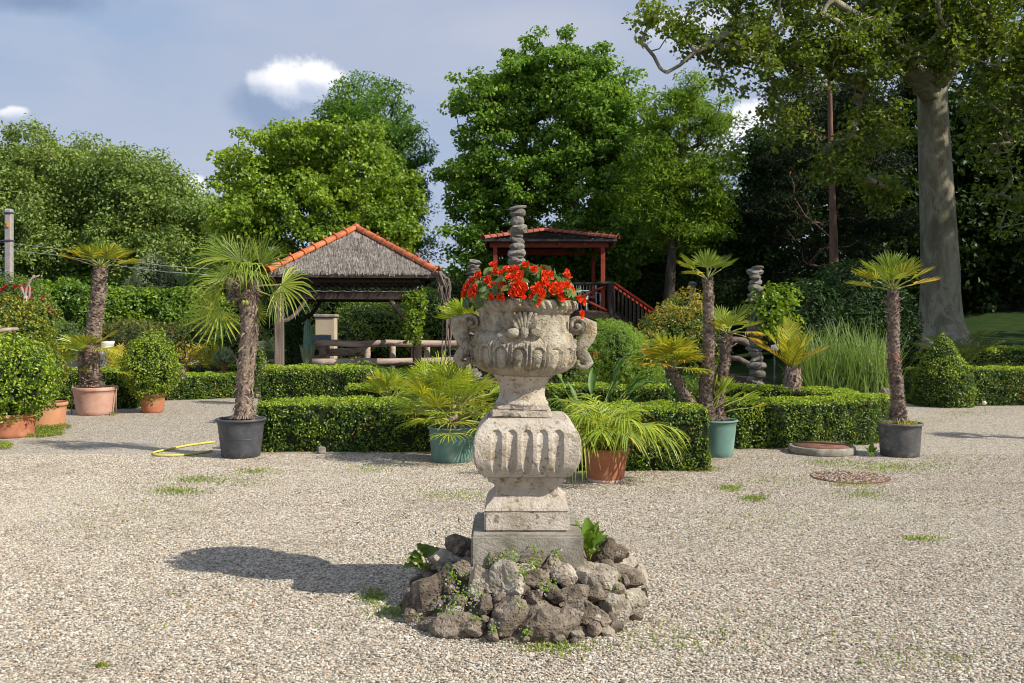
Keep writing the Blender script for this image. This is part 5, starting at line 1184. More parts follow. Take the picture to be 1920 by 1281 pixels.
def build_shelter():
    o = empty('garden_shelter', (-3.21, 19.2, 0), 'thatched garden shelter with orange ridge tiles and dark posts', 'shelter', rz=R(8))
    E, zE, zA = 1.56, 2.40, 3.36; cs = [(-E, -E, zE), (E, -E, zE), (E, E, zE), (-E, E, zE)]; ap = (0, 0, zA)
    mb = MB()
    for k in range(4):
        a, b = Vector(cs[k]), Vector(cs[(k + 1) % 4]); mb.add([a, b, ap, a + Vector((0, 0, -.05)), b + Vector((0, 0, -.05)), Vector(ap) + Vector((0, 0, -.05))], [(0, 1, 2), (5, 4, 3), (0, 3, 4, 1)])
    mb.build('thatch_base', M['thatch_base'], o)
    g = np.random.default_rng(2); V = []; Q = []; o_ = 0
    for k in range(4):
        a, b, c = (np.array(v, float) for v in (cs[k], cs[(k + 1) % 4], ap)); nn = unit(np.cross(b - a, c - a)); dn = unit((a + b) / 2 - c)
        sd = unit(b - a); n = 6500 if k < 2 else 2200
        u = g.random(n); t = 1 - np.sqrt(g.random(n)); base = a + (b - a) * u[:, None]; p = base * (1 - t)[:, None] + c * t[:, None]
        ln = g.uniform(.12, .34, n)[:, None]; w = g.uniform(.0035, .009, n)[:, None] * (1 if k < 2 else 1.6); lift = g.uniform(.004, .03, n)[:, None]
        q = p + dn * ln * np.where(t[:, None] < .08, .5, 1) + nn * (lift + .008) + sd * (g.normal(size=(n, 1)) * .010 + .012); q0 = p + nn * lift * .4
        V.append(np.stack([q0 - sd * w, q0 + sd * w, q + sd * w * .8, q - sd * w * .8], 1).reshape(-1, 3)); Q.append(np.arange(n * 4).reshape(n, 4) + o_); o_ += n * 4
    link('thatch', arr_mesh('thatch', np.concatenate(V), np.concatenate(Q), mats=[M['thatch']]), o)['kind'] = 'stuff'
    hips(o, cs, ap, ridge_tile_mesh('ridge_tile', M['tile'], .30, .078), .29, lift=.035)
    mb = MB(); mb.lathe([(.001, .0), (.09, .02), (.075, .08), (.001, .11)], 12, c=(0, 0, zA + .02)); mb.build('cap_tile', M['tile'], o)
    for k in range(4):
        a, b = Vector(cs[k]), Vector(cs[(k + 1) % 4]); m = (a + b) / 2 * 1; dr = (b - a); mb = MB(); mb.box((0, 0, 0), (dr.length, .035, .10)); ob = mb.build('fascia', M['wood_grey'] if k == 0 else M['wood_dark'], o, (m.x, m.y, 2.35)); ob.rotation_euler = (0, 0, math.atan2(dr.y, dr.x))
    posts = [(-1.40, -1.30), (1.20, -1.36), (1.24, 1.22), (-1.30, 1.22)]
    for k, (x, y) in enumerate(posts):
        mb = MB(); mb.box((0, 0, 1.08), (.17, .17, 2.16), bev=.015)
        for v in range(len(mb.v)):
            q = Vector(mb.v[v]); mb.v[v] = tuple(q + Vector((noise.noise(q * 3 + Vector((k, 0, 0))) * .015, 0, 0)))
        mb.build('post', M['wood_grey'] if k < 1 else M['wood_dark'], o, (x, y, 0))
    for k in range(4):
        a, b = posts[k], posts[(k + 1) % 4]; dx, dy = b[0] - a[0], b[1] - a[1]; ln = math.hypot(dx, dy); an = math.atan2(dy, dx); cx, cy_ = (a[0] + b[0]) / 2, (a[1] + b[1]) / 2
        for (z, h, nm) in ((1.965, .15, 'beam'), (2.245, .07, 'top_plate')):
            mb = MB(); mb.box((0, 0, 0), (ln - .17 if nm == 'beam' else ln + .3, .12, h), bev=.008); ob = mb.build(nm, M['wood_dark'], o, (cx, cy_, z)); ob.rotation_euler = (0, 0, an)
        # lattice between beam and plate
        n = int(ln / .14)
        for i in range(n):
            for sgn in (-1, 1):
                mb = MB(); mb.box((0, 0, 0), (.26, .010, .022)); ob = mb.build('lattice_slat', M['wood_dark'], o); t = (i + .5) / n - .5
                ob.location = (cx + math.cos(an) * t * ln + math.sin(an) * .008 * sgn, cy_ + math.sin(an) * t * ln - math.cos(an) * .008 * sgn, 2.125); ob.rotation_euler = Matrix.Rotation(an, 3, 'Z').to_euler() if False else (Matrix.Rotation(an, 3, 'Z') @ Matrix.Rotation(sgn * R(45), 3, 'Y')).to_euler()
        # curved knee braces
        for e, (px_, py_) in enumerate((a, b)):
            sg = 1 if e == 0 else -1; ux, uy = math.cos(an) * sg, math.sin(an) * sg; pts = []
            for i in range(7):
                t = i / 6; r_ = .42; xx = .085 + r_ * t; zz = 1.90 - r_ * (1 - t ** 1.7) * 1.0; pts.append((px_ + ux * xx, py_ + uy * xx, zz))
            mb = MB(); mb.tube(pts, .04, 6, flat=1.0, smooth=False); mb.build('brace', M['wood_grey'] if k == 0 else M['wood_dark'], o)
    # rafters seen from below
    for k in range(4):
        mb = MB(); mb.tube([Vector(cs[k]) * .97 + Vector((0, 0, -.06)), Vector(ap) + Vector((0, 0, -.10))], .045, 6, smooth=False); mb.build('rafter', M['wood_dark'], o)
    mb = MB(); pts = []
    for i in range(41): t = i / 40; pts.append((-.9 + 2.05 * t, -1.41, 2.052 - .012 * math.sin(t * 3.14 * 9) ** 2)); 
    pts += [(1.18, -1.46, 2.08), (1.22, -1.47, 2.14)]
    mb.tube(pts, .008, 5); mb.build('cable', M['cable'], o)
    # dry vine hanging from the right corner
    v = empty('dry_vine', (-1.42, 17.78, 0), 'dry twisted vine hanging from the right corner of the thatched roof', 'vine'); g = random.Random(3)
    for k in range(15):
        mb = MB(); x = g.uniform(-.06, .05); pts = []
        for i in range(9):
            t = i / 8; pts.append((x + .22 * math.sin(min(1, t * 2.2) * 1.57) * (1 if k < 11 else .3) - .07 * max(0, t - .4) + g.gauss(0, .012), g.gauss(0, .03) + .05, 2.42 - t * (2.40 if k % 3 == 0 else g.uniform(.5, .9))))
        mb.tube(pts, [g.uniform(.010, .022) * (1.2 - .6 * i / 8) for i in range(9)], 5); mb.build('stem', M['wood_grey'], v)
build_shelter()
def log(name, a, b, r, label, seed=0, group='log rails beside the shelter', mat=None, cat='log'):
    a, b = Vector(a), Vector(b); mb = MB(); n = 16; g = random.Random(seed); pts = []
    for i in range(n + 1):
        t = i / n; pts.append((b - a) * t + Vector((0, 0, .02 * noise.noise(Vector((t * 4, seed, 0))))))
    mb.tube(pts, [r * (1 + .12 * noise.noise(Vector((i * .7, seed * 3.3, 1)))) for i in range(n + 1)], 12)
    return tag(mb.build(name, mat or M['log'], None, a), label, cat, group)
def pz(px, py, Y): return P(px, py, Y)
def posts_fence():
    o = empty('log_rail', (-3.2, 18.9, 0), 'rustic log railing along the back of the thatched shelter', 'railing')
    def lg(nm, a, b, r, seed, mat='log'):
        a, b = Vector(a) - Vector((-3.2, 18.9, 0)), Vector(b) - Vector((-3.2, 18.9, 0)); mb = MB(); n = 14
        mb.tube([a.lerp(b, i / n) + Vector((0, 0, .03 * noise.noise(Vector((i * .4, seed, 0))))) for i in range(n + 1)], [r * (1 + .14 * noise.noise(Vector((i * .6, seed * 3.3, 1)))) for i in range(n + 1)], 12); mb.build(nm, M[mat], o)
    lg('rail', pz(588, 644, 18.7), pz(905, 645, 18.9), .068, 1); lg('rail', pz(585, 679, 18.5), pz(900, 676, 18.9), .066, 2)
    for px in (735, 800, 860): q = pz(px, 640, 18.95); lg('post', (q.x, q.y + .1, 0), (q.x, q.y + .1, .98), .06, px)
posts_fence()
def back_rail():
    o = empty('log_rail', pz(650, 690, 20.2) * 1.0, 'short log railing with a sawn round end behind the shelter posts', 'railing'); L0 = o.location.copy()
    def lg(nm, a, b, r, seed):
        mb = MB(); n = 10; a, b = Vector(a) - L0, Vector(b) - L0
        mb.tube([a.lerp(b, i / n) for i in range(n + 1)], [r * (1 + .14 * noise.noise(Vector((i * .6, seed * 3.3, 1)))) for i in range(n + 1)], 12); mb.build(nm, M['log'], o)
    q0 = pz(612, 661, 20.2); lg('rail', pz(612, 661, 20.2), pz(690, 659, 20.4), .085, 4)
    lg('rail', pz(593, 661, 19.4), pz(608, 661, 20.3), .10, 5)
    for px in (611, 688): q = pz(px, 655, 20.1); lg('post', (q.x, q.y, 0), (q.x, q.y, .95), .075, px)
    mb = MB(); c = pz(593, 661, 19.4) - L0; d = (pz(608, 661, 20.3) - pz(593, 661, 19.4)).normalized(); mb.tube([c - d * .003, c + d * .05], .065, 12); mb.build('hollow', M['wood_dark'], o)
back_rail()
def side_rail():
    o = empty('log_rail', pz(1375, 700, 14.6), 'grey forked branch railing beside the right stone column', 'railing'); L0 = o.location.copy()
    def lg(nm, pts, r):
        mb = MB(); mb.tube([Vector(p) - L0 for p in pts], r, 9); mb.build(nm, M['wood_grey'], o)
    lg('rail', [pz(1345, 638, 14.6), pz(1380, 638, 14.6), pz(1395, 640, 14.6), pz(1408, 650, 14.5)], [.045, .055, .06, .05]); lg('rail', [pz(1350, 672, 14.8), pz(1385, 673, 14.7), pz(1405, 684, 14.6)], [.04, .045, .045])
    q = pz(1357, 640, 14.8); lg('post', [(q.x, q.y, 0), (q.x, q.y, 1.2)], [.07, .06])
side_rail()

# ------------------------------------------------------------------ red pavilion on its platform
def build_pavilion():
    o = empty('pavilion', (1.15, 30.0, 0), 'small red pavilion with grey felt roof raised on a dark platform', 'pavilion')
    def B(nm, c, size, mat, bev=.01, rot=None):
        mb = MB(); mb.box((0, 0, 0), size, bev=bev); ob = mb.build(nm, mat, o, c)
        if rot: ob.rotation_euler = rot
        return ob
    E = 2.0; zE = 3.93; zA = 4.36; cs = [(-E, -E, zE), (E, -E, zE), (E, E, zE), (-E, E, zE)]; ap = (-.12, 0, zA)
    mb = MB()
    for k in range(4):
        a, b = Vector(cs[k]), Vector(cs[(k + 1) % 4]); n = 10; vs = []
        mb.add([a, b, ap, a + Vector((0, 0, -.07)), b + Vector((0, 0, -.07)), Vector(ap) + Vector((0, 0, -.07))], [(0, 1, 2), (5, 4, 3), (0, 3, 4, 1)])
    mb.build('roof', M['bitumen'], o)
    g = np.random.default_rng(4); a, b, c = (np.array(v, float) for v in (cs[0], cs[1], ap)); n = 3500
    u = g.random(n); t = 1 - np.sqrt(g.random(n)); p = (a + (b - a) * u[:, None]) * (1 - t)[:, None] + c * t[:, None]; nn = unit(np.cross(b - a, c - a)); dn = unit((a + b) / 2 - c); sd = unit(b - a); w = .012
    ln = g.uniform(.05, .12, n)[:, None]; q = p + dn * ln + nn * .03 + sd * g.normal(size=(n, 1)) * .02; q0 = p + nn * .005
    link('thatch', arr_mesh('thatch', np.stack([q0 - sd * w, q0 + sd * w, q + sd * w, q - sd * w], 1).reshape(-1, 3), np.arange(n * 4).reshape(n, 4), mats=[M['bitumen']]), o)['kind'] = 'stuff'
    hips(o, cs, ap, ridge_tile_mesh('ridge_tile', M['tile_dark'], .30, .085), .28, lift=.03)
    red = M['red_wood']
    for (x, y) in ((-1.66, -1.72), (1.60, -1.72), (1.60, 1.6), (-1.66, 1.6)): B('post', (x, y, 2.68), (.13, .13, 2.06), red)
    B('beam', (-.03, -1.72, 3.79), (3.6, .12, .20), red); B('beam', (-.03, 1.6, 3.79), (3.6, .12, .20), red); B('beam', (-1.66, -.06, 3.785), (.11, 3.1, .18), red); B('beam', (1.60, -.06, 3.785), (.11, 3.1, .18), red)
    for x in (-.55, .27, 1.05): B('rafter_end', (x, -1.83, 3.80), (.09, .10, .13), red, .004)
    for sg in (-1, 1):
        B('eave_board', (sg * 1.93, 0, 3.84), (.04, 3.9, .12), red); 
    B('eave_board', (0, -1.95, 3.865), (3.9, .03, .06), M['wood_dark'])
    mb = MB()
    for i in range(14): mb.box((-1.8 + i * .27, 0, 0), (.255, 3.7, .05))
    B('platform', (0, 0, 1.60), (3.9, 3.9, .12), M['wood_dark'])
    for i in range(15): B('plank', (-1.82 + i * .26, 0, 1.682), (.25, 3.85, .03), M['wood_dark'], .004)
    for (x, y) in ((-1.8, -1.8), (0, -1.8), (1.85, -1.8), (-1.8, 1.8), (1.85, 1.8)): B('leg', (x, y, .76), (.20, .20, 1.56), M['wood_dark'])
    # railing with crossed poles
    mb = MB(); mb.tube([(-1.85, -1.84, 2.60), (-.5, -1.84, 2.62), (.6, -1.84, 2.59), (1.95, -1.84, 2.60)], .055, 10); mb.build('rail', M['wood_dark'], o)
    mb = MB(); mb.tube([(-1.85, -1.84, 1.74), (1.95, -1.84, 1.74)], .05, 10); mb.build('rail', M['wood_dark'], o)
    for x in (-1.85, .0, 1.83):
        mb = MB(); mb.tube([(x, -1.86, 0 if x else 1.7), (x, -1.86, 1.6), (x, -1.86, 2.60)], .105 if x else .06, 12); mb.build('rail_post', M['wood_dark'], o)
    for (x0, x1) in ((-1.75, -.06), (.06, 1.72)):
        for (za, zb, yy) in ((1.78, 2.55, -1.80), (2.55, 1.78, -1.87)):
            mb = MB(); mb.tube([(x0, yy, za), (x1, yy, zb)], .045, 10); mb.build('cross_brace', M['red_wood'], o)
    # stairs both sides with slatted balustrades
    for sg, n, run in ((1, 13, 1.62), (-1, 17, 2.2)):
        x0 = 2.0 * sg; sl = .70; drop = run * sl
        for yy in (-1.84, -.7):
            mb = MB(); mb.tube([(x0 - .05 * sg, yy, 2.62), (x0 + run * sg, yy, 2.62 - drop - .02)], .045, 4, smooth=False); mb.build('hand_rail', M['red_rail'], o)
            mb = MB(); mb.tube([(x0, yy, 1.72), (x0 + run * sg, yy, 1.72 - drop)], .07, 4, smooth=False); mb.build('stringer', M['wood_dark'], o)
            for i in range(n):
                t = (i + .5) / n; B('baluster', (x0 + run * t * sg, yy, 2.15 - drop * t), (.05, .03, .82), M['wood_dark'], .004)
        for i in range(6): t = (i + .5) / 6; B('tread', (x0 + run * t * sg, -1.27, 1.62 - drop * t), (.28, 1.1, .04), M['wood_dark'], .004)
build_pavilion()
def chair(label, x, y, rz):
    o = empty('garden_chair', (x, y, 1.70), label, 'chair', 'chairs on the pavilion platform', rz)
    W = M['white_frame']
    for (a, b) in (((-.24, -.22, 0), (-.24, -.22, .62)), ((.24, -.22, 0), (.24, -.22, .62)), ((-.24, .24, 0), (-.24, .30, .90)), ((.24, .24, 0), (.24, .30, .90))):
        mb = MB(); mb.tube([a, b], .018, 8); mb.build('leg', W, o)
    mb = MB(); mb.box((0, 0, .42), (.46, .46, .03), bev=.01); mb.build('seat', M['seat_dark'], o)
    mb = MB(); mb.tube([(-.24, .30, .88), (.24, .30, .88)], .018, 8); mb.tube([(-.24, .28, .5), (.24, .28, .5)], .012, 8); mb.build('back_frame', W, o)
    for i in range(4): mb = MB(); mb.tube([(-.15 + i * .1, .28, .5), (-.15 + i * .1, .30, .88)], .009, 6); mb.build('back_bar', W, o)
    for sg in (-1, 1): mb = MB(); mb.tube([(sg * .24, -.22, .62), (sg * .24, .27, .64)], .016, 8); mb.build('armrest', W, o)
chair('white framed chair behind the red crossed railing, nearer the post', 2.45, 29.0, R(160)); chair('white framed chair behind the red crossed railing, nearer the urn', 1.75, 29.1, R(200))
mb = MB(); mb.box((0, 0, .72), (.9, .6, .03), bev=.01)
t_ = empty('garden_table', (2.0, 29.9, 1.70), 'small pale table under the red pavilion', 'table'); mb.build('table_top', M['white_frame'], t_)
for (x, y) in ((-.4, -.25), (.4, -.25), (.4, .25), (-.4, .25)): mb = MB(); mb.tube([(x, y, 0), (x, y, .70)], .02, 6); mb.build('leg', M['white_frame'], t_)

# ------------------------------------------------------------------ stacked stone columns
def stone_column(label, px, Y, ytop, wpx, hpx, seed, lean=0.0, mat='rock_grey', sub=3):
    s = Y / F; g = random.Random(seed); top = CAMZ - (ytop - HOR) * s; x0 = (px - 960) * s
    o = empty('stone_column', (x0, Y, 0), label, 'stone column', 'columns of stacked rough stones'); z = 0; k = 0
    me = [rock_mesh('stone', sub, (1, 1, 1), seed * 10 + i, M[mat], planes=7, rough=.12, cut=.7) for i in range(7)]
    while z < top - .03:
        h = hpx * s * g.uniform(.75, 1.3); w = wpx * s * g.uniform(.82, 1.15) * (1 if z < top * .8 else .9); h = min(h, top - z + .01)
        link('stone', me[k % 7], o, (g.gauss(0, w * .06) + lean * z, g.gauss(0, w * .06), z + h * .48), (g.uniform(-.22, .22), g.uniform(-.22, .22), g.uniform(0, 6.28)), (w * 1.08, w * 1.0, h * 1.42)); z += h * .90; k += 1
stone_column('tall column of stacked stones rising behind the begonias', 970, 14.0, 388, 33, 13.5, 1)
stone_column('short dark stack of stones left of the begonias', 888, 16.0, 489, 28, 9, 2)
stone_column('stone column half covered by a climbing vine, right of the palms', 1416, 14.0, 501, 31, 12, 3)
stone_column('small far stone stack beside the tallest palm stem', 1297, 24.0, 528, 17, 8, 4)

# ------------------------------------------------------------------ shrubs and planting
def shrub(name, label, cat, lobes, mat, L, W, dens, seed, base_px=None, thick=.18, amp=.10, freq=2.5, group=None, up=.35, core='box_core', core_in=.16, young=None, lump=.22, flat=True, z0=0.0, layers=1):
    """lobes in (px, py, Y, rx_px, ry_px, depth_m)"""
    ls = [pxlobe(*l) for l in lobes]; c = ls[0]
    V, T = blob_tris(ls, sub=3, seed=seed, lump=lump, flatten=z0)
    return leafy_thing(name, label, cat, V, T, (c[0], c[1], z0), dens, L, W, mat, M[core], thick, amp, freq, seed, group, up, core_in=core_in, young=young)
SH = [
 ('bamboo_bush', 'feathery light green bamboo dome right of the urn', 'bamboo', [(1145, 668, 17, 68, 62, .7), (1190, 690, 17, 50, 48, .6), (1105, 690, 16.8, 40, 50, .5)], 'bamboo', .085, .012, 2200, 51, {}),
 ('flowering_bush', 'glossy bush in front of the pavilion steps', 'bush', [(1255, 625, 18, 55, 48, .6), (1225, 660, 17.5, 48, 40, .5), (1300, 640, 18, 60, 62, .6), (1285, 590, 18.5, 45, 38, .5)], 'shrub', .075, .028, 900, 52, dict(young='shrub_gold')),
 ('laurel_bush', 'big dark laurel bush behind the tall grass', 'bush', [(1590, 600, 21, 95, 100, 1.0), (1520, 610, 20.5, 60, 80, .8), (1650, 620, 21, 60, 85, .9)], 'laurel', .10, .045, 600, 53, {}),
 ('shelter_shrub', 'mixed bushes seen through the thatched shelter, left', 'bush', [(690, 610, 25, 70, 45, .8), (640, 640, 24, 60, 40, .6)], 'shrub', .09, .04, 550, 54, {}),
 ('green_bush', 'dark green bushes seen through the thatched shelter, right', 'bush', [(780, 600, 26, 80, 55, .9), (740, 650, 25, 70, 40, .7)], 'ivy', .09, .045, 500, 55, {}),
 ('back_bush', 'tall dark bushes behind the thatched shelter', 'bush', [(650, 560, 28, 120, 45, 1.0), (560, 590, 27, 60, 60, .8), (820, 570, 28, 60, 60, .8)], 'dark_leaf', .11, .055, 420, 56, {}),
 ('silvery_shrub', 'silvery blue-green shrub in front of the left trees', 'shrub', [(285, 525, 30, 30, 45, .6), (262, 555, 30, 28, 35, .5), (318, 545, 30, 26, 38, .5)], 'shrub_blue', .09, .022, 900, 57, {}),
 ('twiggy_shrub', 'brownish twiggy shrub below the ivy wall', 'shrub', [(240, 640, 21.5, 60, 38, .6), (320, 645, 21.5, 60, 34, .6)], 'shrub_brown', .06, .02, 900, 58, {}),
 ('twiggy_shrub', 'dark shrub behind the golden potted shrubs', 'shrub', [(400, 630, 21.5, 70, 45, .6), (455, 650, 21, 50, 45, .5)], 'shrub', .06, .025, 800, 59, {}),
 ('rose_bush', 'red flowering bush at the far left edge', 'bush', [(20, 570, 20, 65, 48, .7), (75, 600, 19.5, 35, 40, .5)], 'shrub', .06, .032, 1000, 60, {}),
 ('green_hump', 'bushy green plants left of the multi-stem palm', 'bush', [(1235, 745, 13.2, 50, 26, .3), (1290, 738, 13.2, 40, 26, .3)], 'ivy', .05, .022, 2500, 61, {}),
 ('box_cone', 'small box cone beside the shelter post', 'topiary', [(478, 690, 16.6, 19, 34, .2), (480, 665, 16.6, 12, 22, .12)], 'box', .04, .024, 2800, 62, {}),
 ('evergreen', 'slim glossy evergreen inside the shelter by the left post', 'shrub', [(545, 650, 18.9, 22, 50, .22), (548, 610, 18.9, 16, 40, .18)], 'laurel', .06, .03, 1500, 63, {}),
 ('ground_plants', 'leafy low plants in the bed below the log rail', 'ground cover', [(600, 712, 15.6, 60, 18, .4), (720, 716, 15.6, 60, 20, .4), (665, 700, 16.5, 60, 12, .4)], 'ivy', .05, .028, 1500, 64, {}),
 ('broom_bush', 'dense green bush between urn and bamboo', 'bush', [(1060, 690, 15.5, 40, 36, .4), (1020, 680, 15.8, 40, 45, .4)], 'shrub', .05, .022, 1500, 65, {}),
 ('low_shrub', 'grey green shrubs under the far palms on the left', 'shrub', [(225, 690, 17.8, 30, 28, .4), (120, 640, 18.2, 30, 35, .4)], 'shrub', .05, .02, 1200, 66, {}),
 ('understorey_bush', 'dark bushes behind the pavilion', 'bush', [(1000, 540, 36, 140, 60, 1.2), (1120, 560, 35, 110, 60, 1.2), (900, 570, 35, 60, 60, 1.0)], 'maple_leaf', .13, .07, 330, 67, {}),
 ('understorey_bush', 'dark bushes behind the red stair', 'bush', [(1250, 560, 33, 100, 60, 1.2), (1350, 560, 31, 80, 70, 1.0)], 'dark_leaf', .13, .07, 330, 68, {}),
]
for (nm, lb, cat, lobes, mat, L, W, dn, sd, kw) in SH:
    if 'young' in kw: kw = dict(young=M[kw['young']])
    o = shrub(nm, lb, cat, lobes, M[mat], L, W, dn, sd, **kw)
# roses
ro = [x for x in COL.objects if x.name.startswith('rose_bush')][0]; g = random.Random(4)
rm = MB()
for k in range(9):
    a = 6.283 * k / 9; e = .3 + .5 * (k % 3); d = Vector((math.cos(a) * math.cos(e), math.sin(a) * math.cos(e), math.sin(e))); s0 = Vector((-math.sin(a), math.cos(a), 0)) * .035; rm.add([(0, 0, 0), d * .05 - s0, d * .07, d * .05 + s0], [(0, 1, 2, 3)])
rme = rm.mesh('flower', M['petal_red'])
for k in range(75):
    px, py = (g.uniform(0, 60), g.uniform(530, 600)) if k < 45 else (g.uniform(50, 100), g.uniform(555, 640)); p = P(px, py, 19.25 + g.uniform(-.1, .2)) - ro.location
    link('flower', rme, ro, p, (R(90) + g.uniform(-.6, .6), 0, g.uniform(-.6, .6)), g.uniform(.4, .75))

# ivy-covered wall on the left
def ivy_wall():
    a, b = P(-150, 600, 23), P(395, 600, 24.5); d = (b - a); L_ = d.length; an = math.atan2(d.y, d.x)
    o = empty('garden_wall', (a + b) / 2 * 1.0, 'pale plastered garden wall mostly hidden by ivy', 'wall', rz=an); o.location.z = 0
    mb = MB(); mb.box((0, .25, .95), (L_, .28, 1.9), bev=.02); mb.build('wall', M['plaster'], o)
    mb = MB(); mb.box((0, .25, 1.94), (L_ + .1, .36, .07), bev=.02); mb.build('coping', M['concrete'], o)
    lobes = []
    for px, top, rx in ((-60, 545, 60), (0, 548, 50), (70, 540, 55), (130, 535, 45), (190, 550, 45), (245, 552, 50), (300, 548, 50), (350, 552, 45), (390, 560, 35)):
        Y = 22.7 + (px + 150) / 545 * 1.4; lobes.append((px, top + 26, Y, rx, 34, .35))
    for px, py, rx, ry in ((200, 600, 40, 30), (250, 610, 40, 22), (310, 605, 50, 40), (360, 610, 45, 45), (170, 590, 30, 30), (30, 600, 60, 40)):
        lobes.append((px, py, 22.9 + px / 545 * 1.4, rx, ry, .25))
    shrub('ivy', 'glossy ivy hanging over the garden wall on the left', 'ivy', lobes, M['ivy'], .095, .06, 700, 71, thick=.2, amp=.14, young=M['vine'], z0=.3)
ivy_wall()
shrub('ivy', 'ivy climbing the right front post of the shelter', 'ivy', [(778, 600, 17.75, 14, 30, .14), (786, 565, 17.75, 12, 22, .12), (775, 625, 17.8, 12, 18, .12), (766, 560, 17.8, 9, 12, .1)], M['vine'], .065, .045, 900, 72, thick=.14, amp=.08, core_in=.10, young=M['ivy'], z0=.5)
shrub('climbing_vine', 'bright leafed vine on the right stone column', 'vine', [(1448, 570, 13.8, 28, 30, .2), (1470, 560, 13.8, 26, 28, .18), (1440, 605, 13.8, 22, 28, .16), (1478, 610, 13.8, 15, 20, .12)], M['vine'], .07, .05, 750, 73, thick=.22, amp=.16, core_in=.14, young=M['ivy'], z0=.5)

def reeds():
    b = P(1590, 745, 13.9); b.z = 0; o = empty('tall_grass', b, 'clump of tall arching ornamental grass behind the right hedge', 'ornamental grass'); g = np.random.default_rng(9)
    V = []; Q = []; n = 1500; oo = 0
    for k in range(n):
        x0 = g.uniform(-.72, .62); y0 = g.uniform(-.3, .35); hgt = g.uniform(.85, 1.72) * (1 - .25 * abs(x0) ** 2); az = g.uniform(0, 6.283); ln = g.uniform(.12, .55); drp = g.uniform(.0, .35)
        w = g.uniform(.0045, .011); zb = g.uniform(0, .55) if g.random() < .5 else 0; dx, dy = math.cos(az), math.sin(az); m = 6
        for i in range(m + 1):
            t = i / m; p = np.array([x0 + dx * ln * t ** 1.8, y0 + dy * ln * t ** 1.8, zb + (hgt - zb) * (t - drp * t ** 3)]); ww = w * (1 - t ** 2) + .0006
            V += [p + np.array([-dy, dx, 0]) * ww, p - np.array([-dy, dx, 0]) * ww]
        for i in range(m): Q.append((oo + 2 * i, oo + 2 * i + 1, oo + 2 * i + 3, oo + 2 * i + 2))
        oo += 2 * (m + 1)
    link('blades', arr_mesh('blades', V, Q, mats=[M['reed']]), o)['kind'] = 'stuff'
reeds()

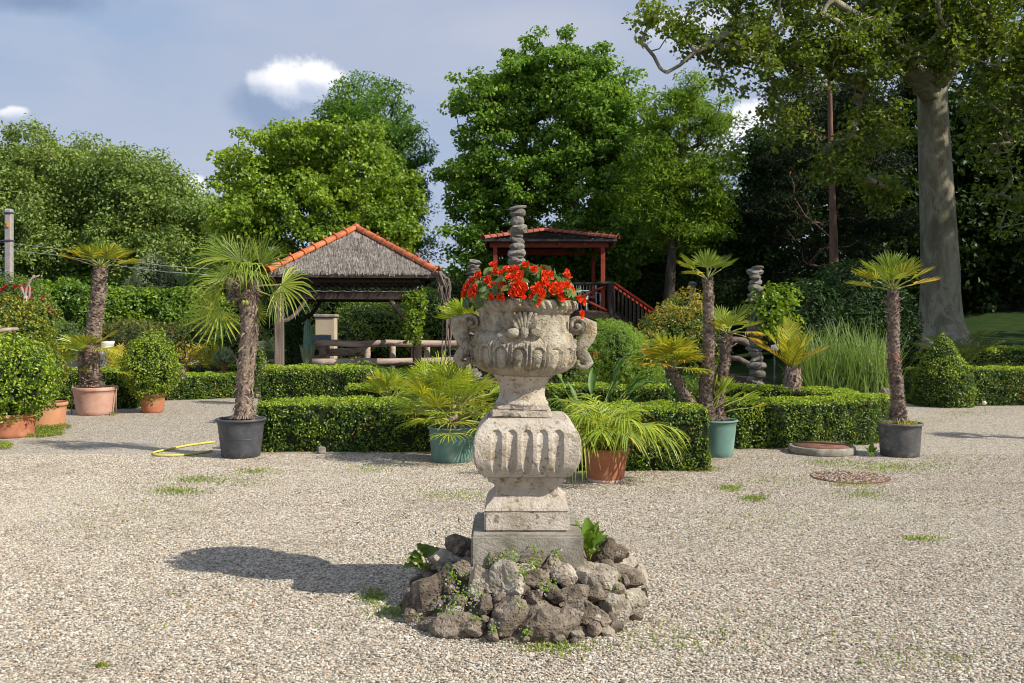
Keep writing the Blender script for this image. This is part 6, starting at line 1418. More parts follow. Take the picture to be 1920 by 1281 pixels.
# young palm in front of the vine column
def small_palms():
    b = P(1485, 745, 13.1); b.z = 0; s = 13.1 / F; o = empty('young_palm', b, 'young palm with shaggy bulb-like base behind the right hedge', 'palm')
    palm_trunk(o, [(0, 0, 0), (0, 0, .55), (.02, 0, .82)], .15, .10, 61, fibre=True)
    for k, (az, el, L_) in enumerate(((180, 42, .55), (165, 62, .6), (95, 82, .7), (60, 78, .65), (20, 60, .55), (0, 38, .55), (-60, 70, .5), (120, 70, .6), (-120, 60, .45), (-90, 50, .4))):
        pinnate_frond(o, (0, 0, .82), sph(az, el), L_, 16, .17, .008, M['palm_gold'] if el < 45 else M['palm_yellow'], 800 + k, arch=.18, vee=.4, ldroop=.1)
    # fan palm head seen left of the urn
    b = P(868, 700, 12.6); b.z = 0; o = empty('fan_palm', b, 'bright fan palm peeping out left of the urn rim', 'palm'); g = random.Random(3)
    palm_trunk(o, [(0, 0, 0), (.02, 0, .8), (0, 0, 1.45)], .10, .07, 62, fibre=True)
    for k in range(16):
        az = k * 137.5; el = g.uniform(5, 75); fan_frond(o, (0, 0, 1.45), sph(az, el), g.uniform(.15, .25), .26, 18, 170, .15, M['palm_lime'], 820 + k, w=.42, fuse=.38)
    b = P(728, 740, 12.0); b.z = 0; o = empty('fan_palm', b, 'yellowing low fan palm left of the bushy tub palm', 'palm')
    palm_trunk(o, [(0, 0, 0), (.0, 0, .45)], .08, .07, 63, fibre=True)
    for k in range(18):
        az = k * 137.5; el = g.uniform(15, 80); fan_frond(o, (0, 0, .45), sph(az, el), g.uniform(.16, .3), .26, 15, 130, .2, M['palm_yellow'] if k % 3 == 0 else M['palm_lime'], 850 + k, w=.42, fuse=.38)
    b = P(800, 740, 12.6); b.z = 0; o = empty('fan_palm', b, 'fresh green fan palm behind the bushy tub palm', 'palm')
    for k in range(16):
        az = k * 137.5; el = g.uniform(25, 80); fan_frond(o, (0, 0, .5), sph(az, el), g.uniform(.2, .35), .27, 17, 160, .15, M['palm_lime'], 880 + k, w=.42, fuse=.38)
    # dark feather palm by the plane tree, and one on the left
    b = P(1800, 690, 19.5); b.z = .1; o = empty('feather_palm', b, 'dark feathery palm in the shade of the plane tree', 'palm')
    for k in range(15):
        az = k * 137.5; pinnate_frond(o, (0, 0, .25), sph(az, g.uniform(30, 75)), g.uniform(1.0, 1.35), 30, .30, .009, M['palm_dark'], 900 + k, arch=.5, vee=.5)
    mb = MB(); mb.tube([(0, 0, -.1), (0, 0, .3)], [.2, .15], 10); mb.build('trunk', M['palm_fibre'], o)
    b = P(108, 690, 18.0); b.z = 0; o = empty('feather_palm', b, 'pale feathery palm behind the wide faded pot', 'palm')
    for k in range(14):
        az = k * 137.5; pinnate_frond(o, (0, 0, .55), sph(az, g.uniform(20, 75)), g.uniform(.7, .95), 24, .24, .009, M['palm'], 920 + k, arch=.45, vee=.5)
    mb = MB(); mb.tube([(0, 0, 0), (0, 0, .58)], [.12, .10], 10); mb.build('trunk', M['palm_fibre'], o)
    b = P(222, 690, 17.4); b.z = 0; o = empty('feather_palm', b, 'small yellow green palm between the white urn and the pear-shaped bush', 'palm')
    for k in range(11):
        az = k * 137.5; pinnate_frond(o, (0, 0, .35), sph(az, g.uniform(35, 85)), g.uniform(.5, .85), 18, .2, .009, M['palm_yellow'] if k % 3 else M['palm_gold'], 940 + k, arch=.25, vee=.4)
    # bird of paradise leaves
    b = P(1105, 740, 11.9); b.z = .0
    L_ = [(0, 52, .75, .50, .13, .3), (15, 44, .75, .55, .13, .4), (-20, 50, .75, .5, .13, .3), (30, 62, .8, .5, .12, .2), (160, 62, .7, .45, .12, .2), (0, 40, .55, .45, .10, .1), (20, 28, .60, .50, .10, .25), (-20, 34, .5, .48, .10, .3), (50, 48, .6, .45, .10, .2), (-50, 45, .55, .4, .09, .3), (80, 60, .6, .45, .10, .1), (120, 50, .45, .4, .09, .2), (165, 50, .4, .40, .08, .1), (190, 40, .35, .40, .08, .2), (5, 18, .55, .45, .09, .4), (140, 65, .4, .42, .09, .1), (-80, 55, .45, .4, .09, .3), (30, 60, .55, .40, .10, .1)]
    o = broad_plant('broadleaf_plant', 'bird-of-paradise plant with long paddle leaves right of the urn', b, L_, M['strelitzia'], 'plant')
    mb = MB()
    for (px, py) in ((1112, 668), (1200, 655)):
        c = P(px, py, 11.7) - b
        for k in range(5): d = Vector((math.cos(k * .5 - .3), 0, math.sin(k * .5 - .3))); mb.add([c, c + d * .05 + Vector((0, -.01, .006)), c + d * .09, c + d * .05 - Vector((0, .01, .006))], [(0, 1, 2, 3)])
    mb.build('flower', M['petal'], o)
small_palms()

# ------------------------------------------------------------------ small garden things
def small_urn(label, px, py, Y, wpx, hpx, ped=True):
    s = Y / F; b = P(px, py, Y); zt = b.z; r = wpx * s / 2; h = hpx * s; o = empty('white_urn', (b.x, b.y, 0), label, 'urn', 'white garden urns')
    mb = MB(); z0 = zt - h; mb.lathe([(r * .75, z0), (r * .75, z0 + h * .08), (r * .35, z0 + h * .12), (r * .30, z0 + h * .26), (r * .7, z0 + h * .38), (r * .9, z0 + h * .62), (r * .82, z0 + h * .78), (r * .95, z0 + h * .84), (r * 1.05, z0 + h * .95), (r * 1.05, z0 + h), (r * .9, z0 + h), (r * .85, z0 + h * .85)], 28); mb.build('bowl', M['white_stone'], o)
    for k in range(8): a = 6.283 * k / 8; mb = MB(); mb.box((math.cos(a) * r * .93, math.sin(a) * r * .93, z0 + h * .70), (r * .16, r * .3, h * .1), a, bev=.004); mb.build('boss', M['white_stone'], o)
    mb = MB(); mb.box((0, 0, z0 / 2), (r * 2, r * 2, z0), bev=.02); mb.build('block', M['concrete'], o)
small_urn('white urn on a grey block behind the wide faded pot', 198, 640, 17.6, 30, 48); small_urn('white bowl between the hairy palm trunk and shelter post', 485, 640, 19.0, 28, 30)
def mini_pot(label, px, py, Y, wpx, hpx, mat, plant, pm, ph, seed):
    s = Y / F; b = P(px, py, Y); zb = max(b.z, 0); o = empty('flower_pot', (b.x, b.y, zb), label, 'flower pot', 'small pots in the far bed'); r = wpx * s / 2; h = hpx * s
    mb = MB(); mb.lathe([(r * .72, 0), (r * .92, h * .8), (r, h * .82), (r, h), (r * .86, h), (r * .8, h * .8)], 20); mb.build('pot', mat, o)
    g = np.random.default_rng(seed); n = 220; d = unit(g.normal(size=(n, 3))); C = d * (g.random(n) ** .4)[:, None] * np.array([ph, ph * .8, ph * .8]) + np.array([0, 0, h + ph * .6])
    v, q = leaf_quads(C, unit(d + g.normal(size=(n, 3)) * .5), .07 if plant == 'r' else .16, .035 if plant == 'r' else .04, g=g, T=d + np.array([0, 0, .6])); link('leaves', arr_mesh('leaves', v, q, mats=[pm]), o)
    mb = MB(); mb.tube([(0, 0, h * .5), (0, 0, h + ph * .7)], [.02, .01], 5); mb.build('stem', M['deadwood'], o)
mini_pot('small orange pot with a golden shrub beyond the far hedge', 350, 697, 19.3, 12, 12, M['terracotta'], 'r', M['shrub_gold'], .38, 1)
mini_pot('golden shrub in a dark pot near the middle of the far bed', 375, 697, 19.6, 14, 12, M['old_black'], 'r', M['shrub_gold'], .34, 2)
mini_pot('black pot with upright yellow-green leaves in the far bed', 396, 698, 19.2, 18, 13, M['old_black'], 's', M['palm_yellow'], .34, 3)
mini_pot('orange pot with blue-grey leaves beside the hairy palm trunk', 420, 697, 19.0, 12, 14, M['terracotta'], 's', M['shrub_blue'], .24, 4)
mini_pot('brown pot near the shelter post foot', 478, 702, 18.6, 12, 12, M['terracotta'], 'r', M['shrub'], .16, 5)
def cactus():
    b = P(577, 692, 18.6); b.z = .28; o = empty('potted_cactus', b, 'tall column cactus with blue leaves in a clay pot inside the shelter', 'cactus')
    mb = MB(); mb.lathe([(.09, 0), (.12, .2), (.135, .21), (.135, .25), (.115, .25), (.11, .2)], 24); mb.build('pot', M['terracotta'], o)
    for (x, y, h, r) in ((0, 0, 1.05, .075), (.05, .08, .75, .06)):
        mb = MB(); n = 20; prof = [(0, .2), (.3, .9), (.6, 1), (.85, .8), (.96, .5), (1, .05)]; vs = [((r * k * (1 + .18 * (j % 2))) * math.cos(6.283 * j / n) + x, (r * k * (1 + .18 * (j % 2))) * math.sin(6.283 * j / n) + y, .2 + t * h) for t, k in prof for j in range(n)]
        mb.add(vs, [(i * n + j, i * n + (j + 1) % n, (i + 1) * n + (j + 1) % n, (i + 1) * n + j) for i in range(5) for j in range(n)]); mb.build('stem', M['cactus'], o)
    for k in range(8):
        a = k * .8; mb = MB(); d = Vector((math.cos(a) * .3, math.sin(a) * .3, 1)).normalized(); p = Vector((0, -.03, .22)); s0 = d.cross(Vector((0, 1, 0))).normalized() * .035
        mb.add([p - s0, p + s0, p + d * .3 + s0, p + d * .3 - s0, p + d * .55], [(0, 1, 2, 3), (3, 2, 4)]); mb.build('leaf', M['shrub_blue'], o)
cactus()
def garden_blocks():
    b = P(612, 640, 22.6); o = empty('gate_pillar', (b.x, b.y, 0), 'cream plastered gate pillar seen through the shelter', 'pillar')
    mb = MB(); mb.box((0, 0, .78), (.46, .40, 1.56), bev=.01); mb.build('shaft', M['cream'], o); mb = MB(); mb.box((0, 0, 1.60), (.54, .48, .07), bev=.015); mb.build('cap', M['concrete'], o)
    b = P(820, 600, 26.5); o = empty('gate_pillar', (b.x, b.y, 0), 'brownish pillar with flat cap at the foot of the left red stair', 'pillar')
    mb = MB(); mb.box((0, 0, .86), (.36, .36, 1.72), bev=.01); mb.build('shaft', surf('tan_plaster', [(.3, (.24, .15, .10)), (.7, (.36, .24, .17))], 5, rough=.9), o); mb = MB(); mb.box((0, 0, 1.76), (.44, .44, .07), bev=.015); mb.build('cap', M['concrete'], o)
    b = P(604, 628, 21.0); o = empty('planter_trough', (b.x, b.y, 0), 'blue-grey metal trough above the log railing', 'trough')
    mb = MB(); mb.box((0, 0, 1.08), (.36, .3, .16), taper=1.12, bev=.008); mb.build('tub', M['blue_grey'], o); mb = MB(); mb.box((0, 0, .5), (.3, .25, 1.0), bev=.01); mb.build('stand', M['concrete'], o)
    mb = MB(); mb.lathe([(.001, 1.17), (.15, 1.165)], 12, cap=False); mb.build('soil', M['soil'], o)
    b = G(603, 850); mb = MB(); mb.box((0, 0, .036), (.085, .08, .072), R(20), bev=.010); tag(mb.build('stone_block', M['rock_grey'], None, (b.x, b.y, 0)), 'small grey stone block on the gravel before the long hedge', 'stone')
    g = random.Random(3)
    for (px, py, Y, w, h, lb) in ((170, 708, 16.6, 60, 26, 'grey boulder behind the wide faded pot'), (905, 0, 0, 0, 0, ''), (341, 703, 17.2, 24, 14, 'pale boulder on the bend of the far hedge'), (488, 690, 18.2, 26, 34, 'grey boulder under the white bowl'), (1660, 738, 13.0, 22, 14, 'pale stone behind the curved hedge')):
        if not w: continue
        s = Y / F; p = P(px, py, Y); link_o = link('boulder', rock_mesh('boulder', 3, (w * s, w * s * .7, h * s * 1.6), px, M['rock_mid']), None, (p.x, p.y, max(p.z, .1))); tag(link_o, lb, 'boulder')
    # garden lamp by the vine
    b = P(1452, 652, 13.3); o = empty('garden_light', (b.x, b.y, 0), 'small grey garden spotlight below the vine', 'lamp')
    mb = MB(); mb.tube([(0, 0, 0), (0, 0, b.z - .03)], .012, 8); mb.build('stake', M['metal'], o); mb = MB(); mb.tube([(-.05, 0, b.z), (.05, -.03, b.z)], [.035, .055], 14); mb.build('head', M['white_frame'], o)
garden_blocks()
def manholes():
    b = G(1562, 858); r = .37; o = empty('stone_slab', (b.x, b.y + r, 0), 'round concrete slab with a rusty lid in front of the right hedge', 'slab')
    mb = MB(); mb.lathe([(r * .97, 0), (r, .02), (r * .98, .075), (r * .95, .083), (r * .86, .084)], 48); me = mb.mesh('rim', M['concrete']); 
    for v in me.vertices: v.co.x += noise.noise(v.co * 9) * .012; v.co.y += noise.noise(v.co * 8 + Vector((5, 0, 0))) * .012
    link('rim', me, o); mb = MB(); mb.lathe([(r * .86, .082), (r * .85, .092), (r * .3, .094), (.001, .094)], 48); mb.build('lid', M['rust'], o)
    b = G(1594, 896); r = .345; o = empty('manhole_cover', (b.x, b.y, 0), 'flat rusty manhole cover strewn with gravel', 'manhole cover')
    mb = MB(); mb.lathe([(r + .018, .0), (r + .018, .012), (r + .002, .012), (r, .004)], 56, cap=False); mb.build('ring', M['rust'], o)
    mb = MB(); mb.lathe([(r - .004, .003), (r - .006, .008), (.001, .008)], 56)
    for i in range(-7, 8):
        for j in range(-7, 8):
            if math.hypot(i, j) < 7.2: mb.box((i * .045 + (j % 2) * .02, j * .045, .010), (.022, .022, .006), R(45))
    mb.build('plate', M['rust'], o)
    g = random.Random(5); V0, T0 = ICO[1]; V = []; T = []
    for k in range(750):
        a = g.random() * 6.283; q = r * math.sqrt(g.random()); s_ = g.uniform(.004, .008); c = np.array([q * math.cos(a), q * math.sin(a), .012]); T.append(T0 + len(V) * len(V0)); V.append(V0 * s_ * np.array([1.2, .9, .6]) + c)
    link('gravel', arr_mesh('gravel', np.concatenate(V), T=np.concatenate(T), mats=[M['pebble']]), o)['kind'] = 'stuff'
manholes()
mb = MB(); pts = [G(402, 831), G(385, 833), G(350, 838), G(315, 845), G(292, 850), G(287, 853), G(293, 856.5), G(320, 857), G(355, 855), G(380, 851), G(404, 847)]
sp = []
for i in range(len(pts) - 1):
    p0, p1, p2, p3 = pts[max(i - 1, 0)], pts[i], pts[i + 1], pts[min(i + 2, len(pts) - 1)]
    for t in (0, .33, .66): sp.append(.5 * ((2 * p1) + (p2 - p0) * t + (2 * p0 - 5 * p1 + 4 * p2 - p3) * t * t + (3 * p1 - p0 - 3 * p2 + p3) * t ** 3))
b0 = sp[0].copy(); mb.tube([p - b0 + Vector((0, 0, .016)) for p in sp], .0125, 8); tag(mb.build('garden_hose', M['hose'], None, b0), 'yellow garden hose looped on the gravel by the dark grey tub', 'hose')

def utility_pole():
    b = P(17, 600, 27); o = empty('utility_pole', (b.x, b.y, 0), 'grey concrete utility pole with an orange plate at the left edge', 'utility pole'); zt = CAMZ + (600 - 392) * 27 / F
    mb = MB(); mb.box((0, 0, zt / 2), (.20, .18, zt), taper=.78, bev=.03); mb.build('shaft', M['pole'], o)
    for z in (zt - .12, zt - .92): mb = MB(); mb.box((0, 0, z), (.22, .22, .05), bev=.004); mb.build('band', M['metal'], o); mb = MB(); mb.tube([(-.10, -.05, z), (-.28, -.05, z)], .02, 6); mb.build('bracket', M['metal'], o)
    mb = MB(); mb.box((.03, -.115, zt - .46), (.075, .012, .14)); mb.build('orange_plate', M['orange_mark'], o)
    for k, (y0, y1, y2, lb) in enumerate(((452, 468, 505, 'upper thin cable crossing the trees on the left'), (466, 480, 516, 'lower thin cable crossing the trees on the left'))):
        mb = MB(); pa, pb, pc = P(-60, y0 - 5, 27), P(120, y1, 27), P(400, y2, 28); mb.tube([(0, 0, 0)] + [pa.lerp(pb, t) - pa for t in (.5, 1)] + [pb.lerp(pc, t) - pa + Vector((0, 0, -.10 * math.sin(t * 3.14))) for t in (.33, .66, 1)], .008, 4)
        tag(mb.build('cable', M['cable'], None, pa), lb, 'cable')
utility_pole()
def bare_tree():
    b = P(46, 650, 13.6); b.z = 0; s = 13.6 / F; o = empty('bare_tree', b, 'bare pale pruned little tree above the golden bush', 'tree')
    def q(px, py, y=0): return Vector(((px - 46) * s, y, CAMZ - (py - HOR) * s))
    mb = MB(); mb.tube([(0, 0, 0), q(44, 640), q(46, 600), q(47, 570), q(49, 555)], [.06, .05, .045, .04, .035], 9); mb.build('trunk', M['deadwood'], o)
    for pts, r in (([q(49, 558), q(42, 545), q(40, 538)], .025), ([q(48, 570), q(55, 555), q(56, 540), q(52, 530)], .02), ([q(47, 575), q(46, 560), q(50, 540), q(58, 525), q(65, 516)], .026), ([q(58, 526), q(66, 520), q(74, 516)], .012), ([q(44, 615), q(39, 630), q(40, 640)], .03)):
        mb = MB(); mb.tube(pts, [r * (1 - .12 * i) for i in range(len(pts))], 8); mb.build('branch', M['deadwood'], o)
    a, c = P(-8, 622, 12.6), P(33, 617, 12.9); mb = MB(); mb.tube([(0, 0, 0), (c - a) * .5 + Vector((0, 0, .01)), c - a], [.03, .028, .024], 8); tag(mb.build('cut_branch', M['deadwood'], None, a), 'cut grey branch sticking out over the left golden bush', 'branch')
bare_tree()
def dandelion():
    b = G(1849, 775); o = empty('dandelion', b, 'single white dandelion clock on the gravel before the right hedge', 'flower'); mb = MB(); mb.tube([(0, 0, 0), (-.02, 0, .08), (-.03, 0, .15)], .003, 5); mb.build('stem', M['petiole'], o); mb = MB(); V, T = ICO[2]; mb.add([(v[0] * .035 - .03, v[1] * .035, v[2] * .035 + .165) for v in V], [tuple(t) for t in T]); mb.build('seed_head', M['fluff'], o)
    p = G(1634, 857); broad_plant('weed_plant', 'broad-leaved weed between the round slab and the black tub', (p.x, p.y, 0), [(90, 70, .04, .11, .05, .2), (150, 60, .04, .10, .05, .2), (30, 55, .04, .11, .05, .2), (-30, 50, .04, .10, .05, .3), (-90, 45, .03, .09, .04, .3), (200, 50, .03, .09, .04, .3), (60, 80, .06, .11, .05, .1)], M['dock'])
dandelion()
def ground_weeds():
    g = np.random.default_rng(21); patches = [(330, 922, 55, 9, 500), (375, 900, 60, 7, 420), (475, 885, 50, 6, 300), (450, 905, 60, 10, 160), (850, 930, 90, 10, 260), (1370, 916, 26, 6, 300), (1415, 936, 30, 6, 320), (1450, 900, 80, 14, 240), (1600, 908, 60, 5, 300), (1660, 878, 90, 9, 700), (1560, 868, 80, 6, 380), (1730, 1011, 50, 5, 220), (1780, 870, 90, 20, 300), (1620, 928, 50, 10, 260), (1400, 980, 200, 30, 200), (700, 1120, 30, 16, 260), (740, 1150, 40, 12, 160), (1260, 1200, 150, 30, 160), (1720, 1240, 150, 30, 90), (1040, 1215, 80, 14, 220), (180, 1000, 150, 30, 80), (190, 1250, 8, 3, 60), (690, 880, 60, 8, 260), (1800, 775, 60, 5, 220), (1500, 1180, 300, 60, 120), (300, 1120, 250, 50, 60), (1700, 950, 200, 40, 250), (250, 950, 180, 30, 200), (1330, 880, 40, 5, 200), (1780, 790, 100, 8, 140)]
    V = []; Q = []; oo = 0
    for (px, py, w, h, n) in patches:
        for k in range(int(n * 2.2)):
            x, y = px + g.normal() * w * .5, py + g.normal() * h * .55
            if y < 765: continue
            p = G(x, y); L_ = g.uniform(.008, .026); d = unit(g.normal(size=3) + np.array([0, 0, .7])); s0 = unit(np.cross(d, [0, 0, 1.0])) * g.uniform(.0025, .0055); c = np.array(p[:]) + np.array([0, 0, .003])
            V += [c - s0, c + s0, c + d * L_ + s0 * .3, c + d * L_ - s0 * .3]; Q.append((oo, oo + 1, oo + 2, oo + 3)); oo += 4
    tag(link('weeds', arr_mesh('weeds', V, Q, mats=[M['weed']])), 'thin patches of low weeds growing through the gravel', kind='stuff')
    V = []; Q = []; oo = 0
    for (px, py, w, h, n) in ((70, 812, 52, 9, 2600), (110, 803, 26, 4, 500), (5, 838, 20, 6, 500), (500, 782, 30, 4, 260), (210, 778, 8, 3, 100)):
        for k in range(n):
            a = g.random() * 6.283; q = math.sqrt(g.random()); p = G(px + w * q * math.cos(a), py + h * q * math.sin(a)); nn = unit(g.normal(size=3) * .5 + np.array([0, 0, 1])); t1 = unit(np.cross(nn, [1, .3, 0])); t2 = np.cross(nn, t1); r = g.uniform(.008, .018); c = np.array(p[:]) + np.array([0, 0, g.uniform(.005, .05)])
            V += [c - t1 * r, c - t2 * r * .6, c + t1 * r, c + t2 * r * .6]; Q.append((oo, oo + 1, oo + 2, oo + 3)); oo += 4
    tag(link('clover', arr_mesh('clover', V, Q, mats=[M['weed']])), 'low green clover round the pots on the left', kind='stuff')
    V = []; Q = []; oo = 0   # a few dry leaves and twigs
    for k in range(70):
        x, y = g.uniform(50, 1880), g.uniform(870, 1270); p = G(x, y); c = np.array(p[:]) + np.array([0, 0, .008]); a = g.random() * 6.28; t1 = np.array([math.cos(a), math.sin(a), .1]); t2 = np.array([-math.sin(a), math.cos(a), .25]); r = g.uniform(.006, .016)
        V += [c - t1 * r, c - t2 * r * .45, c + t1 * r, c + t2 * r * .45]; Q.append((oo, oo + 1, oo + 2, oo + 3)); oo += 4
    for (xa, xb, ya, yb, cnt) in ((480, 890, 846, 862, 420), (1180, 1330, 884, 894, 160), (1390, 1500, 842, 852, 120), (1330, 1400, 858, 870, 60), (780, 900, 866, 880, 90), (220, 330, 772, 780, 80), (1720, 1900, 764, 772, 120), (400, 500, 858, 870, 50)):
        for k in range(cnt):
            p = G(g.uniform(xa, xb), ya + abs(g.normal()) * (yb - ya) * .5); c = np.array(p[:]) + np.array([0, 0, .009]); a = g.random() * 6.28; t1 = np.array([math.cos(a), math.sin(a), .1]); t2 = np.array([-math.sin(a), math.cos(a), .25]); r = g.uniform(.005, .014)
            V += [c - t1 * r, c - t2 * r * .5, c + t1 * r, c + t2 * r * .5]; Q.append((oo, oo + 1, oo + 2, oo + 3)); oo += 4
    tag(link('dry_leaves', arr_mesh('dry_leaves', V, Q, mats=[M['box_dry']])), 'dry leaves littered along the hedge feet and over the gravel', kind='stuff')
ground_weeds()
def big_pebbles():
    g = np.random.default_rng(31); V0, T0 = ICO[1]; V = []; T = []
    for k in range(900):
        p = G(g.uniform(-50, 1970), 860 + 425 * g.random() ** 1.0); s_ = g.uniform(.007, .0135); V.append((V0 * (1 + g.normal(size=(len(V0), 1)) * .14)) * s_ * np.array([1.2, .85, .6]) + np.array([p.x, p.y, .004])); T.append(T0 + k * len(V0))
    tag(link('stray_stones', arr_mesh('stray_stones', np.concatenate(V), T=np.concatenate(T), mats=[M['pebble']])), 'scattered larger stones lying on the gravel', kind='stuff')
big_pebbles()

# ------------------------------------------------------------------ trees
def T(px, Y, z=0.0): return ((px - 960) * Y / F, Y, z)
def tr(px, py, Y): p = P(px, py, Y); return (p.x, p.y, p.z)
GT = 'trees along the left boundary'
make_tree('poplar_tree', 'tall grey-green tree at the far left edge', 'tree', T(40, 44), [T(40, 44), tr(45, 500, 44), tr(60, 330, 44)], .35, [pxlobe(50, 330, 44, 95, 100, 2.6), pxlobe(-20, 400, 43, 90, 130, 2.6), pxlobe(60, 440, 43, 90, 90, 2.4), pxlobe(-90, 330, 45, 90, 100, 2.6)], 520, 125, .17, .72, M['poplar_leaf'], M['bark_grey'], 201, GT, spread_z=.8)
make_tree('poplar_tree', 'rounded grey-green tree behind the golden-crowned palm', 'tree', T(165, 46), [T(165, 46), tr(165, 500, 46), tr(165, 350, 46)], .35, [pxlobe(150, 355, 46, 80, 98, 2.6), pxlobe(215, 400, 45, 75, 90, 2.4), pxlobe(110, 450, 44, 80, 90, 2.4), pxlobe(200, 490, 44, 80, 60, 2)], 520, 125, .17, .72, M['poplar_leaf'], M['bark_grey'], 202, GT, spread_z=.8)
make_tree('poplar_tree', 'broad grey-green tree left of the lime tree', 'tree', T(270, 44), [T(270, 44), tr(270, 500, 44), tr(265, 360, 44)], .35, [pxlobe(245, 350, 44, 75, 82, 2.3), pxlobe(300, 390, 44, 65, 85, 2.3), pxlobe(340, 460, 43, 70, 100, 2.3), pxlobe(250, 470, 43, 85, 80, 2.3)], 500, 125, .17, .70, M['poplar_leaf'], M['bark_grey'], 203, GT, spread_z=.8)
make_tree('poplar_tree', 'lower grey-green tree tucked against the lime tree', 'tree', T(370, 50), [T(370, 50), tr(370, 500, 50), tr(372, 420, 50)], .3, [pxlobe(365, 430, 50, 50, 75, 2), pxlobe(400, 470, 50, 50, 80, 2), pxlobe(330, 420, 51, 45, 80, 2), pxlobe(440, 520, 50, 60, 60, 2)], 330, 115, .18, .75, M['poplar_leaf'], M['bark_grey'], 204, GT, spread_z=.8)
make_tree('lime_tree', 'bright yellow-green lime tree behind the thatched shelter', 'tree', T(600, 30), [T(600, 30), tr(600, 500, 30), tr(590, 400, 30), tr(600, 280, 30)], .30,
          [pxlobe(470, 345, 30, 62, 92, 1.6), pxlobe(560, 310, 30, 85, 90, 1.8), pxlobe(650, 305, 30, 85, 88, 1.8), pxlobe(715, 370, 30, 70, 100, 1.7), pxlobe(590, 420, 29.5, 170, 95, 2.0), pxlobe(455, 440, 29.5, 60, 80, 1.5), pxlobe(440, 520, 29.5, 70, 50, 1.4), pxlobe(740, 450, 30, 60, 70, 1.4)], 1000, 72, .135, .40, M['lime_leaf'], M['bark'], 205, aspect=.75, shell=.35, upb=.35, droop=.25)
make_tree('ash_tree', 'darker green ash tree rising behind the lime tree', 'tree', T(722, 36), [T(722, 36), tr(722, 480, 36), tr(710, 380, 36), tr(700, 260, 36)], .28,
          [pxlobe(690, 225, 36, 88, 82, 2.0), pxlobe(745, 290, 36, 62, 85, 1.7), pxlobe(765, 380, 36, 50, 70, 1.3), pxlobe(640, 220, 36, 45, 50, 1.3), pxlobe(780, 460, 36, 40, 50, 1.0)], 420, 75, .15, .46, M['ash_leaf'], M['bark'], 206, aspect=.4, shell=.45)
make_tree('maple_tree', 'large rounded maple in the centre behind the pavilion', 'tree', T(984, 34), [T(984, 34), tr(982, 480, 34), tr(978, 330, 34), tr(985, 210, 34)], .30,
          [pxlobe(920, 210, 34, 80, 105, 1.9), pxlobe(1010, 155, 34, 95, 95, 1.9), pxlobe(880, 320, 34, 58, 95, 1.6), pxlobe(960, 330, 33.5, 100, 110, 1.9), pxlobe(900, 440, 33.5, 75, 90, 1.7), pxlobe(1000, 470, 33.5, 100, 70, 1.7), pxlobe(850, 520, 33.5, 30, 40, 1)], 820, 80, .14, .42, M['maple_leaf'], M['bark'], 207, 'two central maples', aspect=.85, shell=.55, r0=.016)
make_tree('maple_tree', 'second central maple with its crown touching the feathery tree', 'tree', T(1072, 33), [T(1072, 33), tr(1070, 480, 33), tr(1072, 330, 33), tr(1080, 200, 33)], .28,
          [pxlobe(1085, 165, 33, 80, 105, 1.9), pxlobe(1145, 235, 33, 75, 120, 1.7), pxlobe(1080, 310, 33, 95, 110, 1.8), pxlobe(1150, 380, 33, 85, 100, 1.8), pxlobe(1100, 470, 32.5, 110, 70, 1.7)], 760, 80, .14, .42, M['maple_leaf'], M['bark'], 208, 'two central maples', aspect=.85, shell=.55, r0=.016)
make_tree('feathery_tree', 'light feathery tree with open branches right of the maples', 'tree', T(1245, 30), [T(1245, 30), tr(1260, 480, 30), tr(1270, 380, 30), tr(1290, 180, 30)], .16,
          [pxlobe(1292, 185, 30, 42, 62, 1.0), pxlobe(1335, 235, 30, 55, 60, 1.1), pxlobe(1245, 230, 30, 55, 80, 1.0), pxlobe(1315, 330, 30, 75, 70, 1.2), pxlobe(1235, 350, 30, 70, 90, 1.2), pxlobe(1345, 400, 30, 45, 60, .9), pxlobe(1280, 430, 30, 80, 50, 1.0)], 640, 60, .15, .45, M['larch_leaf'], M['bark'], 209, aspect=.3, shell=.6, spread_z=.5, droop=.4)
make_tree('hazel_tree', 'lower leafy tree behind the red stair rail', 'tree', T(1230, 33.5), [T(1230, 33.5), tr(1235, 540, 33.5), tr(1240, 470, 33.5)], .18,
          [pxlobe(1200, 450, 33.5, 75, 60, 1.3), pxlobe(1290, 460, 33.5, 80, 65, 1.3), pxlobe(1180, 530, 33.5, 70, 50, 1.2), pxlobe(1280, 540, 33.5, 100, 60, 1.3), pxlobe(1370, 520, 33.5, 50, 80, 1.2)], 480, 75, .15, .45, [M['maple_leaf']], M['bark'], 210, aspect=.8, shell=.4)
make_tree('yew_tree', 'dark green tree at the left edge of the shaded wood', 'tree', T(1440, 32, .4), [T(1440, 32, .4), tr(1440, 450, 32), tr(1440, 320, 32)], .3, [pxlobe(1435, 300, 32, 50, 62, 1.4), pxlobe(1425, 400, 32, 62, 85, 1.6), pxlobe(1420, 500, 32, 70, 80, 1.6), pxlobe(1480, 330, 32, 60, 100, 1.5)], 420, 65, .17, .6, M['laurel'], M['bark'], 211, aspect=.6, shell=.4)
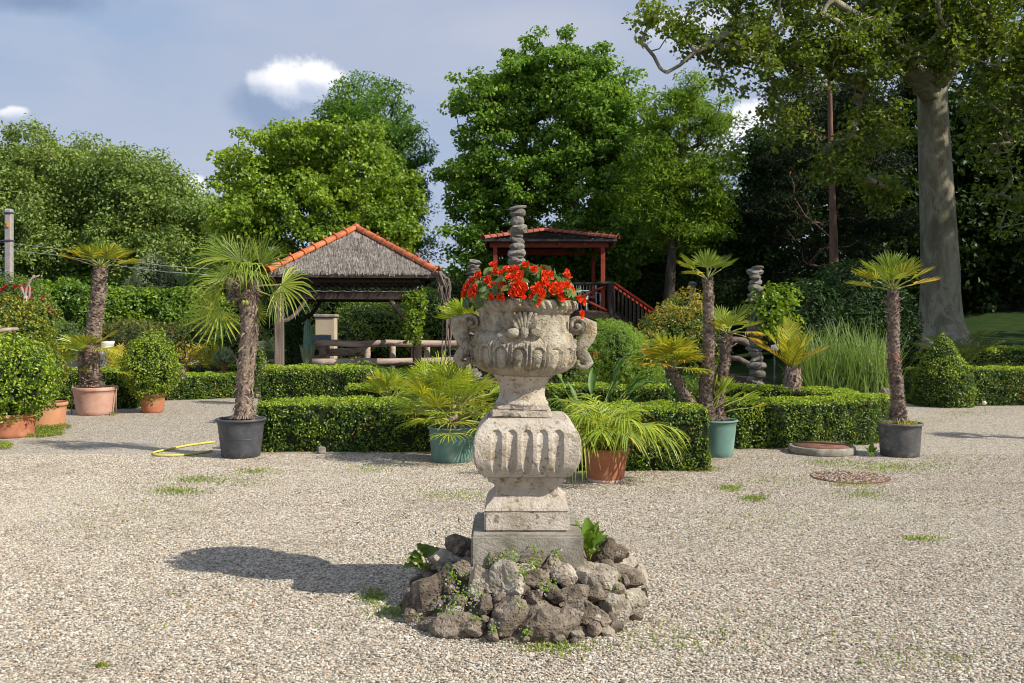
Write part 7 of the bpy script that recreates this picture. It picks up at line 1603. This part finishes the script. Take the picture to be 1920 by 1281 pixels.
make_tree('pine_tree', 'dark conifer with a bare reddish trunk in the shaded wood', 'tree', T(1566, 27, .5), [T(1566, 27, .5), tr(1563, 450, 27), tr(1558, 300, 27), tr(1555, 120, 27)], .13,
          [pxlobe(1500, 300, 29.5, 80, 90, 1.2), pxlobe(1470, 400, 29.5, 80, 80, 1.2), pxlobe(1610, 300, 30, 90, 100, 1.4), pxlobe(1500, 200, 29.5, 60, 60, 1.2), pxlobe(1600, 180, 29.5, 80, 80, 1.2), pxlobe(1640, 420, 30, 90, 90, 1.2), pxlobe(1520, 480, 30, 90, 60, 1.0)], 620, 70, .20, .6, M['fir_leaf'], M['bark_pine'], 212, aspect=.16, shell=.6, spread_z=.4, upb=.2, droop=.3, r0=.0035, cap=.22)
for k, (lb, px, Y, lobes) in enumerate((
    ('deep shade tree behind the pine trunk', 1640, 37, [(1560, 400, 37, 130, 150, 2.5), (1680, 300, 38, 130, 170, 2.5), (1600, 540, 36, 150, 70, 2.0), (1560, 250, 38, 110, 130, 2.2)]),
    ('deep shade tree behind the plane trunk', 1780, 39, [(1780, 300, 39, 130, 180, 2.8), (1760, 480, 38, 140, 110, 2.4), (1870, 420, 38, 120, 130, 2.4)]),
    ('deep shade tree at the right edge', 1930, 38, [(1930, 260, 38, 120, 170, 2.6), (1940, 450, 37, 110, 120, 2.4), (2060, 350, 38, 120, 220, 2.6)]))):
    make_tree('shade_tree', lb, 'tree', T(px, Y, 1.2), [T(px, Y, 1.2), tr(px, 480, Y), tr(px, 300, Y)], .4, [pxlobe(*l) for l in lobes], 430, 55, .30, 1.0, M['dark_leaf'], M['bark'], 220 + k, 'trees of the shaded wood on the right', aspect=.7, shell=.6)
shrub('thicket', 'dark thicket closing the wood behind the lawn on the right', 'thicket', [(1700, 590, 40, 140, 70, 1.5), (1880, 560, 42, 160, 80, 1.5), (1480, 590, 36, 120, 70, 1.5), (2060, 540, 42, 120, 90, 1.5)], M['dark_leaf'], .22, .12, 120, 75, thick=.5, amp=.3, z0=.8)
shrub('thicket', 'far dark green thicket closing the garden behind the shelter', 'thicket', [(430, 575, 40, 120, 70, 1.5), (640, 580, 42, 140, 70, 1.5), (840, 580, 42, 120, 70, 1.5), (200, 590, 42, 160, 70, 1.5), (0, 590, 42, 120, 75, 1.5), (1020, 590, 42, 120, 60, 1.5), (1200, 590, 42, 140, 60, 1.5), (1360, 590, 40, 100, 80, 1.5)], M['ash_leaf'], .2, .11, 110, 76, thick=.5, amp=.3)
make_tree('maple_tree', 'third green tree filling behind the feathery tree', 'tree', T(1210, 38), [T(1210, 38), tr(1210, 480, 38), tr(1205, 330, 38)], .25,
          [pxlobe(1190, 330, 38, 75, 110, 1.8), pxlobe(1230, 440, 38, 100, 80, 1.8), pxlobe(1340, 450, 38, 80, 90, 1.6), pxlobe(1150, 470, 38, 80, 70, 1.5)], 480, 75, .16, .5, M['maple_leaf'], M['bark'], 240, aspect=.85, shell=.5, r0=.014)
# the great plane tree
PB = (11.33, 24.7, .62)
limbs = [[tr(1740, 170, 24.5), tr(1690, 118, 23.5), tr(1600, 106, 22.3), tr(1490, 112, 21.5), tr(1458, 92, 21.2), tr(1418, 58, 21), tr(1370, 18, 20.8), tr(1310, -25, 20.5)],
         [tr(1458, 92, 21.2), tr(1425, 48, 20.6), tr(1400, 42, 20.2), tr(1365, 62, 20), tr(1335, 80, 20), tr(1305, 96, 20), tr(1275, 122, 20), tr(1250, 136, 20), tr(1238, 128, 20), tr(1226, 105, 20), tr(1205, 80, 20)],
         [tr(1750, 165, 24.7), tr(1790, 110, 23.5), tr(1860, 90, 22), tr(1930, 60, 21)], [tr(1745, 175, 24.6), tr(1712, 80, 24.4), tr(1700, -30, 24.2), tr(1690, -150, 24)], [tr(1750, 165, 24.7), tr(1660, 60, 22), tr(1560, 0, 20)]]
make_tree('plane_tree', 'huge plane tree with mottled trunk and spreading limbs on the right', 'tree', PB,
          [PB, tr(1763, 600, 24.7), tr(1763, 500, 24.7), tr(1758, 400, 24.7), tr(1752, 280, 24.7), tr(1748, 180, 24.7), tr(1770, 60, 24.6), tr(1785, -100, 24.5), tr(1785, -260, 24.5)], .56,
          [pxlobe(1290, 50, 20, 110, 60, 1.0), pxlobe(1215, 40, 20, 45, 45, .7), pxlobe(1400, 90, 20.5, 90, 80, 1.2), pxlobe(1500, 110, 21, 90, 100, 1.4), pxlobe(1600, 90, 21, 100, 110, 1.6), pxlobe(1700, 30, 22, 120, 110, 2.0), pxlobe(1640, 240, 21.5, 80, 70, 1.0), pxlobe(1830, 70, 21, 110, 110, 1.8),
           pxlobe(1870, 220, 20.5, 70, 110, 1.2), pxlobe(1560, 320, 21.5, 60, 60, .8), pxlobe(1900, 380, 20.5, 40, 80, .8), pxlobe(1470, 230, 21, 50, 50, .7), pxlobe(1850, -60, 22, 160, 100, 2.5), pxlobe(1650, -80, 22, 180, 100, 2.5), pxlobe(1450, -40, 20.5, 130, 80, 1.5), pxlobe(2010, 100, 20, 110, 160, 2.0), pxlobe(1660, 370, 22.5, 45, 50, .6)],
          1350, 46, .105, .36, M['plane_leaf'], M['bark_plane'], 230, aspect=.85, limbs=limbs, shell=.55, r0=.013, spread_z=.7)
make_tree('plane_tree', 'neighbouring plane tree beyond the right edge, shading the wood', 'tree', (24, 15, 0), [(24, 15, 0), (24, 15, 5), (24, 15, 10)], .5, [(24, 17, 11, 4.5, 4, 4.5), (27, 20, 9, 4, 5, 4), (23, 22, 13, 4, 4, 3.5)], 420, 40, .40, 1.1, M['plane_leaf'], M['bark_plane'], 231, aspect=.85)
